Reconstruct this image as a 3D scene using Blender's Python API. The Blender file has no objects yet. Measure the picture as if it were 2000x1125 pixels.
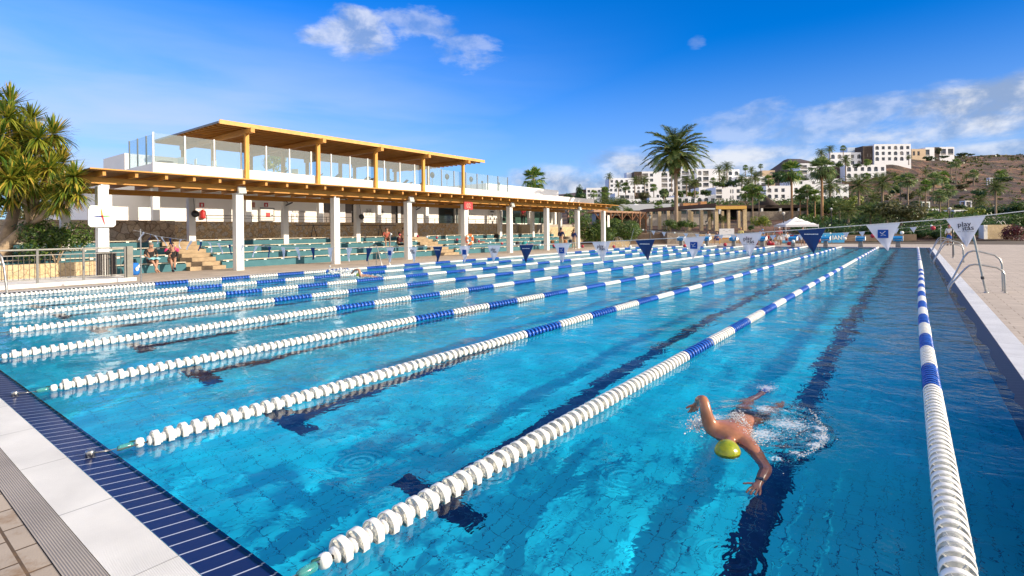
import bpy, math, random
from mathutils import Vector, Matrix
R = math.radians
rnd = random.Random(7)
sc = bpy.context.scene
COL = sc.collection

# ---------------------------------------------------------------- camera
F, YAW, ROLL, CAMH = 1031.3, 0.6519, 0.0113, 1.653
cam = bpy.data.cameras.new('camera'); co = bpy.data.objects.new('camera', cam); COL.objects.link(co)
cam.lens = F / 2000 * 36; cam.sensor_width = 36; cam.shift_y = -(562.5 - 451.3) / 2000
cam.clip_start = 0.05; cam.clip_end = 6000
co.matrix_world = Matrix.Translation((0, 0, CAMH)) @ Matrix.Rotation(YAW, 4, 'Z') @ Matrix.Rotation(R(90), 4, 'X') @ Matrix.Rotation(-ROLL, 4, 'Z')
sc.camera = co
# ---------------------------------------------------------------- world, sun, exposure
SUN_EL, SUN_AZ = R(20.5), R(24)          # azimuth from +X towards +Y
sd = Vector((math.cos(SUN_EL) * math.cos(SUN_AZ), math.cos(SUN_EL) * math.sin(SUN_AZ), math.sin(SUN_EL)))
sl = bpy.data.lights.new('sun', 'SUN'); so = bpy.data.objects.new('sun', sl); COL.objects.link(so)
sl.energy = 5.0; sl.angle = R(0.5); sl.color = (1.0, 0.86, 0.67)
so.rotation_euler = sd.to_track_quat('Z', 'Y').to_euler(); so.location = (30, 20, 60)
sl.cycles.is_caustics_light = True
sc.view_settings.view_transform = 'Standard'; sc.view_settings.look = 'None'
sc.view_settings.exposure = 0.36; sc.view_settings.gamma = 1; sc.view_settings.use_curve_mapping = False
W = bpy.data.worlds.new('World'); sc.world = W; W.use_nodes = True
def build_world():
    nt = W.node_tree; N = nt.nodes; L = nt.links; N.clear()
    out = N.new('ShaderNodeOutputWorld'); bg = N.new('ShaderNodeBackground'); bg.inputs['Strength'].default_value = 0.12
    sky = N.new('ShaderNodeTexSky'); sky.sky_type = 'NISHITA'; sky.sun_disc = False
    sky.sun_elevation = SUN_EL; sky.sun_rotation = R(90) - SUN_AZ
    sky.air_density = 1.0; sky.dust_density = 0.2; sky.ozone_density = 3.0; sky.altitude = 200
    hs = N.new('ShaderNodeHueSaturation'); hs.inputs['Saturation'].default_value = 1.1; hs.inputs['Value'].default_value = 1.0
    tn = N.new('ShaderNodeMixRGB'); tn.blend_type = 'MULTIPLY'; tn.inputs[0].default_value = 1; tn.inputs[2].default_value = (0.42, 0.98, 1.80, 1)
    L.new(sky.outputs[0], tn.inputs[1]); L.new(tn.outputs[0], hs.inputs['Color'])
    tc = N.new('ShaderNodeTexCoord')
    def math_(op, a, b=None, c=None):
        m = N.new('ShaderNodeMath'); m.operation = op
        for i, v in enumerate((a, b, c)):
            if v is None: continue
            if isinstance(v, (int, float)): m.inputs[i].default_value = v
            else: L.new(v, m.inputs[i])
        return m.outputs[0]
    def ramp(v, lo, hi, a=0.0, b=1.0):
        m = N.new('ShaderNodeMapRange'); m.interpolation_type = 'SMOOTHSTEP'
        L.new(v, m.inputs[0]); m.inputs[1].default_value = lo; m.inputs[2].default_value = hi
        m.inputs[3].default_value = a; m.inputs[4].default_value = b
        return m.outputs[0]
    sep = N.new('ShaderNodeSeparateXYZ'); L.new(tc.outputs['Generated'], sep.inputs[0])
    # cloud-plane coordinates  p = dir.xy / (dir.z + k)
    zz = math_('ADD', sep.outputs[2], 0.10); u = math_('DIVIDE', sep.outputs[0], zz); v = math_('DIVIDE', sep.outputs[1], zz)
    cb = N.new('ShaderNodeCombineXYZ'); L.new(u, cb.inputs[0]); L.new(v, cb.inputs[1])
    def noise(vec, scale, detail, rough, dist=0.0, loc=(0, 0, 0), sca=(1, 1, 1), rot=0):
        mp = N.new('ShaderNodeMapping'); mp.inputs['Location'].default_value = loc; mp.inputs['Scale'].default_value = sca
        mp.inputs['Rotation'].default_value = (0, 0, rot); L.new(vec, mp.inputs[0])
        n = N.new('ShaderNodeTexNoise'); n.inputs['Scale'].default_value = scale; n.inputs['Detail'].default_value = detail
        n.inputs['Roughness'].default_value = rough; n.inputs['Distortion'].default_value = dist; L.new(mp.outputs[0], n.inputs['Vector'])
        return n.outputs['Fac']
    # direction azimuth and elevation (az: 0 = camera axis, positive to the right), radians
    ax = math_('ARCTAN2', sep.outputs[0], sep.outputs[1]); az = math_('ADD', ax, YAW); el = math_('ARCSINE', sep.outputs[2])
    n_det = noise(tc.outputs['Generated'], 7.0, 8, 0.62, 0.3, (3, 1, 0), (1, 1, 2.6))
    def blob(a0, e0, wa, we, soft=0.55, gain=1.0, noise_gain=1.6):
        da = math_('DIVIDE', math_('SUBTRACT', az, a0), wa); de = math_('DIVIDE', math_('SUBTRACT', el, e0), we)
        r2 = math_('ADD', math_('MULTIPLY', da, da), math_('MULTIPLY', de, de))
        s = math_('SUBTRACT', 1.0, r2)
        s = math_('ADD', s, math_('MULTIPLY', math_('SUBTRACT', n_det, 0.5), noise_gain * 2))
        return math_('MULTIPLY', ramp(s, 0.0, soft * 2), gain)
    fine = noise(tc.outputs['Generated'], 13.0, 9, 0.6, 0.2, (0, 5, 0), (1, 1, 1.6))
    # small puffs high in the picture, cloud bank right, bank in the middle above the horizon
    total = None
    for a0, e0, wa, we, gn, ng in BLOBS:
        b = blob(a0, e0, wa, we, 0.5, gn, ng)
        total = b if total is None else math_('MAXIMUM', total, b)
    # thin cirrus veil low on the left
    veil = math_('MULTIPLY', ramp(az, 0.42, -0.62), ramp(el, 0.44, 0.10))
    streak = noise(tc.outputs['Generated'], 3.0, 6, 0.5, 0.4, (0, 2, 1), (1, 1, 6))
    veil = math_('MULTIPLY', veil, ramp(streak, 0.15, 0.75, 0.45, 1.0))
    hz = math_('ADD', math_('MULTIPLY', ramp(el, 0.12, 0.0), 0.30), math_('MULTIPLY', ramp(el, 0.34, 0.05), 0.42))
    veil = math_('MAXIMUM', math_('MULTIPLY', veil, 0.95), hz)
    # cloud colour: lit tops and greyer bellies (a cloud's own light and shade, seen as sky)
    ccol = N.new('ShaderNodeMixRGB'); ccol.inputs[1].default_value = (1.9, 2.7, 4.3, 1); ccol.inputs[2].default_value = (5.8, 5.9, 6.2, 1)
    L.new(ramp(fine, 0.36, 0.62), ccol.inputs[0])
    m1 = N.new('ShaderNodeMixRGB'); L.new(veil, m1.inputs[0])
    dk = N.new('ShaderNodeVectorMath'); dk.operation = 'SCALE'; L.new(hs.outputs[0], dk.inputs[0]); L.new(ramp(az, -0.3, 0.95, 1.0, 0.56), dk.inputs['Scale'])
    # added out-of-view white cloud overhead and behind the viewer, as fill light
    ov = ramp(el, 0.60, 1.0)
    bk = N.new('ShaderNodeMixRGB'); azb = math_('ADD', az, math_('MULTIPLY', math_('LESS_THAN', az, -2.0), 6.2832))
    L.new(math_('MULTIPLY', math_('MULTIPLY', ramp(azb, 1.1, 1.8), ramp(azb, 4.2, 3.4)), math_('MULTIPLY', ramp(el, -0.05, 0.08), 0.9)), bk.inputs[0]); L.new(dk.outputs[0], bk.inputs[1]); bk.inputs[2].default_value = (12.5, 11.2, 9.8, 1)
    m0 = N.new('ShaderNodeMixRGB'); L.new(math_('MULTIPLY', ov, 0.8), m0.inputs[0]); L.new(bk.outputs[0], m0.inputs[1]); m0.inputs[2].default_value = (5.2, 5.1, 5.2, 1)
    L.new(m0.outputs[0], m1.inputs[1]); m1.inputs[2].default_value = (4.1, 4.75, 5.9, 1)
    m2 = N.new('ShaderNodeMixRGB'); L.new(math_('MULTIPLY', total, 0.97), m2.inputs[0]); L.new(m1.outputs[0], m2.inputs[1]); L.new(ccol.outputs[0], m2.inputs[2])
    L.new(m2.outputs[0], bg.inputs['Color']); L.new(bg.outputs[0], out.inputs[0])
# (azimuth from view axis, elevation, half-width, half-height, opacity, raggedness)
BLOBS = [(-0.290, 0.345, 0.078, 0.044, 0.72, 2.0), (-0.155, 0.375, 0.085, 0.034, 0.42, 3.0), (-0.080, 0.325, 0.075, 0.038, 0.36, 3.0), (0.34, 0.325, 0.020, 0.014, 0.16, 3.2),
         (0.41, 0.180, 0.10, 0.036, 0.34, 2.4), (0.52, 0.165, 0.12, 0.034, 0.42, 2.4), (0.59, 0.182, 0.08, 0.026, 0.48, 2.4), (0.74, 0.165, 0.14, 0.050, 1.0, 1.3), (0.66, 0.140, 0.12, 0.028, 0.70, 2.2),
         (0.10, 0.075, 0.16, 0.060, 1.0, 1.1), (0.23, 0.095, 0.18, 0.058, 1.0, 1.1), (0.38, 0.100, 0.24, 0.052, 0.9, 1.4), (0.52, 0.105, 0.22, 0.026, 0.6, 2.0), (0.78, 0.10, 0.2, 0.02, 0.7, 1.8)]
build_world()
sc.cycles.caustics_refractive = True; sc.cycles.caustics_reflective = False
sc.cycles.max_bounces = 10; sc.cycles.transparent_max_bounces = 24; sc.cycles.sample_clamp_indirect = 4.0
# ---------------------------------------------------------------- helpers
def ray(px, py):
    a = px - 1000; b = py - 451.3; c, s = math.cos(ROLL), math.sin(ROLL)
    u = (c * a - s * b) / F; v = (s * a + c * b) / F; cy, sy = math.cos(YAW), math.sin(YAW)
    return Vector((-sy + cy * u, cy + sy * u, -v))
def onZ(px, py, z=0.0):
    r = ray(px, py); return r * ((z - CAMH) / r.z) + Vector((0, 0, CAMH))
def onX(px, py, x):
    r = ray(px, py); return r * (x / r.x) + Vector((0, 0, CAMH))
def onY(px, py, y):
    r = ray(px, py); return r * (y / r.y) + Vector((0, 0, CAMH))
def atD(px, py, d): return ray(px, py) * d + Vector((0, 0, CAMH))
AXR = Vector((math.cos(YAW), math.sin(YAW), 0)); AXF = Vector((-math.sin(YAW), math.cos(YAW), 0))

class MB:
    def __init__(s): s.v = []; s.f = []; s.m = []; s.sm = []
    def add(s, vs, fs, mi=0, smooth=False):
        o = len(s.v); s.v += [tuple(p) for p in vs]
        for f in fs: s.f.append(tuple(i + o for i in f)); s.m.append(mi); s.sm.append(smooth)
    def box(s, x0, x1, y0, y1, z0, z1, mi=0, M=None):
        vs = [Vector((x, y, z)) for z in (z0, z1) for y in (y0, y1) for x in (x0, x1)]
        if M: vs = [M @ p for p in vs]
        s.add(vs, [(0, 2, 3, 1), (4, 5, 7, 6), (0, 1, 5, 4), (2, 6, 7, 3), (0, 4, 6, 2), (1, 3, 7, 5)], mi)
        return s
    def cbox(s, c, dx, dy, dz, mi=0, rz=0, bev=0):
        M = Matrix.Translation(c) @ Matrix.Rotation(rz, 4, 'Z')
        return s.box(-dx / 2, dx / 2, -dy / 2, dy / 2, -dz / 2, dz / 2, mi, M)
    def tube(s, pts, r, n=8, mi=0, cap=True, smooth=True):
        pts = [Vector(p) for p in pts]; rs = r if isinstance(r, (list, tuple)) else [r] * len(pts)
        rings = []; up = None
        for i, p in enumerate(pts):
            if i == 0: t = pts[1] - p
            elif i == len(pts) - 1: t = p - pts[-2]
            else: t = (pts[i + 1] - p).normalized() + (p - pts[i - 1]).normalized()
            t = t.normalized() if t.length > 1e-9 else Vector((0, 0, 1))
            if up is None: up = Vector((0, 0, 1)) if abs(t.z) < 0.95 else Vector((1, 0, 0))
            a = t.cross(up); a = a.normalized() if a.length > 1e-6 else t.orthogonal().normalized(); b = t.cross(a).normalized(); up = -b if False else up
            up = a.cross(t).normalized()
            rings.append([p + (a * math.cos(2 * math.pi * k / n) + b * math.sin(2 * math.pi * k / n)) * rs[i] for k in range(n)])
        vs = [q for rg in rings for q in rg]; fs = []
        for i in range(len(pts) - 1):
            for k in range(n):
                k2 = (k + 1) % n; fs.append((i * n + k, i * n + k2, (i + 1) * n + k2, (i + 1) * n + k))
        s.add(vs, fs, mi, smooth)
        if cap: s.add(rings[0], [tuple(range(n))[::-1]], mi); s.add(rings[-1], [tuple(range(n))], mi)
        return s
    def lathe(s, prof, c=(0, 0, 0), n=16, mi=0, M=None, smooth=True):
        vs = []; c = Vector(c)
        for r, z in prof:
            for k in range(n):
                a = 2 * math.pi * k / n; p = Vector((r * math.cos(a), r * math.sin(a), z)); p = (M @ p) if M else p; vs.append(p + c)
        fs = []
        for i in range(len(prof) - 1):
            for k in range(n):
                k2 = (k + 1) % n; fs.append((i * n + k, i * n + k2, (i + 1) * n + k2, (i + 1) * n + k))
        s.add(vs, fs, mi, smooth); return s
    def ball(s, c, r, mi=0, n=10, sc=(1, 1, 1)):
        m = max(4, n // 2); prof = [(max(1e-4, r * math.sin(math.pi * i / m)), -r * math.cos(math.pi * i / m)) for i in range(m + 1)]
        return s.lathe(prof, c, n, mi, Matrix.Diagonal((sc[0], sc[1], sc[2], 1)))
    def prism(s, poly, y0, y1, mi=0, M=None):
        n = len(poly); vs = [Vector((x, y0, z)) for x, z in poly] + [Vector((x, y1, z)) for x, z in poly]
        if M: vs = [M @ p for p in vs]
        s.add(vs, [tuple(range(n)), tuple(range(n, 2 * n))[::-1]] + [(i, i + n, (i + 1) % n + n, (i + 1) % n) for i in range(n)], mi); return s
    def build(s, name, mats, parent=None, loc=None, bevel=0, solidify=0):
        me = bpy.data.meshes.new(name); me.from_pydata(s.v, [], s.f)
        mats = mats if isinstance(mats, (list, tuple)) else [mats]
        for m in mats: me.materials.append(m)
        if len(s.f): 
            me.polygons.foreach_set('material_index', s.m); me.polygons.foreach_set('use_smooth', s.sm)
        me.validate(); me.update()
        o = bpy.data.objects.new(name, me); COL.objects.link(o)
        if parent is not None:
            o.parent = parent
        if loc is not None: o.location = loc
        if bevel:
            b = o.modifiers.new('bevel', 'BEVEL'); b.width = bevel; b.segments = 2; b.limit_method = 'ANGLE'
        return o
def tag(o, label=None, cat=None, group=None, kind=None):
    if label: o['label'] = label
    if cat: o['category'] = cat
    if group: o['group'] = group
    if kind: o['kind'] = kind
    return o
def thing(name, loc, label, cat, group=None, rz=0):
    o = bpy.data.objects.new(name, None); COL.objects.link(o); o.location = loc; o.rotation_euler = (0, 0, rz)
    o.empty_display_size = 0.2
    return tag(o, label, cat, group)
KIDS = {}
def copy_tree(o, parent=None):
    c = o.copy(); COL.objects.link(c); c.parent = parent
    for ch in o.children: copy_tree(ch, c)
    return c
def dup(o, loc, rz=0, label=None, group=None, s=1.0):
    c = copy_tree(o); c.location = loc; c.rotation_euler = (0, 0, rz); c.scale = (s, s, s)
    if label: c['label'] = label
    if group: c['group'] = group
    return c
# --- materials
def nodes(name):
    m = bpy.data.materials.new(name); m.use_nodes = True; nt = m.node_tree
    return m, nt.nodes, nt.links, nt.nodes['Principled BSDF']
def mat(name, col, rough=0.6, metal=0.0, var=0.12, vs=6.0, bump=0.0, bs=40.0, spec=0.5, col2=None, emit=None, alpha=None, obj_coord=True, trans=0.0, sub=0.0, det=4):
    m, N, L, b = nodes(name)
    b.inputs['Roughness'].default_value = rough; b.inputs['Metallic'].default_value = metal
    b.inputs['Specular IOR Level'].default_value = spec
    tc = N.new('ShaderNodeTexCoord')
    c1 = tuple(col) + (1,); c2 = tuple(col2) + (1,) if col2 else tuple(max(0, x * (1 - var * 2)) for x in col) + (1,)
    if var > 0 or col2:
        n = N.new('ShaderNodeTexNoise'); n.inputs['Scale'].default_value = vs; n.inputs['Detail'].default_value = det; n.inputs['Roughness'].default_value = 0.6
        L.new(tc.outputs['Object'], n.inputs['Vector'])
        r = N.new('ShaderNodeMapRange'); r.inputs[1].default_value = 0.38; r.inputs[2].default_value = 0.68; L.new(n.outputs['Fac'], r.inputs[0])
        mx = N.new('ShaderNodeMixRGB'); mx.inputs[1].default_value = c1; mx.inputs[2].default_value = c2; L.new(r.outputs[0], mx.inputs[0]); L.new(mx.outputs[0], b.inputs['Base Color'])
    else: b.inputs['Base Color'].default_value = c1
    if bump:
        n2 = N.new('ShaderNodeTexNoise'); n2.inputs['Scale'].default_value = bs; n2.inputs['Detail'].default_value = 5; L.new(tc.outputs['Object'], n2.inputs['Vector'])
        bp = N.new('ShaderNodeBump'); bp.inputs['Strength'].default_value = bump; bp.inputs['Distance'].default_value = 0.02; L.new(n2.outputs['Fac'], bp.inputs['Height']); L.new(bp.outputs[0], b.inputs['Normal'])
    if emit: b.inputs['Emission Color'].default_value = tuple(emit[:3]) + (1,); b.inputs['Emission Strength'].default_value = emit[3]
    if alpha is not None: b.inputs['Alpha'].default_value = alpha
    if trans: b.inputs['Transmission Weight'].default_value = trans
    if sub: b.inputs['Subsurface Weight'].default_value = sub; b.inputs['Subsurface Radius'].default_value = (0.02, 0.01, 0.006)
    return m
def leafmat(name, c1, c2, c3=None, rough=0.45, vs=3.0, trans=0.35):
    """foliage: colour varies leaf by leaf, some light passes through the blade"""
    m = bpy.data.materials.new(name); m.use_nodes = True; N = m.node_tree.nodes; L = m.node_tree.links
    b = N['Principled BSDF']; out = N['Material Output']; b.inputs['Roughness'].default_value = rough
    geo = N.new('ShaderNodeNewGeometry'); rp = N.new('ShaderNodeValToRGB'); e = rp.color_ramp.elements
    e[0].position = 0.1; e[0].color = tuple(c1) + (1,); e[1].position = 0.75 if c3 else 0.95; e[1].color = tuple(c2) + (1,)
    if c3: x = e.new(0.95); x.color = tuple(c3) + (1,)
    L.new(geo.outputs['Random Per Island'], rp.inputs[0]); L.new(rp.outputs[0], b.inputs['Base Color'])
    t = N.new('ShaderNodeBsdfTranslucent'); L.new(rp.outputs[0], t.inputs['Color'])
    mx = N.new('ShaderNodeMixShader'); mx.inputs[0].default_value = trans; L.new(b.outputs[0], mx.inputs[1]); L.new(t.outputs[0], mx.inputs[2]); L.new(mx.outputs[0], out.inputs[0])
    return m
M_ = {}
M_['white'] = mat('white paint', (0.80, 0.79, 0.76), 0.65, var=0.04, vs=1.5, bump=0.06, bs=60)
M_['white_plastic'] = mat('white plastic', (0.86, 0.85, 0.80), 0.35, var=0.03, vs=8)
M_['blue_plastic'] = mat('blue plastic', (0.01, 0.10, 0.50), 0.32, var=0.05, vs=8)
M_['steel'] = mat('steel', (0.42, 0.42, 0.41), 0.32, metal=1.0, var=0.08, vs=12)
M_['dark'] = mat('dark metal', (0.04, 0.04, 0.045), 0.5, var=0.1)
M_['grey'] = mat('grey paint', (0.17, 0.17, 0.165), 0.5, var=0.08)
# ---------------------------------------------------------------- pool: basin, water, edges, paving
X0, X1, Y0, Y1 = -20.9, 0.65, 1.35, 51.35      # waterline rectangle
DEP = 1.9
XC = 4.6      # basin and water extended unseen under the right-hand deck, letting sun reach the floor
LX = [0.16 - 2.5 * i for i in range(9)]        # lane ropes
def tile_mat():
    m, N, L, b = nodes('pool tiles'); b.inputs['Roughness'].default_value = 0.3
    tc = N.new('ShaderNodeTexCoord')
    br = N.new('ShaderNodeTexBrick'); br.offset = 0.0; br.inputs['Scale'].default_value = 1.0
    br.inputs['Brick Width'].default_value = 0.125; br.inputs['Row Height'].default_value = 0.25; br.inputs['Mortar Size'].default_value = 0.0035
    br.inputs['Mortar Smooth'].default_value = 0.1; br.inputs['Bias'].default_value = 0
    br.inputs['Color1'].default_value = (0.010, 0.57, 0.88, 1); br.inputs['Color2'].default_value = (0.014, 0.63, 0.92, 1); br.inputs['Mortar'].default_value = (0.004, 0.12, 0.30, 1)
    L.new(tc.outputs['Object'], br.inputs['Vector'])
    n = N.new('ShaderNodeTexNoise'); n.inputs['Scale'].default_value = 1.3; n.inputs['Detail'].default_value = 5; L.new(tc.outputs['Object'], n.inputs['Vector'])
    mr = N.new('ShaderNodeMapRange'); mr.inputs[1].default_value = 0.3; mr.inputs[2].default_value = 0.7; mr.inputs[3].default_value = 0.85; mr.inputs[4].default_value = 1.08; L.new(n.outputs['Fac'], mr.inputs[0])
    mm = N.new('ShaderNodeVectorMath'); mm.operation = 'SCALE'; L.new(br.outputs['Color'], mm.inputs[0]); L.new(mr.outputs[0], mm.inputs['Scale'])
    L.new(mm.outputs[0], b.inputs['Base Color'])
    return m
def dark_tile_mat(name, c, mort, bw=0.125, rh=0.5, ms=0.004, rough=0.25):
    m, N, L, b = nodes(name); b.inputs['Roughness'].default_value = rough; b.inputs['Specular IOR Level'].default_value = 0.18
    tc = N.new('ShaderNodeTexCoord'); br = N.new('ShaderNodeTexBrick'); br.offset = 0.0; br.inputs['Scale'].default_value = 1.0
    br.inputs['Brick Width'].default_value = bw; br.inputs['Row Height'].default_value = rh; br.inputs['Mortar Size'].default_value = ms
    br.inputs['Color1'].default_value = tuple(c) + (1,); br.inputs['Color2'].default_value = tuple(x * 0.85 for x in c) + (1,); br.inputs['Mortar'].default_value = tuple(mort) + (1,)
    L.new(tc.outputs['Object'], br.inputs['Vector']); L.new(br.outputs['Color'], b.inputs['Base Color'])
    return m
def water_mat():
    m = bpy.data.materials.new('water'); m.use_nodes = True; N = m.node_tree.nodes; L = m.node_tree.links
    N.remove(N['Principled BSDF']); out = N['Material Output']
    g = N.new('ShaderNodeBsdfRefraction'); g.inputs['IOR'].default_value = 1.333; g.inputs['Roughness'].default_value = 0.0; g.inputs['Color'].default_value = (0.93, 0.98, 1, 1)
    gl = N.new('ShaderNodeBsdfGlossy'); gl.inputs['Roughness'].default_value = 0.0; fr = N.new('ShaderNodeFresnel'); fr.inputs['IOR'].default_value = 1.333; mxw = N.new('ShaderNodeMixShader')
    tc = N.new('ShaderNodeTexCoord')
    def nz(scale, det, dist, sca=(1, 1, 1)):
        mp = N.new('ShaderNodeMapping'); mp.inputs['Scale'].default_value = sca; L.new(tc.outputs['Object'], mp.inputs[0])
        n = N.new('ShaderNodeTexNoise'); n.inputs['Scale'].default_value = scale; n.inputs['Detail'].default_value = det; n.inputs['Distortion'].default_value = dist; n.inputs['Roughness'].default_value = 0.55
        L.new(mp.outputs[0], n.inputs['Vector']); return n.outputs['Fac']
    def ma(op, a, b):
        q = N.new('ShaderNodeMath'); q.operation = op
        for i, v in enumerate((a, b)):
            if isinstance(v, (int, float)): q.inputs[i].default_value = v
            else: L.new(v, q.inputs[i])
        return q.outputs[0]
    h = ma('ADD', ma('MULTIPLY', nz(1.1, 2, 0.3, (1, 0.8, 1)), 0.045), ma('MULTIPLY', nz(4.5, 3, 0.6), 0.016))
    h = ma('ADD', h, ma('MULTIPLY', nz(14, 2, 0.4), 0.0016))
    # chop and a bow wave round the swimmer, a few spreading rings where drips fell
    def gauss(dist, r0, w, a): 
        q = ma('DIVIDE', ma('SUBTRACT', dist, r0), w); return ma('MULTIPLY', ma('EXPONENT', ma('MULTIPLY', ma('MULTIPLY', q, q), -1.0), 0.0), a)
    def dist(x, y):
        v = N.new('ShaderNodeVectorMath'); v.operation = 'DISTANCE'; L.new(tc.outputs['Object'], v.inputs[0]); v.inputs[1].default_value = (x, y, 0); return v.outputs['Value']
    ds_ = dist(-1.02, 4.78); extra = ma('MULTIPLY', gauss(ds_, 0.0, 0.55, 0.045), nz(8.0, 4, 1.2)); extra = ma('ADD', extra, gauss(ds_, 0.47, 0.045, 0.011)); extra = ma('ADD', extra, gauss(ds_, 0.62, 0.05, 0.005))
    for (x, y) in ((-2.3, 2.75), (-1.55, 3.25), (-0.75, 2.75), (-4.1, 4.6), (-3.2, 2.35), (-6.0, 3.1)):
        dd = dist(x, y); extra = ma('ADD', extra, ma('MULTIPLY', ma('SINE', ma('MULTIPLY', dd, 95.0), 0.0), gauss(dd, 0.10, 0.10, 0.0009)))
    # calmer by the near wall, choppier out in the pool and around the swimmer
    sp = N.new('ShaderNodeSeparateXYZ'); L.new(tc.outputs['Object'], sp.inputs[0])
    mr = N.new('ShaderNodeMapRange'); mr.inputs[1].default_value = 1.0; mr.inputs[2].default_value = 20.0; mr.inputs[3].default_value = WCALM; mr.inputs[4].default_value = 1.5; L.new(sp.outputs[1], mr.inputs[0])
    h = ma('ADD', ma('MULTIPLY', h, mr.outputs[0]), extra)
    bp = N.new('ShaderNodeBump'); bp.inputs['Strength'].default_value = 1.0; bp.inputs['Distance'].default_value = 1.0; L.new(h, bp.inputs['Height']); 
    for q in (g, gl, fr): L.new(bp.outputs[0], q.inputs['Normal'])
    L.new(ma('MULTIPLY', fr.outputs[0], 0.86), mxw.inputs[0]); L.new(g.outputs[0], mxw.inputs[1]); L.new(gl.outputs[0], mxw.inputs[2]); L.new(mxw.outputs[0], out.inputs[0]); return m
WCALM = 0.30; SWELL = 0.010
Mfloor = tile_mat(); Mnavy = dark_tile_mat('navy tiles', (0.004, 0.014, 0.07), (0.02, 0.10, 0.20), 0.125, 0.25, 0.003)
b = MB(); g0, g1 = 0.35, 0.35
b.add([(X0, Y0, -DEP), (XC, Y0, -DEP), (XC, Y1, -DEP), (X0, Y1, -DEP)], [(0, 1, 2, 3)], 0)
b.build('pool_floor', Mfloor)['kind'] = 'structure'
bpy.data.objects['pool_floor'].cycles.is_caustics_receiver = True
b = MB()
for (a, c) in (((X0, Y0), (XC, Y0)), ((XC, Y0), (XC, Y1)), ((XC, Y1), (X0, Y1)), ((X0, Y1), (X0, Y0))):
    b.add([(a[0], a[1], -DEP), (c[0], c[1], -DEP), (c[0], c[1], -0.02), (a[0], a[1], -0.02)], [(0, 1, 2, 3)], 0)
o = b.build('pool_wall', mat('pool wall tiles', (0.02, 0.50, 0.76), 0.3, var=0.05)); o['kind'] = 'structure'; o.cycles.is_caustics_receiver = True
# painted lane markings on the floor: line with a T at each end, one per lane
b = MB()
for i in range(8):
    cx = (LX[i] + LX[i + 1]) / 2
    z = -DEP + 0.004
    for (xa, xb, ya, yb) in ((cx - 0.125, cx + 0.125, Y0 + 2.25, Y1 - 2.25), (cx - 0.5, cx + 0.5, Y0 + 2.0, Y0 + 2.25), (cx - 0.5, cx + 0.5, Y1 - 2.25, Y1 - 2.0)):
        b.add([(xa, ya, z), (xb, ya, z), (xb, yb, z), (xa, yb, z)], [(0, 1, 2, 3)])
o = b.build('lane_markings', Mnavy); o['kind'] = 'structure'; o.cycles.is_caustics_receiver = True
# water surface: gentle real swell (so the light on the floor wanders), fine ripples come from the material
from mathutils import noise as mn0
b = MB(); st_ = 0.125; nx_ = int((XC - X0 + 0.02) / st_) + 1; ny_ = int((Y1 - Y0 + 0.04) / st_) + 1
for j in range(ny_ + 1):
    for i in range(nx_ + 1):
        x = min(XC, X0 - 0.02 + i * st_); y = min(Y1 + 0.02, Y0 - 0.02 + j * st_); e = min(1, (x - X0) / .6, (y - Y0 + .05) / .5, (Y1 - y) / .5); e = max(0, e)
        h = mn0.noise(Vector((x * 1.5, y * 1.2, 0))) * SWELL + mn0.noise(Vector((x * 3.3, y * 2.9, 5))) * SWELL * .5
        b.v.append((x, y, h * (.25 + .75 * e)))
for j in range(ny_):
    for i in range(nx_): b.f.append((j * (nx_ + 1) + i, j * (nx_ + 1) + i + 1, (j + 1) * (nx_ + 1) + i + 1, (j + 1) * (nx_ + 1) + i)); b.m.append(0); b.sm.append(True)
o = b.build('water', water_mat()); o['kind'] = 'structure'; o.cycles.is_caustics_caster = True
def fring(name, off0, off1, za, zb, m, sides='nrlf'):
    """a strip round the pool between two offsets from the waterline, sloping from za to zb"""
    b = MB(); a0, a1 = off0, off1
    q = {'n': [(X0 - a1, Y0 - a1, zb), (X1 + a1, Y0 - a1, zb), (X1 + a0, Y0 - a0, za), (X0 - a0, Y0 - a0, za)],
         'r': [(X1 + a0, Y0 - a0, za), (X1 + a1, Y0 - a1, zb), (X1 + a1, Y1 + a1, zb), (X1 + a0, Y1 + a0, za)],
         'f': [(X0 - a0, Y1 + a0, za), (X1 + a0, Y1 + a0, za), (X1 + a1, Y1 + a1, zb), (X0 - a1, Y1 + a1, zb)],
         'l': [(X0 - a1, Y0 - a1, zb), (X0 - a0, Y0 - a0, za), (X0 - a0, Y1 + a0, za), (X0 - a1, Y1 + a1, zb)]}
    for s in sides: b.add(q[s], [(0, 1, 2, 3)])
    o = b.build(name, m); o['kind'] = 'structure'; return o
navyN = dark_tile_mat('navy edge tiles', (0.005, 0.016, 0.085), (0.42, 0.46, 0.55), 0.125, 5, 0.005, 0.3)
navyR = dark_tile_mat('navy side tiles', (0.012, 0.014, 0.032), (0.05, 0.06, 0.09), 5, 0.125, 0.004, 0.4)
fring('pool_edge', 0.0, 0.25, -0.012, 0.018, navyN, 'nf'); fring('pool_edge', 0.0, 0.25, -0.012, 0.018, navyR, 'rl')

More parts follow.
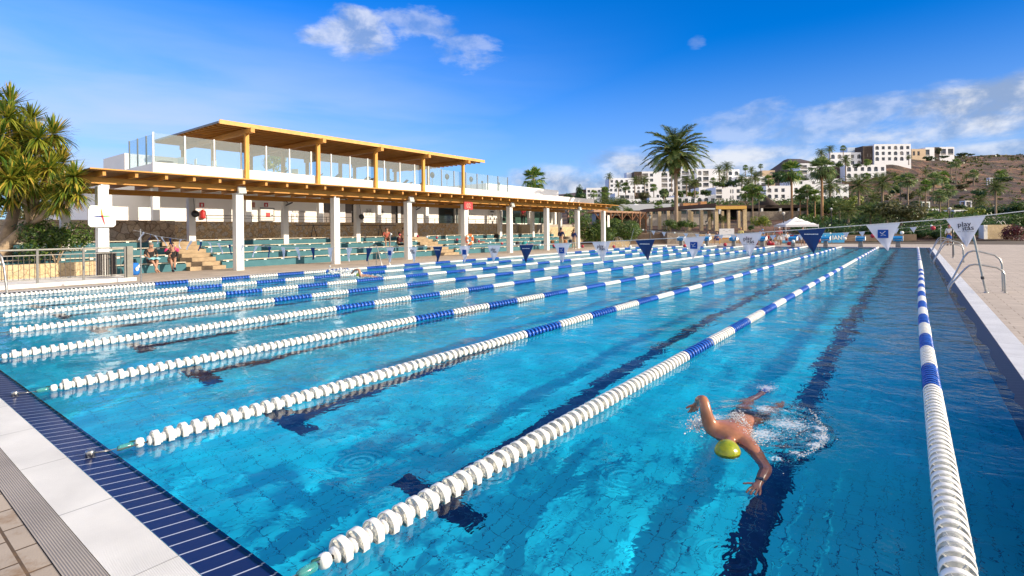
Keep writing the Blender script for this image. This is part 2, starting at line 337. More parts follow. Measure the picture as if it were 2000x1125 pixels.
# white overflow grating: ridged strip, bars run across the strip
def ridged(name, c, pitch, axis, depth=0.004, dark=0.5, rough=0.5):
    m, N, L, b = nodes(name); b.inputs['Roughness'].default_value = rough
    tc = N.new('ShaderNodeTexCoord'); w = N.new('ShaderNodeTexWave'); w.wave_type = 'BANDS'; w.bands_direction = axis; w.inputs['Scale'].default_value = 0.314159 / pitch * 1.0
    L.new(tc.outputs['Object'], w.inputs['Vector'])
    bp = N.new('ShaderNodeBump'); bp.inputs['Strength'].default_value = 0.9; bp.inputs['Distance'].default_value = depth; L.new(w.outputs['Fac'], bp.inputs['Height']); L.new(bp.outputs[0], b.inputs['Normal'])
    mx = N.new('ShaderNodeMixRGB'); mx.inputs[1].default_value = tuple(x * dark for x in c) + (1,); mx.inputs[2].default_value = tuple(c) + (1,)
    r = N.new('ShaderNodeMapRange'); r.inputs[1].default_value = 0.0; r.inputs[2].default_value = 0.35; L.new(w.outputs['Fac'], r.inputs[0])
    n = N.new('ShaderNodeTexNoise'); n.inputs['Scale'].default_value = 2.2; n.inputs['Detail'].default_value = 5; L.new(tc.outputs['Object'], n.inputs['Vector'])
    mm = N.new('ShaderNodeMapRange'); mm.inputs[1].default_value = 0.3; mm.inputs[2].default_value = 0.7; mm.inputs[3].default_value = 0.84; mm.inputs[4].default_value = 1.04; L.new(n.outputs['Fac'], mm.inputs[0])
    v = N.new('ShaderNodeVectorMath'); v.operation = 'SCALE'; L.new(r.outputs[0], mx.inputs[0]); L.new(mx.outputs[0], v.inputs[0])
    sp = N.new('ShaderNodeSeparateXYZ'); L.new(tc.outputs['Object'], sp.inputs[0]); md = N.new('ShaderNodeMath'); md.operation = 'PINGPONG'; L.new(sp.outputs[0 if axis == 'X' else 1], md.inputs[0]); md.inputs[1].default_value = 0.5
    jt = N.new('ShaderNodeMapRange'); jt.inputs[1].default_value = 0.002; jt.inputs[2].default_value = 0.006; jt.inputs[3].default_value = 0.45; L.new(md.outputs[0], jt.inputs[0]); pr = N.new('ShaderNodeMath'); pr.operation = 'MULTIPLY'; L.new(jt.outputs[0], pr.inputs[0]); L.new(mm.outputs[0], pr.inputs[1])
    L.new(pr.outputs[0], v.inputs['Scale']); L.new(v.outputs[0], b.inputs['Base Color'])
    return m
fring('overflow_grating', 0.252, 0.513, 0.016, 0.016, ridged('grating white', (0.80, 0.80, 0.78), 0.012, 'X', 0.005, 0.66), 'nf')
fring('overflow_grating', 0.252, 0.513, 0.016, 0.016, ridged('grating white side', (0.76, 0.77, 0.79), 0.012, 'Y', 0.004, 0.80), 'rl')
fring('grooved_tile_strip', 0.517, 0.655, 0.017, 0.017, ridged('grooved grey tile', (0.40, 0.355, 0.31), 0.011, 'Y', 0.004, 0.62, 0.7), 'n')
def paving(name, bw, rh, c1, c2, mort, off=0.5, ms=0.008, rust=False):
    m, N, L, b = nodes(name); b.inputs['Roughness'].default_value = 0.85
    tc = N.new('ShaderNodeTexCoord'); br = N.new('ShaderNodeTexBrick'); br.offset = off; br.inputs['Scale'].default_value = 1.0
    br.inputs['Brick Width'].default_value = bw; br.inputs['Row Height'].default_value = rh; br.inputs['Mortar Size'].default_value = ms; br.inputs['Mortar Smooth'].default_value = 0.3
    br.inputs['Color1'].default_value = tuple(c1) + (1,); br.inputs['Color2'].default_value = tuple(c2) + (1,); br.inputs['Mortar'].default_value = tuple(mort) + (1,)
    L.new(tc.outputs['Object'], br.inputs['Vector'])
    n = N.new('ShaderNodeTexNoise'); n.inputs['Scale'].default_value = 1.1; n.inputs['Detail'].default_value = 8; n.inputs['Roughness'].default_value = 0.65; L.new(tc.outputs['Object'], n.inputs['Vector'])
    mr = N.new('ShaderNodeMapRange'); mr.inputs[1].default_value = 0.3; mr.inputs[2].default_value = 0.7; mr.inputs[3].default_value = 0.78; mr.inputs[4].default_value = 1.1; L.new(n.outputs['Fac'], mr.inputs[0])
    v = N.new('ShaderNodeVectorMath'); v.operation = 'SCALE'; L.new(br.outputs['Color'], v.inputs[0]); L.new(mr.outputs[0], v.inputs['Scale']); src = v.outputs[0]
    if rust:
        n2 = N.new('ShaderNodeTexNoise'); n2.inputs['Scale'].default_value = 3.0; n2.inputs['Detail'].default_value = 6; n2.inputs['Roughness'].default_value = 0.7; L.new(tc.outputs['Object'], n2.inputs['Vector'])
        r2 = N.new('ShaderNodeMapRange'); r2.inputs[1].default_value = 0.53; r2.inputs[2].default_value = 0.68; r2.inputs[4].default_value = 0.8; L.new(n2.outputs['Fac'], r2.inputs[0])
        mx = N.new('ShaderNodeMixRGB'); L.new(r2.outputs[0], mx.inputs[0]); L.new(src, mx.inputs[1]); mx.inputs[2].default_value = (0.22, 0.13, 0.06, 1); src = mx.outputs[0]
    L.new(src, b.inputs['Base Color'])
    n3 = N.new('ShaderNodeTexNoise'); n3.inputs['Scale'].default_value = 90; n3.inputs['Detail'].default_value = 3; L.new(tc.outputs['Object'], n3.inputs['Vector'])
    ad = N.new('ShaderNodeMath'); ad.operation = 'MULTIPLY_ADD'; L.new(br.outputs['Fac'], ad.inputs[0]); ad.inputs[1].default_value = -1.5; L.new(n3.outputs['Fac'], ad.inputs[2])
    bp = N.new('ShaderNodeBump'); bp.inputs['Strength'].default_value = 0.5; bp.inputs['Distance'].default_value = 0.004; L.new(ad.outputs[0], bp.inputs['Height']); L.new(bp.outputs[0], b.inputs['Normal'])
    return m
Mpave = paving('sand pavers', 0.5, 0.25, (0.44, 0.375, 0.315), (0.49, 0.42, 0.355), (0.25, 0.205, 0.16))
MpaveN = paving('worn pavers', 0.30, 0.30, (0.37, 0.31, 0.25), (0.43, 0.36, 0.285), (0.10, 0.065, 0.035), 0.5, 0.008, True)
b = MB(); z = 0.013
for (xa, xb, ya, yb) in ((X1 + 0.513, 30, Y0 - 3, 61.5), (-40, X0 - 0.513, Y0 - 3, 61.5), (X0 - 0.513, X1 + 0.513, Y1 + 0.513, 61.5)):
    b.add([(xa, ya, z), (xb, ya, z), (xb, yb, z), (xa, yb, z)], [(0, 1, 2, 3)])
b.build('pavement', Mpave)['kind'] = 'structure'
b = MB(); b.add([(X0 - 0.6, Y0 - 6, 0.012), (X1 + 0.513, Y0 - 6, 0.012), (X1 + 0.513, Y0 - 0.657, 0.012), (X0 - 0.6, Y0 - 0.657, 0.012)], [(0, 1, 2, 3)])
b.build('pavement', MpaveN)['kind'] = 'structure'
# ---------------------------------------------------------------- lane ropes, anchors, ladders, pennants
def float_mb(n=22):
    """one wave-breaking float: flanged ring on four blades round a small hub, a thin clear web inside (axis along Y); it sits low, underside cut flat at the waterline against a second shadow"""
    b = MB(); M = Matrix.Rotation(R(-90), 4, 'X')
    b.lathe([(0.0725, -0.021), (0.076, -0.017), (0.0745, 0.0), (0.076, 0.017), (0.0725, 0.021), (0.0695, 0.021), (0.0695, -0.021), (0.0725, -0.021)], n=n, M=M)
    b.lathe([(0.012, -0.049), (0.040, -0.047), (0.044, -0.038), (0.042, -0.026), (0.022, -0.018), (0.019, 0.0), (0.022, 0.018), (0.042, 0.026), (0.044, 0.038), (0.040, 0.047), (0.012, 0.049)], n=12, M=M)
    for k in range(4):
        Mk = Matrix.Rotation(R(90 * k + 30), 4, 'Y'); b.box(0.020, 0.070, -0.006, 0.012, -0.0016, 0.0016, 0, Mk)
    b.lathe([(0.0695, 0.004), (0.052, 0.010), (0.034, 0.013), (0.020, 0.014)], n=n, M=M, mi=1)
    b.lathe([(0.046, 0.0125), (0.048, 0.0105), (0.050, 0.0125), (0.048, 0.0145), (0.046, 0.0125)], n=n, M=M)
    b.v = [(x, y, max(z, -0.028)) for x, y, z in b.v]  # submerged part flattened away so no second shadow falls on the floor
    return b
def webmat(name, c):
    m = bpy.data.materials.new(name); m.use_nodes = True; N = m.node_tree.nodes; L = m.node_tree.links; t = N.new('ShaderNodeBsdfTransparent'); t.inputs[0].default_value = (.9, .93, .95, 1); p = N['Principled BSDF']; p.inputs['Base Color'].default_value = tuple(c) + (1,); p.inputs['Roughness'].default_value = .25
    mx = N.new('ShaderNodeMixShader'); mx.inputs[0].default_value = .55; L.new(t.outputs[0], mx.inputs[1]); L.new(p.outputs[0], mx.inputs[2]); L.new(mx.outputs[0], N['Material Output'].inputs[0]); return m
def far_ring_mb(b, y, mi, n=9, x=0.0, z=0.03):
    M = Matrix.Rotation(R(-90), 4, 'X')
    o_ = len(b.v); b.lathe([(0.02, -0.03), (0.075, -0.024), (0.075, 0.024), (0.02, 0.03)], (x, y, z), n=n, mi=mi, M=M); b.v[o_:] = [(q[0], q[1], max(q[2], -0.028)) for q in b.v[o_:]]
fl_w = float_mb().build('float_disc', [M_['white_plastic'], webmat('clear web', (.62, .62, .58))]); fl_b = float_mb().build('float_disc', [M_['blue_plastic'], webmat('blue web', (.01, .07, .35))])
mesh_w, mesh_b = fl_w.data, fl_b.data
bpy.data.objects.remove(fl_w); bpy.data.objects.remove(fl_b)
def is_blue(y):
    if 6.6 <= y < 24.66: return int((y - 6.6) / 1.0618) % 2 == 0
    if 31.3 <= y < 47.2: return int((y - 31.3) / 1.06) % 2 == 0
    return False
bottle = mat('teal glassy plastic', (0.10, 0.50, 0.50), 0.12, var=0.0, trans=0.6)
sway = [(-0.055, 0.6), (0, 0), (0.03, 1), (0.02, 2), (0.03, 0.3), (0.02, 1.4), (0.03, 2.2), (0.02, 0.8), (0.02, 1.9)]
rope_lab = ['lane rope nearest the right edge of the pool, running straight away from the viewer', 'lane rope just left of the green-capped swimmer, its first discs near the bottom edge',
 'lane rope third from the right, hooked to the steel bollard on the front edge', 'lane rope fourth from the right, hooked to the smaller bollard at the left frame edge',
 'lane rope fifth from the right, first disc at the left frame edge', 'lane rope sixth from the right, under the reflections of the columns', 'lane rope third from the left pool edge, white then blue and white',
 'lane rope second from the left pool edge, beside the distant swimmer', 'lane rope along the left pool edge beneath the columns']
for i, lx in enumerate(LX):
    t = thing('lane_rope', (lx, Y0, 0.03), rope_lab[i], 'lane rope', 'lane ropes across the pool')
    amp, ph = sway[i]
    def xo(y, amp=amp, ph=ph): return amp * math.sin(math.pi * min(1, max(0, (y - Y0) / 22))) if i == 0 else amp * math.sin(y * 0.35 + ph)
    b = MB(); b.tube([(xo(y), y - Y0, 0) for y in [Y0 + k * 1.25 - (0.2 if k == 40 else 0) for k in range(41)]], 0.006, 5); b.build('cable', M_['dark'], t)
    b = MB(); M = Matrix.Rotation(R(-90), 4, 'X')
    b.lathe([(0.004, 0.01), (0.018, 0.012), (0.024, 0.03), (0.025, 0.09), (0.022, 0.105), (0.010, 0.115)], (0, 0, 0), 12, 0, M); b.build('tension_bottle', bottle, t)
    b = MB(); b.lathe([(0.004, 0.125), (0.03, 0.128), (0.038, 0.145), (0.038, 0.165), (0.03, 0.18), (0.005, 0.183)], (0, 0, 0.0), 14, 0, M); b.build('end_float', M_['white_plastic'], t)
    y = Y0 + 0.25; k = 0; far = MB(); ystart = {0: 2.3}.get(i, 0)
    vis0 = [0, 0, 0, 0, 0, 2.0, 2.3, 2.6, 3.0][i]
    pitch = 0.1
    while y < Y1 - 0.35:
        if k < 100 and y > vis0:
            o = bpy.data.objects.new('float_disc', mesh_b if is_blue(y) else mesh_w); COL.objects.link(o); o.parent = t
            o.location = (xo(y), y - Y0, rnd.uniform(-0.0015, 0.0015)); o.rotation_euler = (rnd.uniform(-.05, .05), 0, rnd.uniform(-.09, .09) + (math.pi if (k // 2) % 2 else 0)); k += 1
        elif y > vis0:
            far_ring_mb(far, y - Y0, 1 if is_blue(y) else 0, 10 if y < 22 else 7, xo(y), 0)
        y += pitch
    o = far.build('float_discs', [M_['white_plastic'], M_['blue_plastic']], t); o['kind'] = 'stuff'
# steel anchor cups with hook and wire on the near edge
an_lab = {3: 'small steel anchor bollard on the tiled edge at the left frame side', 2: 'steel anchor bollard on the navy tiled edge, nearer the viewer'}
for i in (1, 2, 3, 4):
    t = thing('rope_anchor', (LX[i] - 0.06, Y0 - 0.14, 0.0), an_lab.get(i, 'steel rope anchor on the tiled edge, outside the frame at the %s' % ('bottom' if i == 1 else 'left')), 'anchor', 'steel rope anchors on the near edge')
    b = MB(); b.lathe([(0.0, 0.0), (0.030, 0.0), (0.030, 0.052), (0.027, 0.056), (0.0, 0.056)], n=18); b.build('bollard', M_['steel'], t)
    b = MB(); ring = [(0.03 + 0.03 + 0.028 * math.cos(a), 0.02 * math.sin(a) + 0.02, 0.028) for a in [k * math.pi / 6 for k in range(13)]]
    b.tube([(0.0, 0.03, 0.03), (0.02, 0.06, 0.03), (0.035, 0.10, 0.026), (0.02, 0.115, 0.026), (0.0, 0.09, 0.03)], 0.0035, 6)
    b.tube([(0.03, 0.10, 0.026), (0.045, 0.16, 0.028), (0.055, 0.21, 0.03), (0.06, 0.262, 0.03)], 0.003, 6)
    b.tube([(0.0, -0.03, 0.02), (-0.03, 0.0, 0.018), (-0.02, 0.05, 0.016), (0.03, 0.1, 0.022)], 0.0025, 6); b.build('hook', M_['steel'], t)
    b = MB(); b.tube([(0.055, 0.225, 0.03), (0.045, 0.24, 0.05), (0.06, 0.27, 0.055), (0.068, 0.285, 0.03)], [0.006, 0.010, 0.008, 0.005], 6); b.build('strap', mat('dark green strap', (0.01, 0.07, 0.06), 0.5, var=0), t)
# --- text helper: glyph outlines as a thin mesh
def text_obj(s, size, name, m, parent, loc, rot, ext=0.0, align='CENTER'):
    c = bpy.data.curves.new(name, 'FONT'); c.body = s; c.size = size; c.align_x = align; c.align_y = 'CENTER'; c.extrude = ext; c.resolution_u = 2; c.offset = size * 0.012
    tmp = bpy.data.objects.new('tmp_text', c); COL.objects.link(tmp); dg = bpy.context.evaluated_depsgraph_get()
    me = bpy.data.meshes.new_from_object(tmp.evaluated_get(dg)); bpy.data.objects.remove(tmp); bpy.data.curves.remove(c)
    me.materials.clear(); me.materials.append(m); o = bpy.data.objects.new(name, me); COL.objects.link(o); o.parent = parent; o.location = loc; o.rotation_euler = rot; return o
# --- pennant line across the near end (Y = 6.55): a cord that sags, pennants every 0.64 m
CAT = [(1.75, 1.93), (1.1, 1.82), (0.38, 1.73), (-0.89, 1.64), (-2.22, 1.55), (-3.48, 1.49), (-4.76, 1.44), (-6.06, 1.41), (-7.34, 1.38), (-8.63, 1.352), (-10.2, 1.338), (-11.74, 1.335), (-12.96, 1.35), (-14.3, 1.38), (-15.5, 1.43), (-16.69, 1.48), (-17.9, 1.54), (-19.17, 1.61), (-20.35, 1.73), (-21.45, 1.84)]
def catz(x, T=CAT):
    for a, c in zip(T, T[1:]):
        if a[0] >= x >= c[0]: return a[1] + (c[1] - a[1]) * (a[0] - x) / (a[0] - c[0])
    return T[-1][1]
YP = 6.55
pl = thing('pennant_line', (0, YP, 0), 'cord of white and navy triangular pennants sagging across the near end of the pool', 'pennant line')
b = MB(); b.tube([(1.75 - k * 0.4, 0, catz(1.75 - k * 0.4)) for k in range(59)], 0.0045, 6); b.build('cord', mat('white cord', (0.75, 0.75, 0.72), 0.7, var=0), pl)
def clothmat(name, c):
    m = mat(name, c, 0.75, var=0.05, vs=3); N = m.node_tree.nodes; L = m.node_tree.links; t = N.new('ShaderNodeBsdfTranslucent'); t.inputs['Color'].default_value = tuple(c) + (1,)
    mx = N.new('ShaderNodeMixShader'); mx.inputs[0].default_value = 0.35; L.new(N['Principled BSDF'].outputs[0], mx.inputs[1]); L.new(t.outputs[0], mx.inputs[2])
    ts = N.new('ShaderNodeBsdfTransparent'); m2 = N.new('ShaderNodeMixShader'); m2.inputs[0].default_value = 0.0 if c[0] < .1 else 0.12; L.new(mx.outputs[0], m2.inputs[1]); L.new(ts.outputs[0], m2.inputs[2]); L.new(m2.outputs[0], N['Material Output'].inputs[0]); return m
pw = clothmat('white pennant cloth', (0.62, 0.66, 0.78)); pn = clothmat('navy pennant cloth', (0.008, 0.035, 0.14)); pb = clothmat('blue print', (0.01, 0.10, 0.48)); pk = mat('dark print', (0.02, 0.02, 0.05), 0.7, var=0)
pwt = mat('white print', (0.8, 0.85, 0.9), 0.7, var=0)
for k in range(34):
    x = 0.38 - 0.638 * k; z = catz(x)
    if x < -21: break
    w, h = 0.285, 0.275
    kind = ['itas', 'blue', 'navy'][k % 3]
    if kind == 'navy': w, h = 0.27, 0.265
    w *= max(.55, 1 - .045 * max(0, k - 8))
    far = max(0, (k - 10) / 20); tw = (far * rnd.uniform(-1.0, 1.0)) * 1.1 + 0.05; sw = rnd.uniform(-.04, .04) + far * rnd.uniform(-.1, .1)
    b = MB(); n = 6; vs = []
    for r in range(n + 1):
        t_ = r / n; ww = w * (1 - t_) / 2 + 0.002
        for c in range(5):
            s_ = -1 + c / 2; lx = s_ * ww; vs.append((lx * math.cos(tw * t_) + sw * t_ * t_, lx * math.sin(tw * t_) + 0.02 * math.sin(3 * s_ + k) * t_ + far * 0.06 * math.sin(t_ * 3 + k), -h * t_ + (catz(x + lx) - z) * (1 - t_)))
    fs = [(r * 5 + c, r * 5 + c + 1, (r + 1) * 5 + c + 1, (r + 1) * 5 + c) for r in range(n) for c in range(4)]
    b.add(vs, fs, 0, True); pen = b.build('pennant', pn if kind == 'navy' else pw, pl, (x, 0, z))
    tilt = math.atan((catz(x + 0.1) - catz(x - 0.1)) / 0.2)
    if k < 14:
        if kind == 'itas':
            text_obj('play', 0.062, 'lettering', pk, pen, (-0.012, -0.014, -0.062), (R(90), -tilt, 0), 0.001); text_obj('itas', 0.062, 'lettering', pk, pen, (0.016, -0.014, -0.098), (R(90), -tilt, 0), 0.001)
            if k < 4: b = MB(); [b.box(xa, xb, -0.013, -0.012, -0.133, -0.129) for xa, xb in ((-0.06, -0.035), (-0.028, -0.005), (0.002, 0.025), (0.032, 0.06))]; b.build('strapline', mat('grey print', (0.2, 0.2, 0.25), 0.7, var=0), pen)
        elif kind == 'blue':
            b = MB(); b.box(-0.045, 0.045, -0.013, -0.011, -0.145, -0.06); q = b.build('blue_square', pb, pen)
            if k < 8:
                b = MB(); b.tube([(-0.025, -0.016, -0.085), (-0.008, -0.016, -0.105), (0.0, -0.016, -0.095), (0.02, -0.016, -0.075)], 0.0028, 4); b.tube([(-0.02, -0.016, -0.12), (0.0, -0.016, -0.113), (0.022, -0.016, -0.118)], 0.002, 4); b.build('emblem', pwt, q)
        else:
            b = MB(); xx = -0.068
            for wd in (0.012, 0.008, 0.012, 0.01, 0.012, 0.01, 0.008, 0.014, 0.01, 0.009, 0.012): b.box(xx, xx + wd * 0.85, -0.014, -0.012, -0.062, -0.053); xx += wd + 0.0018
            b.build('strapline', pwt, pen)
def pole(x, y, h, r, label, lean=(0, 0), m=None, group='poles that carry the lines over the pool', top=True):
    t = thing('line_pole', (x, y, 0.012), label, 'pole', group)
    b = MB(); b.tube([(0, 0, 0), (lean[0], lean[1], h)], r, 10); b.build('shaft', m or M_['steel'], t)
    b = MB(); b.lathe([(0.0, 0.0), (r * 2.2, 0.0), (r * 2.2, 0.012), (r * 1.3, 0.02), (r * 1.2, 0.05), (0, 0.05)], n=14); b.build('base_collar', M_['steel'], t)
    if top: b = MB(); b.tube([(lean[0], lean[1], h - 0.06), (lean[0] + 0.05, lean[1], h - 0.05), (lean[0] + 0.05, lean[1], h)], 0.006, 6); b.build('cleat', M_['dark'], t)
    return t
pole(-21.5, 6.79, 1.86, 0.022, 'steel post at the left pool edge carrying the white pennants, beside the two seated people')
pole(1.75, 6.55, 1.95, 0.022, 'steel post of the pennant line just outside the right frame edge')
t = pole(1.37, 17.27, 1.86, 0.024, 'leaning steel pole beside the near ladder on the right', (-0.30, -0.05)); b = MB(); b.tube([(-0.06, -0.01, 0.33), (-0.07, -0.01, 0.40)], 0.036, 10); b.build('clamp', M_['dark'], t)
pole(-21.4, 17.7, 1.65, 0.02, 'thin steel pole beside the left pool ladder', (0, 0.05))
pole(1.39, 46.4, 1.74, 0.022, 'slim pole beside the far right ladders', (0, 0)); pole(1.55, 35.5, 2.25, 0.028, 'tall dark pole in front of the man in white shirt', (0.0, 0.0), M_['dark'])
pole(-21.5, 46.4, 1.75, 0.025, 'leaning pale pole at the far left corner of the pool', (0.45, 0.1))
t = thing('short_post', (-21.1, 3.3, 0.012), 'short bent steel post in front of the metal fence at the left frame edge', 'post')
b = MB(); b.tube([(0, 0, 0), (-0.05, -0.05, 0.75), (-0.10, -0.09, 1.05), (-0.17, -0.13, 1.16), (-0.30, -0.16, 1.15)], 0.03, 10); b.build('tube', M_['steel'], t)
b = MB(); b.lathe([(0.0, 0.0), (0.06, 0.0), (0.055, 0.02), (0.0, 0.025)], n=14); b.build('base_collar', M_['steel'], t)
# --- rope of red and white balls (15 m line) and a string of small pennants at the far end
B15 = [(1.05, 1.86), (0.36, 1.61), (-0.23, 1.50), (-0.95, 1.41), (-1.74, 1.32), (-4.62, 1.16), (-6.58, 1.09), (-8.6, 1.06), (-10.55, 1.06), (-13.11, 1.12), (-17.48, 1.40), (-21.4, 1.62)]
bl = thing('ball_line', (0, 17.0, 0), 'cord of red and white balls hung low across the middle of the pool', 'ball line')
b = MB(); b.tube([(1.05 - k * 0.45, 0, catz(1.05 - k * 0.45, B15)) for k in range(50)], 0.004, 5); b.build('cord', mat('sand cord', (0.5, 0.40, 0.25), 0.8, var=0), bl)
redp = mat('red plastic', (0.42, 0.015, 0.03), 0.4, var=0)
rb = MB().ball((0, 0, 0), 0.055, n=14).build('ball', redp); wb = MB().ball((0, 0, 0), 0.045, n=14).build('ball', M_['white_plastic'])
x = 0.36; k = 0
while x > -20.8:
    o = rb.copy() if k % 2 == 0 else wb.copy(); COL.objects.link(o); o.parent = bl; o.location = (x, 0, catz(x, B15)); x -= 0.63; k += 1
bpy.data.objects.remove(rb); bpy.data.objects.remove(wb)
B46 = [(1.39, 1.74), (0.37, 1.66), (-2.58, 1.36), (-6, 1.15), (-10, 1.05), (-14, 1.15), (-18, 1.4), (-21.1, 1.75)]
fp = thing('pennant_string', (0, 46.4, 0), 'thin string of tiny white pennants and beads at the far end of the pool', 'pennant line')
b = MB(); b.tube([(1.39 - k * 0.5, 0, catz(1.39 - k * 0.5, B46)) for k in range(45)], 0.008, 4); b.build('cord', mat('pale cord', (0.6, 0.58, 0.5), 0.8, var=0), fp)
for k in range(22):
    x = 0.9 - k * 1.0; z = catz(x, B46); b = MB()
    if k % 3 == 0: b.ball((0, 0, 0), 0.07, n=8)
    else: b.add([(-0.2, 0, 0), (0.2, 0, 0), (0.02, 0.03, -0.4)], [(0, 1, 2)]); b.add([(-0.2, 0.01, 0), (0.02, 0.04, -0.4), (0.2, 0.01, 0)], [(0, 1, 2)])
    b.build('bead' if k % 3 == 0 else 'pennant', M_['white_plastic'] if k % 3 == 0 else pw, fp, (x, 0, z))
# --- pool ladders
def ladder(x, y, rz, label, rails=((0.0, 0.68), (0.42, 1.0)), r=0.021):
    t = thing('pool_ladder', (x, y, 0.0), label, 'ladder', 'steel pool ladders', rz)
    for yy, hh in rails:
        k = hh / 1.0
        b = MB(); pts = [(-0.02, -1.1), (-0.02, -0.1), (0.0, 0.06), (0.05, 0.18), (0.32, 0.84 * k), (0.40, 0.96 * k), (0.50, 1.0 * k), (0.62, 0.985 * k), (0.90, 0.90 * k), (1.00, 0.80 * k), (1.04, 0.66 * k), (1.05, 0.0)]
        b.tube([(px, yy, pz + 0.012) for px, pz in pts], r, 12); b.build('rail', M_['steel'], t)
        b = MB(); b.lathe([(0.0, 0.014), (0.045, 0.014), (0.04, 0.022), (0.0, 0.024)], (1.05, yy, 0), 14); b.build('foot_flange', M_['steel'], t)
    for k in range(3):
        b = MB(); b.box(-0.07, 0.03, rails[0][0] + 0.02, rails[1][0] - 0.02, -0.30 - 0.28 * k, -0.275 - 0.28 * k); b.build('step', M_['steel'], t)
    return t
ladder(0.68, 17.45, 0, 'steel pool ladder nearest the viewer on the right edge')
ladder(0.68, 31.0, 0, 'middle steel ladder on the right pool edge', ((0.0, 0.85), (0.5, 1.0))); ladder(0.68, 38.5, 0, 'farthest steel ladder on the right pool edge', ((0.0, 0.9), (0.5, 1.0)))
ladder(-20.93, 17.3, R(180), 'steel ladder on the left pool edge in front of the blue benches', ((0.0, 0.72), (0.5, 1.05))); ladder(-20.93, 44.5, R(180), 'steel ladder at the far left corner of the pool', ((0.0, 0.9), (0.5, 1.0)))
# --- starting blocks on the far edge, one per lane
Mblue = mat('blue block top', (0.01, 0.22, 0.50), 0.4, var=0.06)
def block():
    t = thing('starting_block', (0, 0, 0.016), 'x', 'starting block', 'starting blocks on the far edge')
    b = MB(); b.prism([(-0.17, 0.0), (0.17, 0.0), (0.13, 0.62), (-0.13, 0.62)], 0.12, 0.42); b.build('pedestal', mat('block concrete', (0.20, 0.20, 0.20), 0.8, bump=0.1), t)
    M = Matrix.Translation((0, 0.28, 0.80)) @ Matrix.Rotation(R(10), 4, 'X')
    b = MB(); b.box(-0.33, 0.33, -0.34, 0.36, -0.05, 0.03, 0, M); b.box(-0.33, 0.33, -0.36, -0.33, -0.26, 0.02, 0, M); b.build('platform', Mblue, t, bevel=0.01)
    for s in (-1, 1): MB().box(s * 0.33 - 0.012, s * 0.33 + 0.012, -0.37, 0.37, -0.24, 0.05, 0, M).build('side_frame', M_['white'], t)
    b = MB(); b.tube([(-0.24, -0.12, 0.50), (-0.24, -0.16, 0.62), (0.24, -0.16, 0.62), (0.24, -0.12, 0.50)], 0.014, 8); b.tube([(-0.24, 0.12, 0.5), (-0.24, -0.12, 0.5)], 0.014, 6); b.tube([(0.24, 0.12, 0.5), (0.24, -0.12, 0.5)], 0.014, 6); b.build('grab_bar', M_['steel'], t)
    return t
blk = None
bl_lab = ['blue starting block at the far right end of the row, nearest the ladders', 'second blue starting block from the right, behind the pennant with a blue square', 'third starting block from the right, before the blue banner', 'fourth starting block from the right, left of the blue banner', 'fifth starting block from the right beside the white tent', 'sixth starting block from the right near the crowd', 'seventh starting block from the right behind the white pennant', 'leftmost starting block by the white board']
for i in range(8):
    cx = (LX[i] + LX[i + 1]) / 2
    if blk is None: blk = block(); blk.location = (cx, 51.95, 0.016); blk['label'] = bl_lab[0]
    else: dup(blk, (cx, 51.95, 0.016), 0, bl_lab[i])
# ---------------------------------------------------------------- stand, colonnade, clubhouse, roof terrace
def wood(name, c1, c2, axis=(1, 14, 14), rough=0.6, vs=1.2):
    m, N, L, b = nodes(name); b.inputs['Roughness'].default_value = rough
    tc = N.new('ShaderNodeTexCoord'); mp = N.new('ShaderNodeMapping'); mp.inputs['Scale'].default_value = axis; L.new(tc.outputs['Object'], mp.inputs[0])
    n = N.new('ShaderNodeTexNoise'); n.inputs['Scale'].default_value = vs; n.inputs['Detail'].default_value = 6; n.inputs['Distortion'].default_value = 0.6; L.new(mp.outputs[0], n.inputs['Vector'])
    mx = N.new('ShaderNodeMixRGB'); mx.inputs[1].default_value = tuple(c1) + (1,); mx.inputs[2].default_value = tuple(c2) + (1,); r = N.new('ShaderNodeMapRange'); r.inputs[1].default_value = 0.35; r.inputs[2].default_value = 0.65
    L.new(n.outputs['Fac'], r.inputs[0]); L.new(r.outputs[0], mx.inputs[0]); L.new(mx.outputs[0], b.inputs['Base Color']); return m
Mw_y = wood('varnished timber along', (0.66, 0.30, 0.045), (0.48, 0.20, 0.03), (14, 1, 14)); Mw_x = wood('varnished timber across', (0.64, 0.30, 0.05), (0.46, 0.19, 0.03), (1, 14, 14)); Mw_z = wood('varnished timber upright', (0.70, 0.36, 0.05), (0.54, 0.24, 0.03), (14, 14, 1))
Mboard = wood('roof boarding', (0.34, 0.16, 0.05), (0.24, 0.10, 0.03), (14, 1, 14))
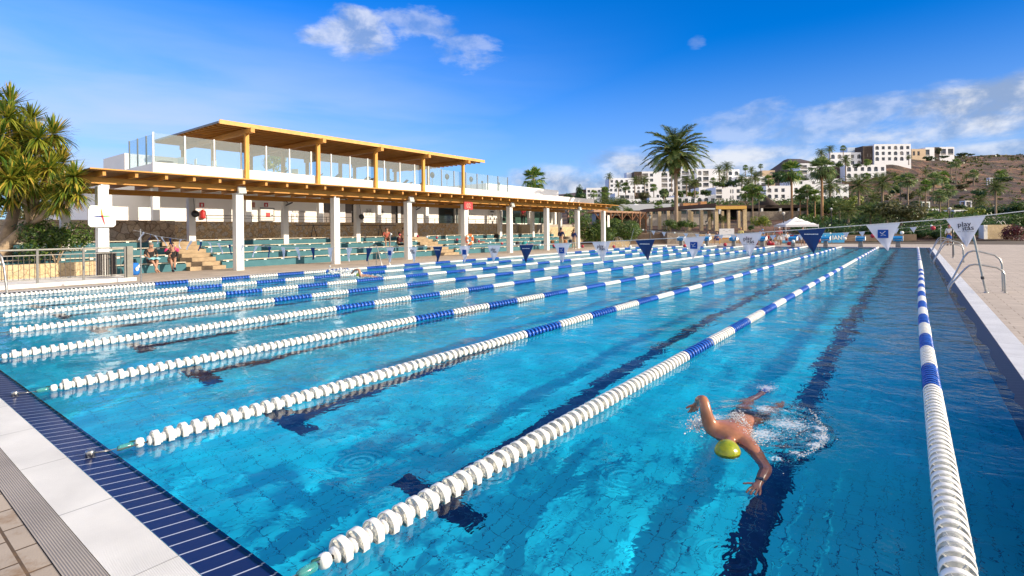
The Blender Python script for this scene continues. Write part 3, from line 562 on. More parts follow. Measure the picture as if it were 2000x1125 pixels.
def stone(name, c1, c2, c3, scale=2.2, mort=(0.10, 0.07, 0.05), ms=0.05, rot=None):
    """random rubble stone facing: cells of different tints between dark joints"""
    m, N, L, b = nodes(name); b.inputs['Roughness'].default_value = 0.85
    tc = N.new('ShaderNodeTexCoord'); nz = N.new('ShaderNodeTexNoise'); nz.inputs['Scale'].default_value = 2.5; L.new(tc.outputs['Object'], nz.inputs['Vector'])
    ad = N.new('ShaderNodeMixRGB'); ad.blend_type = 'ADD'; ad.inputs[0].default_value = 0.25; L.new(tc.outputs['Object'], ad.inputs[1]); L.new(nz.outputs['Color'], ad.inputs[2])
    v1 = N.new('ShaderNodeTexVoronoi'); v1.inputs['Scale'].default_value = scale; v1.feature = 'F1'; L.new(ad.outputs[0], v1.inputs['Vector'])
    v2 = N.new('ShaderNodeTexVoronoi'); v2.inputs['Scale'].default_value = scale; v2.feature = 'DISTANCE_TO_EDGE'; L.new(ad.outputs[0], v2.inputs['Vector'])
    rp = N.new('ShaderNodeValToRGB'); e = rp.color_ramp.elements; e[0].color = tuple(c1) + (1,); e[0].position = 0.2; e[1].color = tuple(c2) + (1,); e[1].position = 0.55; x = e.new(0.85); x.color = tuple(c3) + (1,)
    sp = N.new('ShaderNodeSeparateColor'); L.new(v1.outputs['Color'], sp.inputs[0]); L.new(sp.outputs[0], rp.inputs[0])
    n2 = N.new('ShaderNodeTexNoise'); n2.inputs['Scale'].default_value = 14; n2.inputs['Detail'].default_value = 5; L.new(tc.outputs['Object'], n2.inputs['Vector'])
    ms_ = N.new('ShaderNodeMapRange'); ms_.inputs[1].default_value = 0.3; ms_.inputs[2].default_value = 0.7; ms_.inputs[3].default_value = 0.75; ms_.inputs[4].default_value = 1.15; L.new(n2.outputs['Fac'], ms_.inputs[0])
    sc_ = N.new('ShaderNodeVectorMath'); sc_.operation = 'SCALE'; L.new(rp.outputs[0], sc_.inputs[0]); L.new(ms_.outputs[0], sc_.inputs['Scale'])
    r = N.new('ShaderNodeMapRange'); r.inputs[1].default_value = 0.0; r.inputs[2].default_value = ms; L.new(v2.outputs['Distance'], r.inputs[0])
    mx = N.new('ShaderNodeMixRGB'); mx.inputs[1].default_value = tuple(mort) + (1,); L.new(r.outputs[0], mx.inputs[0]); L.new(sc_.outputs[0], mx.inputs[2]); L.new(mx.outputs[0], b.inputs['Base Color'])
    bp = N.new('ShaderNodeBump'); bp.inputs['Strength'].default_value = 0.8; bp.inputs['Distance'].default_value = 0.03; L.new(r.outputs[0], bp.inputs['Height']); L.new(bp.outputs[0], b.inputs['Normal']); return m
Mst_big = stone('brown rubble wall, large stones', (0.42, 0.32, 0.23), (0.60, 0.47, 0.33), (0.52, 0.44, 0.36), 3.0, (0.16, 0.10, 0.06), 0.05)
Mst_gold = stone('golden rubble wall', (0.68, 0.46, 0.24), (0.80, 0.61, 0.36), (0.70, 0.60, 0.48), 5.2, (0.28, 0.17, 0.09), 0.05)
Mst_sand = stone('sand coloured stone blocks', (0.56, 0.43, 0.25), (0.62, 0.49, 0.30), (0.52, 0.40, 0.25), 3.0, (0.38, 0.28, 0.16), 0.02)
Mst_grey = stone('grey brown rubble', (0.22, 0.18, 0.15), (0.30, 0.25, 0.20), (0.26, 0.23, 0.20), 1.4, (0.12, 0.09, 0.07), 0.04)
Mteal = mat('teal painted concrete', (0.030, 0.135, 0.17), 0.7, var=0.10, vs=2.5, bump=0.08, col2=(0.045, 0.165, 0.20)); Mcream = wood('pale seat board', (0.62, 0.55, 0.42), (0.50, 0.43, 0.33), (14, 1, 14))
Mstep = mat('sandstone steps', (0.43, 0.32, 0.20), 0.85, var=0.16, vs=3, bump=0.2, bs=20)
Mplaster = mat('white plaster', (0.82, 0.80, 0.77), 0.8, var=0.035, vs=0.7, bump=0.05, bs=30)
Mwarm = mat('white plaster under the roof', (0.88, 0.85, 0.81), 0.8, var=0.03, vs=0.8)
Mconc = mat('concrete', (0.40, 0.35, 0.29), 0.85, var=0.15, vs=1.5, bump=0.1)
Mdoor = mat('grey brown doors', (0.16, 0.13, 0.115), 0.5, var=0.06); Mdkglass = mat('dark glass', (0.02, 0.03, 0.03), 0.08, var=0.0); Mgrglass = mat('green grey glass', (0.05, 0.11, 0.09), 0.08, var=0.1, vs=2.0)
def glassmat(name, tint, tr=0.88):
    m = bpy.data.materials.new(name); m.use_nodes = True; N = m.node_tree.nodes; L = m.node_tree.links; N.remove(N['Principled BSDF'])
    t = N.new('ShaderNodeBsdfTransparent'); t.inputs['Color'].default_value = tuple(tint) + (1,); g = N.new('ShaderNodeBsdfGlossy'); g.inputs['Roughness'].default_value = 0.02
    d = N.new('ShaderNodeBsdfDiffuse'); d.inputs['Color'].default_value = (0.7, 0.78, 0.78, 1); lw = N.new('ShaderNodeLayerWeight'); lw.inputs[0].default_value = 0.5; pw_ = N.new('ShaderNodeMath'); pw_.operation = 'POWER'; L.new(lw.outputs['Facing'], pw_.inputs[0]); pw_.inputs[1].default_value = 4.0; f = N.new('ShaderNodeMath'); f.operation = 'MULTIPLY_ADD'; L.new(pw_.outputs[0], f.inputs[0]); f.inputs[1].default_value = 0.75; f.inputs[2].default_value = 0.05
    m1 = N.new('ShaderNodeMixShader'); m1.inputs[0].default_value = 0.10; L.new(t.outputs[0], m1.inputs[1]); L.new(d.outputs[0], m1.inputs[2])
    m2 = N.new('ShaderNodeMixShader'); L.new(f.outputs[0], m2.inputs[0]); L.new(m1.outputs[0], m2.inputs[1]); L.new(g.outputs[0], m2.inputs[2]); L.new(m2.outputs[0], N['Material Output'].inputs[0]); return m
Mglass = glassmat('balustrade glass', (0.86, 0.93, 0.92))
YC = [6.5 + 5.07 * k for k in range(9)]
# --- colonnade with timber roof
cg = thing('colonnade', (-24.5, 26, 0), 'long open colonnade of white square columns with a timber lean-to roof beside the pool', 'colonnade')
def lc(b): return b
def P_(b, name, m, parent, **k):     # build world-placed geometry under a parent standing at parent.location
    o = b.build(name, m, parent, **k); o.matrix_parent_inverse = Matrix.Translation(parent.location).inverted(); return o
for i, y in enumerate(YC):
    b = MB(); b.box(-24.72, -24.36, y - 0.17, y + 0.17, 0.0, 3.52); P_(b, 'column', M_['white'], cg, bevel=0.008)
    b = MB(); b.box(-24.58, -24.50, y - 0.04, y + 0.04, 3.52, 3.62); P_(b, 'post_shoe', M_['steel'], cg)
    b = MB(); b.box(-29.72, -29.40, y - 0.16, y + 0.16, 1.0, 3.52); P_(b, 'column', M_['white'], cg, bevel=0.008)
b = MB(); b.box(-24.60, -24.44, 5.4, 47.9, 3.62, 3.86); P_(b, 'beam', Mw_y, cg)
b = MB(); b.box(-29.62, -29.48, 5.4, 47.9, 3.55, 3.80); P_(b, 'beam', Mw_y, cg)
for k in range(42):
    y = 6.34 + 1.015 * k
    if y > 47.8: break
    b = MB(); b.box(-30.3, -23.62, y - 0.05, y + 0.05, 3.862, 4.058); P_(b, 'rafter', Mw_x, cg)
b = MB()
for k in range(56): b.box(-30.4 + k * 0.123, -30.4 + k * 0.123 + 0.112, 5.9, 48.4, 4.060, 4.078)
P_(b, 'roof_boarding', Mboard, cg)
b = MB(); b.box(-30.42, -23.49, 5.88, 48.42, 4.080, 4.098); P_(b, 'roof_sheet', mat('roof sheet', (0.24, 0.20, 0.16), 0.8), cg)
b = MB(); b.box(-23.50, -23.475, 5.88, 48.42, 4.062, 4.105); P_(b, 'fascia', Mw_y, cg)
# --- bleachers in three blocks between flights of steps
RX = [26.5, 27.48, 28.46, 29.44]; RZ = [0.33, 0.66, 0.98, 1.31]
_b = MB().box(-0.16, 0.16, -0.06, 0.06, -0.026, 0.027).build('bracket', M_['white_plastic']); BRK = _b.data; bpy.data.objects.remove(_b)
def bleacher(y0, y1, label):
    t = thing('bleacher', (-28, (y0 + y1) / 2, 0), label, 'bleacher', 'teal bleachers under the colonnade')
    for r in range(4):
        b = MB(); xa, xb = -RX[r], -(RX[r + 1] if r < 3 else 30.3)
        b.box(xb, xa, y0, y1, 0 if r < 2 else 0.2, RZ[r] - (0.04 if r == 3 else 0.0)) if r < 3 else b.box(-29.9, xa, y0, y1, 0.2, RZ[r])
        P_(b, 'tier', Mteal, t)
        b = MB(); b.box(xa - 0.34, xa + 0.03, y0 + 0.03, y1 - 0.03, RZ[r] + 0.055, RZ[r] + 0.09); q = P_(b, 'seat_board', Mcream, t)
        y = y0 + 0.25
        while y < y1:
            o = bpy.data.objects.new('bracket', BRK); COL.objects.link(o); o.parent = q; o.location = (xa - 0.14, y, RZ[r] + 0.027); y += 0.93
    return t
def steps(y0, y1, label):
    t = thing('stairway', (-28, (y0 + y1) / 2, 0), label, 'steps', 'sandstone flights between the bleachers')
    b = MB()
    for k in range(7): xa = -26.1 - k * 0.53; b.box(-30.3, xa, y0 + 0.004, y1 - 0.004, 0.0 if k == 0 else 0.187 * k, 0.187 * (k + 1))
    P_(b, 'tread', Mstep, t); return t
bleacher(2.0, 10.15, 'teal bleacher block on the left, where the two people sit')
bleacher(11.72, 26.1, 'long teal bleacher block in the middle, behind the second and third columns')
bleacher(27.9, 45.6, 'far teal bleacher block strewn with bags and towels')
steps(10.15, 11.72, 'sandstone steps to the right of the two seated people'); steps(26.1, 27.9, 'sandstone steps beside the shirtless seated man')
b = MB(); b.box(-31, -29.92, 1.0, 50.5, 0.0, 1.0); o = b.build('walkway', Mconc); o['kind'] = 'structure'
b = MB(); b.box(-31.4, -31.0, 11.3, 38.2, 1.0, 2.37); o = b.build('stone_wall', Mst_gold); tag(o, 'golden rubble retaining wall behind the bleachers, under the clubhouse terrace', 'stone wall')
b = MB(); b.box(-31.4, -30.9, -3.0, 11.3, 0.0, 2.40); o = b.build('stone_wall', Mst_big); tag(o, 'brown retaining wall of large stones behind the pace clock and left bleacher', 'stone wall')
b = MB(); b.box(-31.4, -31.02, 38.3, 41.4, 1.0, 2.25); b.box(-31.4, -31.02, 42.2, 44.9, 1.0, 2.25); b.box(-31.4, -31.02, 47.0, 55.5, 0.2, 2.05)
o = b.build('stone_wall', Mst_sand); tag(o, 'sunlit sand coloured low wall with gaps at the far end of the terrace', 'stone wall')
b = MB(); b.box(-60, -31.42, -4, 60, 0.0, 2.33); o = b.build('terrace', Mconc); o['kind'] = 'structure'
t = thing('terrace_railing', (-31.25, 26, 2.37), 'low grey metal railing along the top of the golden stone wall', 'railing')
b = MB(); b.tube([(-31.2, 12.9, 2.72), (-31.2, 46, 2.72)], 0.02, 6); b.tube([(-31.2, 12.9, 2.56), (-31.2, 46, 2.56)], 0.012, 6); P_(b, 'rail', M_['grey'], t)
for k in range(14): b = MB(); b.tube([(-31.2, 13 + k * 2.5, 2.33), (-31.2, 13 + k * 2.5, 2.72)], 0.02, 6); P_(b, 'post', M_['grey'], t)
# --- clubhouse
ch = thing('clubhouse', (-34.5, 28, 2.33), 'long low white clubhouse with brown doors and a flat roof terrace behind the colonnade', 'building')
def ywall(b, x0, x1, y0, y1, z0, z1, holes, mi=0):
    """a wall in the plane of X with rectangular openings (ya, yb, za, zb)"""
    ys = sorted({y0, y1, *[h[0] for h in holes], *[h[1] for h in holes]}); zs = sorted({z0, z1, *[h[2] for h in holes], *[h[3] for h in holes]})
    for ya, yb in zip(ys, ys[1:]):
        run = None
        for za, zb in zip(zs, zs[1:]):
            cy, cz = (ya + yb) / 2, (za + zb) / 2
            hit = any(h[0] < cy < h[1] and h[2] < cz < h[3] for h in holes)
            if not hit: run = [run[0], zb] if run else [za, zb]
            if hit or zb == zs[-1]:
                if run: b.box(x0, x1, ya, yb, run[0], run[1], mi)
                run = None
doors = [(22.45, 23.15, 4.35), (24.3, 25.1, 4.35), (28.75, 29.45, 4.35), (29.75, 30.6, 4.35), (16.15, 16.75, 4.4)]
holes = [(a, c, 2.33, h) for a, c, h in doors] + [(27.4, 31.2, 4.5, 4.95), (34.2, 36.4, 2.33, 4.75), (43.3, 53.0, 2.5, 4.6)]
b = MB(); ywall(b, -34.8, -34.5, 9.0, 53.4, 2.33, 5.0, holes); b.box(-45, -34.8, 9.0, 9.3, 2.33, 5.0); b.box(-45, -34.8, 53.1, 53.4, 2.33, 5.0); b.box(-45, -44.8, 9.3, 53.1, 2.33, 5.0)
P_(b, 'wall', Mwarm, ch)
for a, c, h in doors:
    o = P_(MB().box(-34.72, -34.66, a + 0.06, c - 0.06, 2.34, h - 0.06), 'door', wood('brown door', (0.30, 0.15, 0.05), (0.24, 0.11, 0.04)) if a == 16.15 else Mdoor, ch)
    b = MB(); b.box(-34.73, -34.52, a, a + 0.06, 2.34, h); b.box(-34.73, -34.52, c - 0.06, c, 2.34, h); b.box(-34.73, -34.52, a + 0.06, c - 0.06, h - 0.06, h)
    q = b.build('door_frame', M_['dark'], o)
    q = MB().box(-34.66, -34.60, c - 0.16, c - 0.10, 3.2, 3.35).build('handle', M_['steel'], o)
for k in range(3): P_(MB().box(-34.7, -34.66, 27.45 + k * 1.25, 28.6 + k * 1.25, 4.53, 4.92), 'transom_window', Mgrglass, ch)
b = MB(); b.box(-34.72, -34.70, 34.2, 36.4, 2.33, 4.75); P_(b, 'doorway_glass', Mdkglass, ch)
b = MB(); b.box(-34.5, -34.44, 36.5, 37.7, 2.36, 4.05); b2 = P_(b, 'open_door', glassmat('door glass', (0.75, 0.8, 0.8)), ch)
b = MB()
for a in ((36.5, 36.58, 2.34, 4.12), (37.66, 37.74, 2.34, 4.12), (36.58, 37.66, 4.04, 4.12), (36.58, 37.66, 2.34, 2.44)): b.box(-34.43, -34.38, *a)
q = b.build('door_frame', M_['dark'], b2)
for k in range(5): P_(MB().box(-34.72, -34.68, 43.35 + k * 1.93, 45.15 + k * 1.93, 2.5, 4.6), 'window', Mgrglass, ch)
for k in range(10):
    y = 11.17 + 5.05 * k; P_(MB().box(-33.3, -32.98, y - 0.17, y + 0.17, 2.33, 4.25), 'pillar', M_['white'], ch)
for k in range(4): P_(MB().box(-37.3, -37.0, 49 + 3.2 * k, 49.3 + 3.2 * k, 2.33, 4.25), 'pillar', M_['white'], ch)
b = MB(); b.box(-45.2, -32.0, 10.7, 59.0, 4.25, 5.0); b.box(-32.25, -32.0, 10.7, 59.0, 5.002, 5.53); b.box(-45.2, -32.252, 10.7, 10.95, 5.002, 5.46)
P_(b, 'roof_slab', Mplaster, ch)
P_(MB().box(-40.1, -36.3, 10.72, 14.0, 5.002, 6.42), 'stair_head', Mplaster, ch)
P_(MB().box(-52, -36, 42.8, 57, 5.002, 6.75), 'plant_room', Mplaster, ch); P_(MB().box(-50, -45.3, 9.2, 14, 2.3, 6.2), 'rear_wing', Mplaster, ch)
# glass balustrade
gb = thing('glass_balustrade', (-32.1, 26, 5.5), 'tall clear glass balustrade with white posts round the roof terrace', 'balustrade')
ys = [10.76 + 1.535 * k for k in range(21)]
for k, y in enumerate(ys):
    top = 7.13 if y < 31 else 7.0
    P_(MB().box(-32.16, -32.08, y - 0.035, y + 0.035, 5.53, top), 'post', M_['white'] if y < 31 else M_['steel'], gb)
    if k < len(ys) - 1: P_(MB().box(-32.13, -32.115, y + 0.04, ys[k + 1] - 0.04, 5.56, top - 0.03), 'glass_panel', Mglass, gb)
for k in range(3):
    xa = -33.3 - 1.3 * k; P_(MB().box(xa - 0.03, xa + 0.03, 10.80, 10.86, 5.46, 7.08), 'post', M_['grey'], gb); P_(MB().box(xa + 0.04, xa + 1.24, 10.82, 10.835, 5.5, 7.05), 'glass_panel', Mglass, gb)
# timber canopy on the roof
cn = thing('roof_canopy', (-36, 25.5, 5.0), 'wide flat timber canopy on posts over the roof terrace', 'canopy')
YT = [15.58 + 4.78 * k for k in range(5)]
for y in YT:
    for x in (-31.88, -36.3, -41.0):
        P_(MB().box(x - 0.10, x + 0.10, y - 0.11, y + 0.11, 4.9, 7.66), 'post', Mw_z, cn)
    P_(MB().box(-41.3, -31.1, y - 0.12, y + 0.12, 7.662, 7.95), 'beam', Mw_x, cn)
for k in range(17): P_(MB().box(-41.3 + k * 0.58, -41.2 + k * 0.58, 13.95, 37.1, 7.952, 8.06), 'batten', Mw_y, cn)
b = MB(); n = 150
for k in range(n): yy = 13.9 + k * 23.3 / n; b.box(-41.45, -31.53, yy, yy + 0.13, 8.062, 8.085)
P_(b, 'slats', wood('canopy slats', (0.56, 0.25, 0.06), (0.42, 0.17, 0.04), (1, 14, 14)), cn)
P_(MB().box(-41.47, -31.52, 13.88, 37.22, 8.087, 8.12), 'roof_sheet', mat('canopy sheet', (0.20, 0.17, 0.14), 0.8), cn)
P_(MB().box(-31.515, -31.47, 13.86, 37.24, 7.98, 8.22), 'fascia', mat('golden timber fascia', (0.66, 0.37, 0.10), 0.6, var=0.12, vs=3), cn)
P_(MB().box(-41.47, -31.52, 13.82, 13.86, 8.02, 8.13), 'edge_trim', M_['grey'], cn)
# loungers, chairs, table and lamps on the roof
Mlg = mat('dark grey mesh', (0.05, 0.05, 0.055), 0.7)
def lounger():
    t = thing('sun_lounger', (0, 0, 5.0), 'dark grey sun lounger with raised back behind the glass on the roof terrace', 'sun lounger', 'dark loungers on the roof terrace')
    b = MB(); b.box(-0.95, 0.35, -0.32, 0.32, 0.30, 0.36); b.build('seat', Mlg, t)
    M = Matrix.Translation((0.35, 0, 0.33)) @ Matrix.Rotation(R(-42), 4, 'Y'); b = MB(); b.box(0, 0.75, -0.32, 0.32, -0.03, 0.04, 0, M); b.build('backrest', Mlg, t)
    b = MB(); [b.box(x - .03, x + .03, y - .03, y + .03, 0, 0.30) for x in (-0.8, 0.5) for y in (-0.27, 0.27)]; b.build('frame', M_['dark'], t); return t
lg0 = None
for k, y in enumerate([18.0, 20.9, 22.0, 23.4, 24.6, 25.4, 26.6, 27.5, 28.4, 29.3, 30.2, 31.2]):
    loc = (-33.4 - 0.5 * (k % 2), y, 5.0 + 0.03 * (k % 3))
    if lg0 is None: lg0 = lounger(); lg0.location = loc; lg0.rotation_euler.z = R(60)
    else: dup(lg0, loc, R(60 + rnd.uniform(-25, 25)))
    [o for o in COL.objects if o.name.startswith('sun_lounger')][-1]['label'] = 'dark grey sun lounger on the roof terrace, %s from the left' % ['first', 'second', 'third', 'fourth', 'fifth', 'sixth', 'seventh', 'eighth', 'ninth', 'tenth', 'eleventh', 'twelfth'][k]
def tchair(x, y, rz, label):
    t = thing('terrace_chair', (x, y, 5.0), label, 'chair', 'white chairs on the roof terrace', rz)
    b = MB(); b.box(-.25, .25, -.25, .25, .44, .47); b.build('seat', M_['white_plastic'], t); b = MB(); b.box(-.25, .25, .23, .26, .47, 1.02); b.build('backrest', M_['white_plastic'], t)
    for a in (-.23, .23):
        for c in (-.23, .23): b = MB(); b.tube([(a, c, 0), (a, c, .66)], .014, 6); b.build('leg', M_['steel'], t)
    b = MB(); [b.tube([(a, -.25, .66), (a, .25, .66)], .018, 6) for a in (-.25, .25)]; b.build('armrest', M_['steel'], t)
tchair(-32.9, 12.6, R(200), 'white terrace chair on the left by the round table, behind glass'); tchair(-32.9, 13.4, R(170), 'middle white terrace chair behind glass'); tchair(-32.9, 14.4, R(185), 'right white terrace chair behind glass, under the canopy end'); tchair(-33.2, 19.3, R(30), 'white terrace chair standing between the dark loungers')
t = thing('terrace_table', (-33.2, 11.7, 5.0), 'small dark table with a jug behind the corner of the glass balustrade', 'table'); MB().lathe([(0, .72), (.4, .72), (.4, .75), (0, .75)], n=16).build('tabletop', M_['dark'], t); b = MB(); b.tube([(0, 0, 0), (0, 0, .72)], .03, 8); b.build('pedestal', M_['steel'], t)
def heater(y, label, x=-33):
    t = thing('disc_speaker', (x, y, 5.0), label, 'speaker', 'dark discs on stands on the roof terrace')
    b = MB(); b.tube([(0, 0, 0), (0, 0, 1.35)], .025, 6); b.build('stand', M_['steel'], t); b = MB(); M = Matrix.Rotation(R(90), 4, 'Y'); b.lathe([(0, -.05), (.2, -.05), (.27, 0), (.2, .08), (0, .1)], (0.02, 0, 1.55), 14, 0, M); b.build('disc', M_['dark'], t)
heater(32.0, 'dark round disc on a stand under the right canopy end'); heater(33.8, 'dark round disc on a stand left of the last timber post'); heater(37.0, 'dark round disc on a stand right of the last timber post')
def bollardlamp(y, label):
    t = thing('post_lamp', (-33, y, 5.0), label, 'lamp', 'short dark post lamps on the roof'); b = MB(); b.tube([(0, 0, 0), (0, 0, 1.3)], .035, 8); b.build('shaft', M_['grey'], t); b = MB(); b.lathe([(0, 1.3), (.09, 1.3), (.09, 1.5), (0, 1.52)], n=10); b.build('head', M_['dark'], t)
bollardlamp(38.6, 'dark post lamp on the roof, left one of the pair by the bare glass'); bollardlamp(41.2, 'dark post lamp on the roof, right one of the pair by the bare glass')
# --- things fixed to the columns and walls
def rrect(w, h, r, n=6):
    pts = []
    for cx, cz, a0 in ((w / 2 - r, h / 2 - r, 0), (-w / 2 + r, h / 2 - r, 90), (-w / 2 + r, -h / 2 + r, 180), (w / 2 - r, -h / 2 + r, 270)):
        for k in range(n + 1): a = R(a0 + 90 * k / n); pts.append((cx + r * math.cos(a), cz + r * math.sin(a)))
    return pts
MX = Matrix.Rotation(R(90), 4, 'Z')
pc = thing('pace_clock', (-24.34, 6.43, 2.38), 'white square pace clock with four coloured hands on the first column', 'pace clock')
b = MB(); b.prism(rrect(0.84, 0.80, 0.12), -0.09, 0.0, 0, MX); b.build('case', M_['white_plastic'], pc)
for nm, c, a, l in (('orange_hand', (0.75, 0.28, 0.02), 97, 0.33), ('red_hand', (0.55, 0.02, 0.04), 283, 0.36), ('blue_hand', (0.01, 0.04, 0.20), 185, 0.36), ('green_hand', (0.12, 0.55, 0.10), 4, 0.33)):
    M = Matrix.Rotation(R(90), 4, 'Z') @ Matrix.Rotation(-R(a), 4, 'Y'); b = MB(); b.add([M @ Vector(p) for p in ((0, -0.105, -0.03), (l * 0.6, -0.105, -0.022), (l, -0.105, 0), (l * 0.6, -0.105, 0.022), (0, -0.105, 0.03))], [(0, 1, 2, 3, 4)]); b.build(nm, mat(nm, c, 0.5, var=0), pc)
b = MB(); b.lathe([(0, 0.09), (.03, 0.09), (.03, 0.125), (0, .13)], n=12, M=Matrix.Rotation(R(90), 4, 'Y')); b.build('hub', redp, pc)
for o in list(pc.children):
    pass
def flood(y, label, k):
    t = thing('floodlight', (-24.33, y + 0.05, 3.62), label, 'floodlight', 'floodlights on the column tops')
    M = Matrix.Rotation(R(-20), 4, 'Y'); b = MB(); b.box(0.0, 0.14, -0.17, 0.17, -0.16, 0.16, 0, M); b.build('housing', M_['white_plastic'], t, bevel=0.01); b = MB(); b.box(0.142, 0.15, -0.15, 0.15, -0.14, 0.14, 0, M); b.build('lens', mat('pale lens', (0.5, 0.55, 0.55), 0.15, var=0), t); b = MB(); b.tube([(-0.06, 0, -0.05), (0.02, 0, 0)], .02, 6); b.build('bracket', M_['dark'], t)
flood(YC[1], 'white floodlight on top of the second column', 1); flood(YC[3], 'white floodlight on top of the fourth column', 3); flood(YC[5], 'small white floodlight on the sixth column', 5); flood(YC[7], 'small white floodlight on the eighth column', 7)
def dome(y, label):
    t = thing('hanging_lamp', (-29.3, y, 3.5), label, 'lamp', 'round dark lamps hanging by the inner columns'); b = MB(); b.tube([(0.05, 0, 0), (0.12, 0, -0.35), (0.12, 0, -0.62)], .012, 6); b.build('stem', M_['dark'], t)
    b = MB(); b.lathe([(0, 0.03), (.13, 0.02), (.18, 0), (.18, .08), (.1, .15), (0, .17)], (0.2, 0, -0.8), 16, 0, Matrix.Rotation(R(75), 4, 'Y')); b.build('shade', M_['dark'], t)
dome(YC[1], 'round dark hanging lamp by the inner column near the fire extinguisher'); dome(YC[3], 'round dark hanging lamp by the inner column right of the third column'); dome(YC[6], 'round dark lamp by a far inner column before the green glass')
def fan(y, label):
    t = thing('wall_fan', (-29.35, y, 3.55), label, 'fan', 'small dark fittings on the inner columns'); b = MB(); b.tube([(0, 0, 0), (.15, 0, -.12)], .02, 6); b.build('arm', M_['dark'], t); b = MB(); M = Matrix.Translation((.2, .05, -.16)) @ Matrix.Rotation(R(25), 4, 'X'); b.box(-.05, .05, -.22, .22, -.03, .03, 0, M); b.build('head', M_['dark'], t)
for k in (2, 4, 5): fan(YC[k], 'small dark spotlight on the inner column behind the %s column' % {2: 'third', 4: 'fifth', 5: 'sixth'}[k])
# red digital timer, life ring, small sign
t = thing('digital_timer', (-24.34, YC[4] + 0.12, 3.42), 'red digital timer box on top of the fifth column', 'timer'); MB().box(0, 0.1, -0.42, 0.42, -0.26, 0.26).build('case', mat('red timer case', (0.55, 0.03, 0.03), 0.5), t)
text_obj('02', 0.44, 'digits', mat('lit red digits', (0.9, 0.2, 0.15), 0.5, emit=(1, .2, .15, 0.8)), t, (0.104, 0, -0.01), (R(90), 0, R(90)), 0.001)
t = thing('life_ring', (-24.22, YC[4] + 0.18, 1.12), 'orange life ring hanging on the fifth column', 'life ring')
def torus(R_, r_, n=28, m=10, a0=0, a1=360):
    b = MB(); full = a1 - a0 >= 359; nn = n if full else n + 1; vs = []
    for i in range(nn):
        a = R(a0 + (a1 - a0) * i / n)
        for j in range(m): c = 2 * math.pi * j / m; vs.append((r_ * math.sin(c), (R_ + r_ * math.cos(c)) * math.cos(a), (R_ + r_ * math.cos(c)) * math.sin(a)))
    fs = [(i * m + j, ((i + 1) % nn) * m + j, ((i + 1) % nn) * m + (j + 1) % m, i * m + (j + 1) % m) for i in range(n if full else n) for j in range(m)]
    b.add(vs, fs, 0, True); return b
torus(0.30, 0.085).build('ring', mat('orange plastic', (0.80, 0.16, 0.03), 0.5, var=0.08), t)
for a in (40, 130, 220, 310): torus(0.30, 0.09, 6, 10, a, a + 22).build('band', mat('reflective band', (0.75, 0.7, 0.6), 0.4, var=0), t)
def plate(name, px, py, X_, w, h, m, label, cat, th=0.03, extra=None, group=None):
    p = onX(px, py, X_); t = thing(name, (X_, p.y, p.z), label, cat, group); MB().box(0.002, th, -w / 2, w / 2, -h / 2, h / 2).build('panel', m, t)
    if extra: extra(t, th)
    return t
Mred = mat('fire red', (0.50, 0.02, 0.02), 0.5, var=0.05); Mpaper = mat('paper', (0.75, 0.73, 0.70), 0.8, var=0.03); Mprint = mat('grey print lines', (0.25, 0.24, 0.24), 0.8, var=0)
plate('column_sign', 1188, 432, -24.33, 0.42, 1.15, M_['white_plastic'], 'white upright sign on the last column with faint lettering', 'sign', 0.04, lambda t, th: [MB().box(th, th + .003, -0.1, 0.1, z - .02, z + .02).build('lettering', Mprint, t) for z in (0.12, 0.04)])
def arrow(t, th):
    MB().box(th, th + .004, -.05, .05, -.1, .06).build('flame_mark', Mpaper, t)
plate('fire_sign', 394, 400, -34.48, 0.26, 0.26, Mred, 'small red fire sign above the extinguisher cabinet', 'sign', 0.02, arrow, 'red fire signs on the wall')
plate('fire_sign', 519.5, 400, -34.48, 0.26, 0.26, Mred, 'red fire sign above the hose cabinet', 'sign', 0.02, arrow, 'red fire signs on the wall'); plate('fire_sign', 494, 400, -34.48, 0.26, 0.34, mat('faded red', (0.55, 0.25, 0.18), 0.7), 'faded red notice beside the second white pillar', 'sign', 0.02, None, 'red fire signs on the wall'); plate('fire_sign', 899, 419, -34.48, 0.26, 0.4, Mred, 'small red notice right of the open glass door', 'sign', 0.02, None, 'red fire signs on the wall')
p = onX(395, 418, -34.48); t = thing('fire_extinguisher', (-34.4, p.y, p.z - 0.28), 'red fire extinguisher in a cover hung on the white wall', 'fire extinguisher')
b = MB(); b.lathe([(0, 0), (.15, 0), (.16, .05), (.16, .36), (.13, .46), (.05, .50), (.04, .56), (0, .56)], n=14); b.build('cylinder', Mred, t); b = MB(); b.tube([(0, 0, .54), (.08, .04, .56), (.15, .1, .42), (.14, .12, .2)], .015, 6); b.build('hose', M_['dark'], t)
p = onX(520, 419, -34.48); t = thing('hose_cabinet', (-34.48, p.y, p.z), 'white fire hose cabinet with a red square on the clubhouse wall', 'cabinet')
MB().box(0, .12, -.5, .5, -.45, .45).build('case', Mpaper, t); b = MB(); [b.box(.121, .14, *q) for q in ((-.5, -.45, -.45, .45), (.45, .5, -.45, .45), (-.45, .45, .4, .45), (-.45, .45, -.45, -.4))]; b.build('frame', M_['grey'], t); MB().box(.121, .135, -.08, .2, -.18, .12).build('red_square', Mred, t); MB().box(.121, .16, .3, .38, -.08, -.02).build('latch', M_['dark'], t)
def lines(n, w): 
    def f(t, th): [MB().box(th, th + .003, -w * rnd.uniform(.7, 1), w * rnd.uniform(.5, 1), 0.0 + k * .07 - n * .035, 0.035 + k * .07 - n * .035).build('print', Mprint, t) for k in range(n)]
    return f
plate('notice_board', 585, 413, -34.48, 1.05, 0.12, mat('grey strip', (0.6, 0.57, 0.55), 0.7), 'long thin notice strip on the wall', 'notice'); 
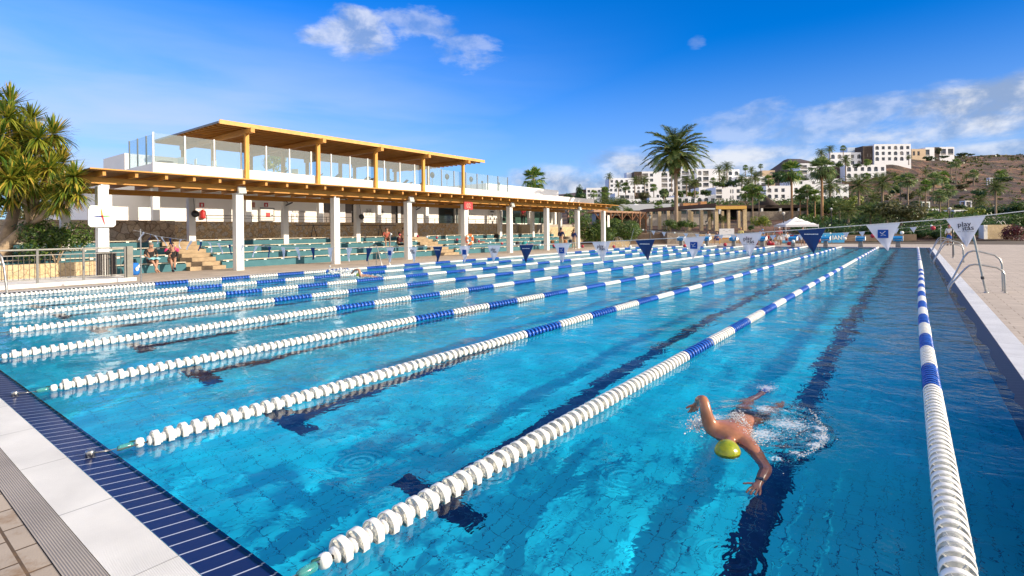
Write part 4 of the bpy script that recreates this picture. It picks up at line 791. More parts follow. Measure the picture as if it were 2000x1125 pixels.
for px, py, lb in ((572, 421, 'blue and white safety notice by the railing, upper one'), (572, 430, 'white safety notice by the railing, lower one'), (493, 421, 'small white notice beside the second pillar'), (582, 421, 'tiny switch plate on the sunlit wall')): plate('wall_notice', px, py, -34.48, .2, .26, Mpaper, lb, 'notice', .02, lines(3, .07), 'paper notices on the clubhouse wall')
for k, (px, py) in enumerate(((716, 417), (721, 417), (726, 417), (717, 411), (723, 411), (744, 416), (748, 416), (746, 411))): plate('wall_notice', px, py, -34.48, .24, .34, Mpaper, 'framed rules sheet on the wall between pillar and door, %s' % ['first in the lower row', 'second in the lower row', 'third in the lower row', 'first in the upper row', 'second in the upper row', 'left sheet beyond the pillar', 'right sheet beyond the pillar', 'upper sheet beyond the pillar'][k], 'notice', .02, lines(3, .08), 'paper notices on the clubhouse wall')
def poster(t, th):
    for (y, z, w, h) in ((0, .68, .9, .05), (0, .5, .6, .14), (0, .1, .16, .3), (-.32, -.2, .2, .24), (.32, -.2, .2, .24), (0, -.6, .2, .3)): MB().box(th, th + .004, y - w / 2, y + w / 2, z - h / 2, z + h / 2).build('print', M_['dark'], t)
plate('rules_poster', 961, 423, -34.48, 1.15, 1.75, Mpaper, 'tall white poster with black pictograms by the far pillar', 'poster', .03, poster)
# bunting arch and frames seen against the stone wall
t = thing('bench_frame', (-30.6, 20.5, 1.3), 'dark A-shaped metal frame standing before the stone wall', 'frame')
b = MB()
for y in (19.2, 24.5):
    b.tube([(-30.6, y - .25, 1.3), (-30.7, y, 2.2), (-30.6, y + .25, 1.3)], .03, 6)
b.tube([(-30.7, 18.0, 2.17), (-30.7, 26.0, 2.17)], .022, 6); P_(b, 'tubes', M_['dark'], t)
# ---------------------------------------------------------------- near-left: kerb, fence, bin, planter; bags
b = MB()
k0, k1 = Vector((-19.3, 2.4)), Vector((-22.9, 7.15)); 
def kerb(b, a, c, w, z0, z1):
    d = (c - a).normalized(); n = Vector((-d.y, d.x)) * w; vs = [(a.x, a.y, z0), (c.x, c.y, z0), (c.x + n.x, c.y + n.y, z0), (a.x + n.x, a.y + n.y, z0)]; vs += [(x, y, z1) for x, y, _ in vs]
    b.add(vs, [(0, 3, 2, 1), (4, 5, 6, 7), (0, 1, 5, 4), (1, 2, 6, 5), (2, 3, 7, 6), (3, 0, 4, 7)])
kb0, kb1 = Vector((-21.75, 0.6)), Vector((-21.75, 0.6))
# raised white plinth that carries the fence, parallel to the pool
pk0 = onZ(0, 583); 
b.box(-25.6, -22.45, -4.0, 6.95, 0.0, 0.13); tag(b.build('plinth', Mplaster), 'low white plinth under the metal fence at the left frame edge', 'plinth')
ff = thing('metal_fence', (-22.7, 2, 0.13), 'grey metal fence of thin uprights along the white plinth at the left', 'fence')
b = MB(); b.tube([(-22.7, -4, 1.22), (-22.7, 6.7, 1.22)], .028, 8); b.tube([(-22.7, -4, 1.04), (-22.7, 6.7, 1.04)], .018, 6); b.tube([(-22.7, -4, 0.25), (-22.7, 6.7, 0.25)], .018, 6); P_(b, 'rail', mat('galvanised paint', (0.33, 0.32, 0.29), 0.5), ff)
for k in range(9): y = 6.68 - k * 1.2; P_(MB().box(-22.73, -22.67, y - .03, y + .03, .13, 1.24), 'post', M_['grey'], ff)
for k in range(62):
    y = 6.55 - k * 0.13
    b = MB(); b.tube([(-22.7, y, .25), (-22.7, y, 1.04)], .009, 5); P_(b, 'upright', mat('fence upright', (0.10, 0.085, 0.07), 0.5, var=0) if k == 0 else bpy.data.materials['fence upright'], ff)
P_(MB().box(-22.78, -22.62, 6.72, 6.90, .13, 1.26), 'end_post', mat('end post', (0.22, 0.21, 0.18), 0.5), ff)
t = thing('slatted_bin', (-23.55, 6.35, 0.13), 'dark slatted litter bin behind the end of the metal fence', 'bin')
b = MB(); [b.cbox((.27 * math.cos(a), .27 * math.sin(a), .45), .05, .02, .8, 0, a + R(90)) for a in [k * math.pi / 12 for k in range(24)]]; b.build('slats', mat('bin slats', (0.07, 0.06, 0.055), 0.6), t); b = MB(); b.lathe([(0, .84), (.24, .84), (.30, .86), (.30, .92), (0, .93)], n=20); b.build('rim', M_['dark'], t)
# planter with sand stone wall
b = MB(); b.box(-26.5, -26.15, -4, 6.95, 0.0, 0.62); b.box(-30.85, -26.5, 6.6, 6.95, 0, .62)
tag(b.build('planter_wall', Mst_sand), 'sand coloured planter wall behind the metal fence', 'planter wall')
b = MB(); b.box(-30.88, -26.52, -4, 6.58, 0.0, 0.52); tag(b.build('soil', mat('planter soil', (0.10, 0.055, 0.035), 0.95, bump=0.5, bs=10)), kind='structure')
# blue bag and other belongings
def bag(name, loc, col, label, s=(.3, .22, .4), rz=0, group='bags and towels left on the bleachers', round_=True):
    t = thing(name, loc, label, 'bag' if 'bag' in name else name.split('_')[-1], group, rz)
    prof = [(0, 0), (.8, 0), (1, .12), (1.02, .5), (.92, .85), (.75, 1), (0, 1.0)]; b = MB()
    b.lathe([(r, z) for r, z in prof], n=14, M=Matrix.Diagonal((s[0] / 2, s[1] / 2, s[2], 1))); b.build('body', mat('bag ' + label[:10], col, 0.75, var=.15, vs=9, bump=.3, bs=12), t)
    if 'bag' in name: b = MB(); b.tube([(-s[0] * .3, 0, s[2] * .98), (-s[0] * .2, 0, s[2] * 1.2), (s[0] * .2, 0, s[2] * 1.2), (s[0] * .3, 0, s[2] * .98)], .012, 6); b.build('handle', M_['dark'], t)
    return t
t = bag('beach_bag', (-25.75, 7.85, .013), (0.01, 0.17, 0.62), 'bright blue bag with a white print standing on the paving by the bin', (.5, .4, .5), R(30))
b = MB(); b.ball((0, 0, 0), .09, n=8, sc=(.4, 1, 1)); b.ball((0.02, .06, .1), .06, n=8, sc=(.4, 1, 1)); q = b.build('print', M_['white_plastic'], t, (.235, -.05, .25)); 
items = [(29.3, 0, (0.01, 0.01, 0.015), 'black rucksack on the lowest board by the steps'), (31.2, 1, (0.03, 0.03, 0.04), 'dark bag on the second board beside the sixth column'), (32.2, 1, (0.35, 0.12, 0.08), 'reddish towel on the second board'), (36.2, 2, (0.6, 0.6, 0.6), 'white towel lying over the upper board'), (35.2, 2, (0.01, 0.01, 0.012), 'black bag leaning on the upper board'), (37.3, 2, (0.012, 0.012, 0.02), 'tall black backpack on the top of the far bleacher'),
         (35.6, 0, (0.02, 0.02, 0.03), 'black holdall on the lowest far board'), (36.6, 0, (0.02, 0.35, 0.40), 'turquoise bottle bag on the lowest far board'), (37.6, 0, (0.45, 0.25, 0.20), 'pinkish towel on the lowest far board'), (40.0, 0, (0.01, 0.02, 0.03), 'dark bag behind the seventh column'), (41.0, 0, (0.30, 0.12, 0.04), 'brown bag beside the two men in navy'), (43.2, 0, (0.45, 0.18, 0.07), 'orange brown bag right of the two men in navy'), (44.2, 0, (0.02, 0.03, 0.08), 'navy bag at the end of the bleacher')]
for y, r, c, lb in items:
    nm = 'towel' if 'towel' in lb else 'sports_bag'; bag(nm, (-RX[r] - .1, y, RZ[r] + .09), c, lb, (.45, .35, .34 if nm != 'towel' else .12), rnd.uniform(0, 3))
# ---------------------------------------------------------------- people
SKIN = mat('skin', (0.42, 0.23, 0.155), 0.5, var=0.08, vs=7, sub=0.15); SKIN2 = mat('tanned skin', (0.32, 0.165, 0.10), 0.5, var=0.08, vs=7, sub=0.1)
def cmat(c, n='cloth'): return mat(n, c, 0.85, var=0.12, vs=6, bump=0.15, bs=30)
def skin_obj(name, V, E, m, parent, sub=2, root=0):
    me = bpy.data.meshes.new(name); me.from_pydata([v[:3] for v in V], E, []); me.materials.append(m)
    o = bpy.data.objects.new(name, me); COL.objects.link(o); o.parent = parent
    md = o.modifiers.new('skin', 'SKIN'); md.use_smooth_shade = True; md.branch_smoothing = 0.4
    sv = me.skin_vertices[0].data
    for i, v in enumerate(V): r = v[3]; sv[i].radius = (r, r) if not isinstance(r, tuple) else r; sv[i].use_root = (i == root)
    s = o.modifiers.new('subdivision', 'SUBSURF'); s.levels = sub; s.render_levels = sub
    return o
STAND = dict(pelvis=(0, 0, .95), belly=(0, 0, 1.12), chest=(0, .0, 1.32), neck=(0, .01, 1.48), head=(0, -.015, 1.60), crown=(0, 0, 1.69),
             shL=(.18, 0, 1.41), elL=(.25, .03, 1.13), wrL=(.25, -.07, .90), haL=(.24, -.11, .80), shR=(-.18, 0, 1.41), elR=(-.25, .03, 1.13), wrR=(-.25, -.07, .90), haR=(-.24, -.11, .80),
             hiL=(.10, 0, .88), knL=(.11, -.02, .50), anL=(.11, .03, .09), toL=(.12, -.13, .04), hiR=(-.10, 0, .88), knR=(-.11, -.02, .50), anR=(-.11, .03, .09), toR=(-.12, -.13, .04))
RAD = dict(pelvis=.145, belly=.125, chest=.15, neck=.055, head=.088, crown=.07, sh=.06, el=.042, wr=.028, ha=.036, hi=.095, kn=.06, an=.038, to=.036)
def person(loc, rz, J, label, top=None, bottom=None, hair=(.03, .02, .015), sleeves=0.5, legs=0.5, skin=None, hat=None, s=1.0, group=None, shoes=None):
    P = dict(STAND); P.update(J); t = thing('person', loc, label, 'person', group, rz); t.scale = (s, s, s)
    order = ['pelvis', 'belly', 'chest', 'neck', 'head', 'crown']; V = []; idx = {}
    for k in order + [a + c for c in 'LR' for a in ('sh', 'el', 'wr', 'ha', 'hi', 'kn', 'an', 'to')]:
        r = RAD.get(k, RAD.get(k[:2])); idx[k] = len(V); V.append((*P[k], r))
    E = [('pelvis', 'belly'), ('belly', 'chest'), ('chest', 'neck'), ('neck', 'head'), ('head', 'crown')]
    for c in 'LR': E += [('chest', 'sh' + c), ('sh' + c, 'el' + c), ('el' + c, 'wr' + c), ('wr' + c, 'ha' + c), ('pelvis', 'hi' + c), ('hi' + c, 'kn' + c), ('kn' + c, 'an' + c), ('an' + c, 'to' + c)]
    E = [(idx[a], idx[b]) for a, b in E]
    h = Vector(P['head']); cr = Vector(P['crown']); f = J.get('face', (0, -1, -0.1)); f = Vector(f).normalized()
    V.append((*(h + f * 0.105), .014)); E.append((idx['head'], len(V) - 1))
    side = f.cross(Vector((0, 0, 1))).normalized()
    for q in (-1, 1): V.append((*(h + side * q * 0.092 + Vector((0, 0, .01))), .014)); E.append((idx['head'], len(V) - 1))
    body = skin_obj('body', V, E, skin or SKIN, t, 1)
    def lerp(a, b, u): return tuple(P[a][i] + (P[b][i] - P[a][i]) * u for i in range(3))
    if top:
        TV = [(*P['pelvis'], .152), (*P['belly'], .14), (*P['chest'], .165), (*lerp('chest', 'neck', .6), .07)]; TE = [(0, 1), (1, 2), (2, 3)]
        for c in 'LR':
            n = len(TV); TV += [(*P['sh' + c], .075), (*lerp('sh' + c, 'el' + c, min(1, sleeves * 2)), .062)]; TE += [(2, n), (n, n + 1)]
            if sleeves > .5: TV += [(*lerp('el' + c, 'wr' + c, (sleeves - .5) * 2), .045)]; TE += [(n + 1, n + 2)]
        skin_obj('shirt', TV, TE, top, t, 1)
    if bottom:
        BV = [(*lerp('pelvis', 'belly', .25), .148), (*P['pelvis'], .155)]; BE = [(0, 1)]
        for c in 'LR':
            n = len(BV); BV += [(*P['hi' + c], .108), (*lerp('hi' + c, 'kn' + c, min(1, legs * 2)), .082)]; BE += [(1, n), (n, n + 1)]
            if legs > .5: BV += [(*lerp('kn' + c, 'an' + c, (legs - .5) * 1.9), .062)]; BE += [(n + 1, n + 2)]
        skin_obj('trousers' if legs > .6 else 'shorts', BV, BE, bottom, t, 1, 1)
    if hair:
        b = MB(); hc = h * 0.35 + cr * 0.65 - f * 0.022; b.ball(hc, .098, n=12, sc=(1, 1.02, .92)); b.build('hair' if not hat else 'cap', hat or cmat(hair, 'hair'), t)
    if shoes:
        for c in 'LR': a = Vector(P['an' + c]); q = Vector(P['to' + c]); b = MB(); b.tube([a + Vector((0, 0, -.03)), (a + q) / 2 + Vector((0, 0, -.015)), q + (q - a) * .15], [.045, .05, .035], 8); b.build('shoe', shoes, t)
    return t
SEAT = dict(pelvis=(0, .05, .12), belly=(0, .06, .30), chest=(0, .02, .50), neck=(0, -.02, .66), head=(0, -.06, .78), crown=(0, -.05, .87), shL=(.18, 0, .58), elL=(.24, -.05, .33), wrL=(.15, -.28, .26), haL=(.09, -.35, .24), shR=(-.18, 0, .58), elR=(-.24, -.05, .33), wrR=(-.15, -.28, .26), haR=(-.09, -.35, .24),
            hiL=(.10, -.02, .10), knL=(.14, -.42, .12), anL=(.12, -.45, -.32), toL=(.13, -.60, -.37), hiR=(-.10, -.02, .10), knR=(-.14, -.42, .12), anR=(-.12, -.45, -.32), toR=(-.13, -.60, -.37))
black = cmat((.012, .012, .015), 'black cloth'); navy = cmat((.01, .02, .09), 'navy cloth'); khaki = cmat((.46, .38, .26), 'khaki cloth'); wht = cmat((.75, .74, .72), 'white cloth'); red = cmat((.45, .03, .04), 'red cloth'); blu = cmat((.02, .10, .42), 'blue cloth')
S1 = dict(SEAT); S1.update(face=(0.15, -1, -.55), head=(0, -.10, .76), crown=(0, -.06, .86), knL=(.12, -.40, .14), knR=(-.08, -.40, .14), anL=(.0, -.52, -.30), toL=(.02, -.68, -.37), anR=(.10, -.50, -.30), toR=(.12, -.66, -.37))
t = person((-26.45, 8.72, .42), R(90), S1, 'grey haired man in a black t-shirt sitting on the bench, looking down at a towel', black, cmat((.05, .04, .05), 'dark shorts'), (.20, .18, .16), .42, .38, group='people by the pool')
b = MB(); vs = []
for i in range(9):
    for j in range(7):
        x = -.22 + i * .055; y = -.16 - j * .055; vs.append((x, y, .235 - .06 * (j / 6) ** 2 + .025 * math.sin(i * 1.7 + j)))
b.add(vs, [(i * 7 + j, (i + 1) * 7 + j, (i + 1) * 7 + j + 1, i * 7 + j + 1) for i in range(8) for j in range(6)], 0, True)
tw = b.build('towel', mat('light blue patterned towel', (.10, .48, .62), .9, col2=(.5, .72, .78), vs=14)); tw.location = (-26.45, 8.72, .44); tw.rotation_euler.z = R(90); tag(tw, 'light blue patterned towel on the lap of the seated man', 'towel'); sm = tw.modifiers.new('thickness', 'SOLIDIFY'); sm.thickness = .02
S2 = dict(SEAT); S2.update(face=(.6, -1, .0), knL=(.05, -.42, .18), anL=(.0, -.60, -.18), toL=(.0, -.74, -.26), knR=(-.10, -.42, .12), anR=(-.06, -.50, -.30), toR=(-.05, -.66, -.36), elR=(-.22, -.12, .36), wrR=(-.04, -.26, .52), haR=(.0, -.28, .58), elL=(.22, -.02, .30), wrL=(.10, -.26, .20))
t = person((-26.4, 9.52, .42), R(80), S2, 'person in black and pink cycling top, cross-legged, pink bottle in hand', black, black, (.04, .025, .015), .95, .30, group='people by the pool', shoes=cmat((.01, .01, .03), 'dark shoes'))
for c in (-1, 1): b = MB(); b.tube([(c * .19, 0, .62), (c * .23, -.02, .48)], .072, 10); b.build('pink_sleeve', cmat((.62, .04, .18), 'pink'), t)
t = thing('bottle', (-26.4 + .30, 9.56, .96), 'small pink bottle held by the person in cycling top', 'bottle'); b = MB(); b.lathe([(0, 0), (.035, 0), (.04, .03), (.04, .13), (.02, .16), (.018, .19), (0, .19)], n=12); b.build('body', cmat((.60, .12, .20), 'pink bottle'), t); MB().lathe([(0, .19), (.02, .19), (.02, .215), (0, .22)], n=10).build('cap', wht, t)
# shirtless man and the two beside him, by the second flight of steps
p = onX(833, 472, -28.3); person((-28.3, 24.6, .98 + .09), R(70), dict(SEAT, elL=(.2, -.15, .35), wrL=(.05, -.22, .62), haL=(.02, -.2, .7), face=(0, -1, 0)), 'shirtless tanned man in black shorts sitting on an upper board, hand at his face', None, black, (.05, .03, .02), .5, .5, SKIN2, group='people by the pool')
person((-27.2, 23.3, .66 + .09), R(120), dict(SEAT, face=(0, -1, -.4)), 'person in dark maroon hooded top sitting bent forward beside the fourth column', cmat((.07, .012, .02), 'maroon cloth'), black, (.015, .01, .01), .95, .95, SKIN2, group='people by the pool')
person((-28.0, 22.9, .98 + .09), R(60), dict(SEAT), 'person in a red top half hidden behind the fourth column', cmat((.5, .12, .08), 'coral cloth'), black, (.08, .04, .02), .4, .4, group='people by the pool')
W1 = dict(elL=(.27, -.02, 1.16), wrL=(.20, -.18, 1.04), haL=(.15, -.22, 1.02), elR=(-.27, -.02, 1.16), wrR=(-.20, -.18, 1.04), haR=(-.15, -.22, 1.02), hiL=(.10, 0, .88), anL=(.16, .03, .09), toL=(.2, -.1, .04))
person((-24.35, 38.9, .013), R(185), W1, 'left of the two standing men in navy jackets and khaki trousers, seen from behind', navy, khaki, (.03, .02, .015), .95, .95, group='people by the pool', shoes=black, s=1.08)
person((-23.55, 39.7, .013), R(170), dict(W1, anR=(-.14, .03, .09)), 'right of the two standing men in navy jackets and khaki trousers', cmat((.012, .03, .15), 'blue jacket'), khaki, (.10, .06, .03), .95, .95, group='people by the pool', shoes=wht, s=1.0)
person((2.31, 58.2, .013), R(-20), dict(knL=(.12, -.12, .52), anL=(.10, .12, .14), toL=(.1, -.02, .05), elL=(.26, .10, 1.16), wrL=(.24, -.1, 1.05)), 'man in a white long sleeved shirt, blue shorts and cap walking at the far right', wht, blu, (.3, .05, .1), .9, .5, SKIN2, cmat((.35, .10, .12), 'red cap'), group='people by the pool', shoes=black)
q = onX(1110, 430, -31.9); person((-31.9, q.y, 2.34), R(100), {}, 'person in a dark suit standing at the far end of the terrace railing', black, black, (.05, .03, .02), .95, .95, SKIN2, group='people by the pool', s=1.0)
b = MB(); b.box(.14, .16, -.05, .05, 1.2, 1.42)
q = onX(1022, 430, -31.9); person((-31.9, q.y, 2.34), R(20), {}, 'person in a red and white top walking past the green glass on the terrace', red, black, (.1, .05, .03), .4, .9, SKIN2, group='people by the pool')
# crowd by the far edge
def far(px, Y_, rz, J, label, zz=.013, **k):
    p = onY(px, 470, Y_); return person((p.x, Y_, zz), rz, J, label, group='people by the pool', **k)
far(1383, 56.5, R(10), dict(SEAT), 'person in black and white top sitting on a chair left of the white board', .55, top=wht, bottom=black, skin=SKIN2)
far(1401, 57, R(-30), dict(SEAT), 'person in blue sitting between the chair and the white board', .5, top=blu, bottom=navy)
far(1447, 57.5, R(0), {}, 'blond person in a yellow top right of the white board', top=cmat((.70, .60, .22), 'yellow cloth'), bottom=cmat((.02, .2, .18), 'green shorts'), hair=(.5, .35, .12))
far(1483, 55.5, R(60), dict(chest=(0, -.22, 1.25), neck=(0, -.32, 1.36), head=(0, -.42, 1.42), crown=(0, -.44, 1.51), shL=(.18, -.25, 1.30), shR=(-.18, -.25, 1.30), elL=(.2, -.4, 1.05), elR=(-.2, -.4, 1.05), wrL=(.1, -.45, .85), wrR=(-.1, -.45, .85), haL=(.1, -.45, .76), haR=(-.1, -.45, .76), belly=(0, -.1, 1.1)), 'man in a light blue shirt bending forward at the pool end', top=cmat((.10, .22, .50), 'light blue cloth'), bottom=navy, hat=cmat((.2, .3, .55), 'blue cap'))
far(1497, 56.5, R(30), dict(SEAT), 'person in red sitting low beside the bending man', .35, top=red, bottom=wht, skin=SKIN2)
far(1510, 56, R(-20), dict(SEAT), 'person in a blue top sitting among the crowd at the pool end', .4, top=blu, bottom=black)
far(1522, 55, R(10), {}, 'tall person in a pink red top and white shorts standing by the tent', top=cmat((.50, .14, .12), 'pink cloth'), bottom=wht, skin=SKIN2, hat=wht)
far(1537, 57, R(40), dict(SEAT), 'person in white sitting in front of the tent post', .4, top=wht, bottom=red)
far(1472, 57.5, R(40), dict(SEAT), 'person in dark clothes sitting at the left of the crowd', .4, top=black, bottom=navy, skin=SKIN2)
far(1568, 54.5, R(15), {}, 'shirtless swimmer in white shorts standing behind the navy pennant', bottom=wht, skin=SKIN)
# ---- the swimmer in the foreground lane
def refr(px, py, D):
    r = ray(px, py).normalized(); s_ = r * (-CAMH / r.z) + Vector((0, 0, CAMH)); h = Vector((r.x, r.y)) / 1.333; hz = math.sqrt(1 - h.length_squared)
    return Vector((s_.x + h.x / hz * D, s_.y + h.y / hz * D, -D))
wet = mat('wet tanned skin', (0.40, 0.165, 0.085), 0.24, var=0.18, vs=9, sub=0.12, bump=0.05, bs=25)
sw = thing('swimmer', (0, 0, 0), 'front crawl swimmer in a yellow green cap and black trunks in the right-hand lane', 'person')
el2, wr2, ha2 = refr(1497, 915, .07), refr(1482, 944, .10), refr(1473, 960, .12)
pts = dict(pelvis=((-1.20, 4.98, -.075), .13), waist=((-1.20, 4.80, -.055), .118), back=((-1.18, 4.60, -.03), .135), chest=((-1.17, 4.42, -.02), .145), neck=((-1.145, 4.27, -.015), .062), head=((-1.125, 4.13, -.03), .088), crown=((-1.12, 4.07, -.02), .07),
           shR=((-1.345, 4.36, .045), .078), uaR=((-1.355, 4.345, .15), .053), elR=((-1.385, 4.37, .262), .041), foR=((-1.44, 4.44, .225), .042), wrR=((-1.49, 4.53, .165), .028),
           shL=((-1.0, 4.28, -.035), .072), uaL=(tuple((Vector((-1.0, 4.28, -.035)) + el2) / 2), .054), elL=(tuple(el2), .046), foL=(tuple((el2 + wr2) / 2), .042), wrL=(tuple(wr2), .028),
           hi1=((-1.29, 5.08, -.11), .095), kn1=(tuple(refr(1458, 786, .22)), .058), an1=(tuple(refr(1484, 771, .16)), .036), to1=(tuple(refr(1493, 762, .14)), .032),
           hi2=((-1.11, 5.08, -.11), .095), kn2=(tuple(refr(1492, 806, .26)), .058), an2=(tuple(refr(1521, 793, .34)), .036), to2=(tuple(refr(1530, 786, .36)), .03))
ks = list(pts); V = [(*pts[k][0], pts[k][1]) for k in ks]; ix = {k: i for i, k in enumerate(ks)}
E = [(ix[a], ix[c]) for a, c in (('pelvis', 'waist'), ('waist', 'back'), ('back', 'chest'), ('chest', 'neck'), ('neck', 'head'), ('head', 'crown'), ('chest', 'shR'), ('shR', 'uaR'), ('uaR', 'elR'), ('elR', 'foR'), ('foR', 'wrR'), ('chest', 'shL'), ('shL', 'uaL'), ('uaL', 'elL'), ('elL', 'foL'), ('foL', 'wrL'),
     ('pelvis', 'hi1'), ('hi1', 'kn1'), ('kn1', 'an1'), ('an1', 'to1'), ('pelvis', 'hi2'), ('hi2', 'kn2'), ('kn2', 'an2'), ('an2', 'to2'))]
def hand(w, d, side, flat, ln=1.0):
    """palm, four fingers and a thumb, rooted at wrist vertex index w; d along the hand, side across it towards the thumb"""
    w0 = Vector(V[w][:3]); V.append((*(w0 + d * .045), .031)); pc_ = len(V) - 1; E.append((w, pc_)); base = w0 + d * .045
    for k, (o_, l, cu) in enumerate(((.030, .072, 0), (.010, .080, 0), (-.010, .074, 0), (-.029, .060, 0))):
        k0 = base + d * .040 + side * o_; sp = (d + side * o_ * 4.5).normalized()
        V.append((*k0, .0115)); a = len(V) - 1; E.append((pc_, a))
        V.append((*(k0 + sp * l * .5 + flat * .004), .0095)); bb = len(V) - 1; E.append((a, bb)); V.append((*(k0 + sp * l - flat * .004), .0075)); E.append((bb, bb + 1))
    th = (d * .45 + side * .9).normalized(); k0 = w0 + d * .025 + side * .030; V.append((*k0, .013)); a = len(V) - 1; E.append((pc_, a)); V.append((*(k0 + th * .035), .0105)); E.append((a, a + 1)); V.append((*(k0 + th * .062 + d * .01), .0085)); E.append((a + 1, a + 2))
d = (ha2 - wr2).normalized(); side = d.cross(Vector((0, 0, 1))).normalized(); side = side if side.x < 0 else -side
hand(ix['wrL'], d, side, Vector((0, 0, 1)))
d = (Vector((-1.55, 4.60, .07)) - Vector((-1.49, 4.53, .165))).normalized(); side = Vector((-.75, -.55, -.2)); side = (side - d * side.dot(d)).normalized(); hand(ix['wrR'], d, side, side.cross(d).normalized())
body = skin_obj('body', V, E, wet, sw, 2)
capm = mat('yellow green cap', (0.17, 0.24, 0.003), 0.22, var=0.3, vs=14, bump=0.25, bs=22, col2=(0.38, 0.36, 0.008))
b = MB(); b.ball((-1.122, 4.075, -.012), 0.100, n=24, sc=(.93, 1.08, .95)); b.build('swim_cap', capm, sw)
tr = [((-1.20, 4.90, -.06), .135), ((-1.20, 5.0, -.075), .145), ((-1.29, 5.09, -.11), .108), (tuple(Vector((-1.29, 5.08, -.11)).lerp(Vector(pts['kn1'][0]), .35)), .092), ((-1.11, 5.09, -.11), .108), (tuple(Vector((-1.11, 5.08, -.11)).lerp(Vector(pts['kn2'][0]), .35)), .092)]
skin_obj('trunks', [(*a, r) for a, r in tr], [(0, 1), (1, 2), (2, 3), (1, 4), (4, 5)], mat('black swim trunks', (.008, .008, .012), .35, var=.1), sw, 2, 1)
b = MB(); a = wr2 - (wr2 - el2).normalized() * .03; c = wr2 - (wr2 - el2).normalized() * .055; b.tube([a, c], .0335, 14); b.box(-.018, .018, -.018, .018, 0, .012, 0, Matrix.Translation((a + c) / 2 + Vector((0, 0, .030)))); b.build('watch', M_['dark'], sw)
a = Vector(pts['an1'][0]); c = Vector(pts['to1'][0]); b = MB(); b.tube([a + (c - a) * .6, c + (c - a).normalized() * .05, c + (c - a).normalized() * .13], [.045, .042, .02], 10); b.build('foot_strap', mat('bright blue rubber', (.01, .08, .55), .4, var=0), sw)
for o in sw.children: o.cycles.is_caustics_receiver = True
# spray thrown up by the swimmer: beads and torn sheets of water
foam = mat('white water', (0.80, 0.84, 0.86), 0.25, var=0.0, trans=0.35)
b = MB(); rr = random.Random(3)
def drop(x, y, z, r):
    b.ball((x, y, z), r, n=6, sc=(rr.uniform(.7, 1.8), rr.uniform(.7, 1.8), rr.uniform(.4, .9)))
for _ in range(420): # left of the shoulder and under the raised arm
    t_ = rr.random(); drop(rr.gauss(-1.44, .05), rr.gauss(4.46, .11), abs(rr.gauss(0, .035)), rr.uniform(.002, .009))
for _ in range(520): # over the back and along the side
    t_ = rr.random(); x = -1.28 + t_ * .34 + rr.gauss(0, .035); y = 4.72 - t_ * .38 + rr.gauss(0, .05); drop(x, y, max(.0, .085 - 1.6 * abs(x + 1.18) ** 1.5) + abs(rr.gauss(0, .018)), rr.uniform(.0015, .0055))
for _ in range(220): # trail to the right
    drop(rr.gauss(-.86, .13), rr.gauss(4.85, .25), rr.uniform(-.002, .012), rr.uniform(.0015, .005))
arc = [(-.86, 4.01), (-.68, 4.25), (-.60, 4.5), (-.58, 4.7), (-.61, 4.95), (-.68, 5.2), (-.8, 5.5)]
for _ in range(230):
    t_ = rr.betavariate(3, 2.4) * 5.99; i = int(t_); u = t_ - i; x = arc[i][0] * (1 - u) + arc[i + 1][0] * u + rr.gauss(0, .014); y = arc[i][1] * (1 - u) + arc[i + 1][1] * u + rr.gauss(0, .014); drop(x, y, abs(rr.gauss(0, .006)), rr.uniform(.0015, .006))
for _ in range(120): drop(rr.gauss(-1.22, .05), rr.gauss(5.9, .10), abs(rr.gauss(0, .008)), rr.uniform(.0015, .004))
tag(b.build('spray', foam), kind='stuff')
# lacy foam lying on the water beside and behind the swimmer
def foam_mat(cs, lo=.50, hi=.60, scale=38):
    m = bpy.data.materials.new('foam lace'); m.use_nodes = True; N = m.node_tree.nodes; L = m.node_tree.links; p = N['Principled BSDF']; p.inputs['Base Color'].default_value = (.85, .9, .93, 1); p.inputs['Roughness'].default_value = .3; tc = N.new('ShaderNodeTexCoord')
    def ma(op, a, b_=0.0):
        q = N.new('ShaderNodeMath'); q.operation = op
        for i, v in enumerate((a, b_)):
            if isinstance(v, (int, float)): q.inputs[i].default_value = v
            else: L.new(v, q.inputs[i])
        return q.outputs[0]
    tot = None
    for (x, y, w) in cs:
        v = N.new('ShaderNodeVectorMath'); v.operation = 'DISTANCE'; L.new(tc.outputs['Object'], v.inputs[0]); v.inputs[1].default_value = (x, y, .012); q = ma('DIVIDE', v.outputs['Value'], w); e = ma('EXPONENT', ma('MULTIPLY', ma('MULTIPLY', q, q), -1.0)); tot = e if tot is None else ma('MAXIMUM', tot, e)
    n = N.new('ShaderNodeTexNoise'); n.inputs['Scale'].default_value = scale; n.inputs['Detail'].default_value = 7; n.inputs['Distortion'].default_value = 1.8; L.new(tc.outputs['Object'], n.inputs['Vector'])
    r = N.new('ShaderNodeMapRange'); r.inputs[1].default_value = lo; r.inputs[2].default_value = hi; L.new(ma('ADD', n.outputs['Fac'], ma('MULTIPLY', ma('SUBTRACT', tot, 0.62), 0.30)), r.inputs[0]); L.new(ma('MULTIPLY', r.outputs[0], ma('MULTIPLY', ma('MINIMUM', ma('MULTIPLY', tot, 3.0), 1.0), 0.6)), p.inputs['Alpha']); return m
b = MB(); b.add([(-2.0, 3.7, .012), (-.2, 3.7, .012), (-.2, 6.3, .012), (-2.0, 6.3, .012)], [(0, 1, 2, 3)])
tag(b.build('foam', foam_mat([(-1.43, 4.5, .12), (-1.40, 4.72, .10), (-.98, 4.55, .16), (-.86, 4.9, .18), (-.62, 4.55, .06), (-.60, 4.75, .08), (-.63, 4.95, .07), (-.70, 4.3, .05), (-.80, 4.12, .05), (-1.1, 5.2, .12), (-1.22, 5.9, .10)])), kind='stuff')
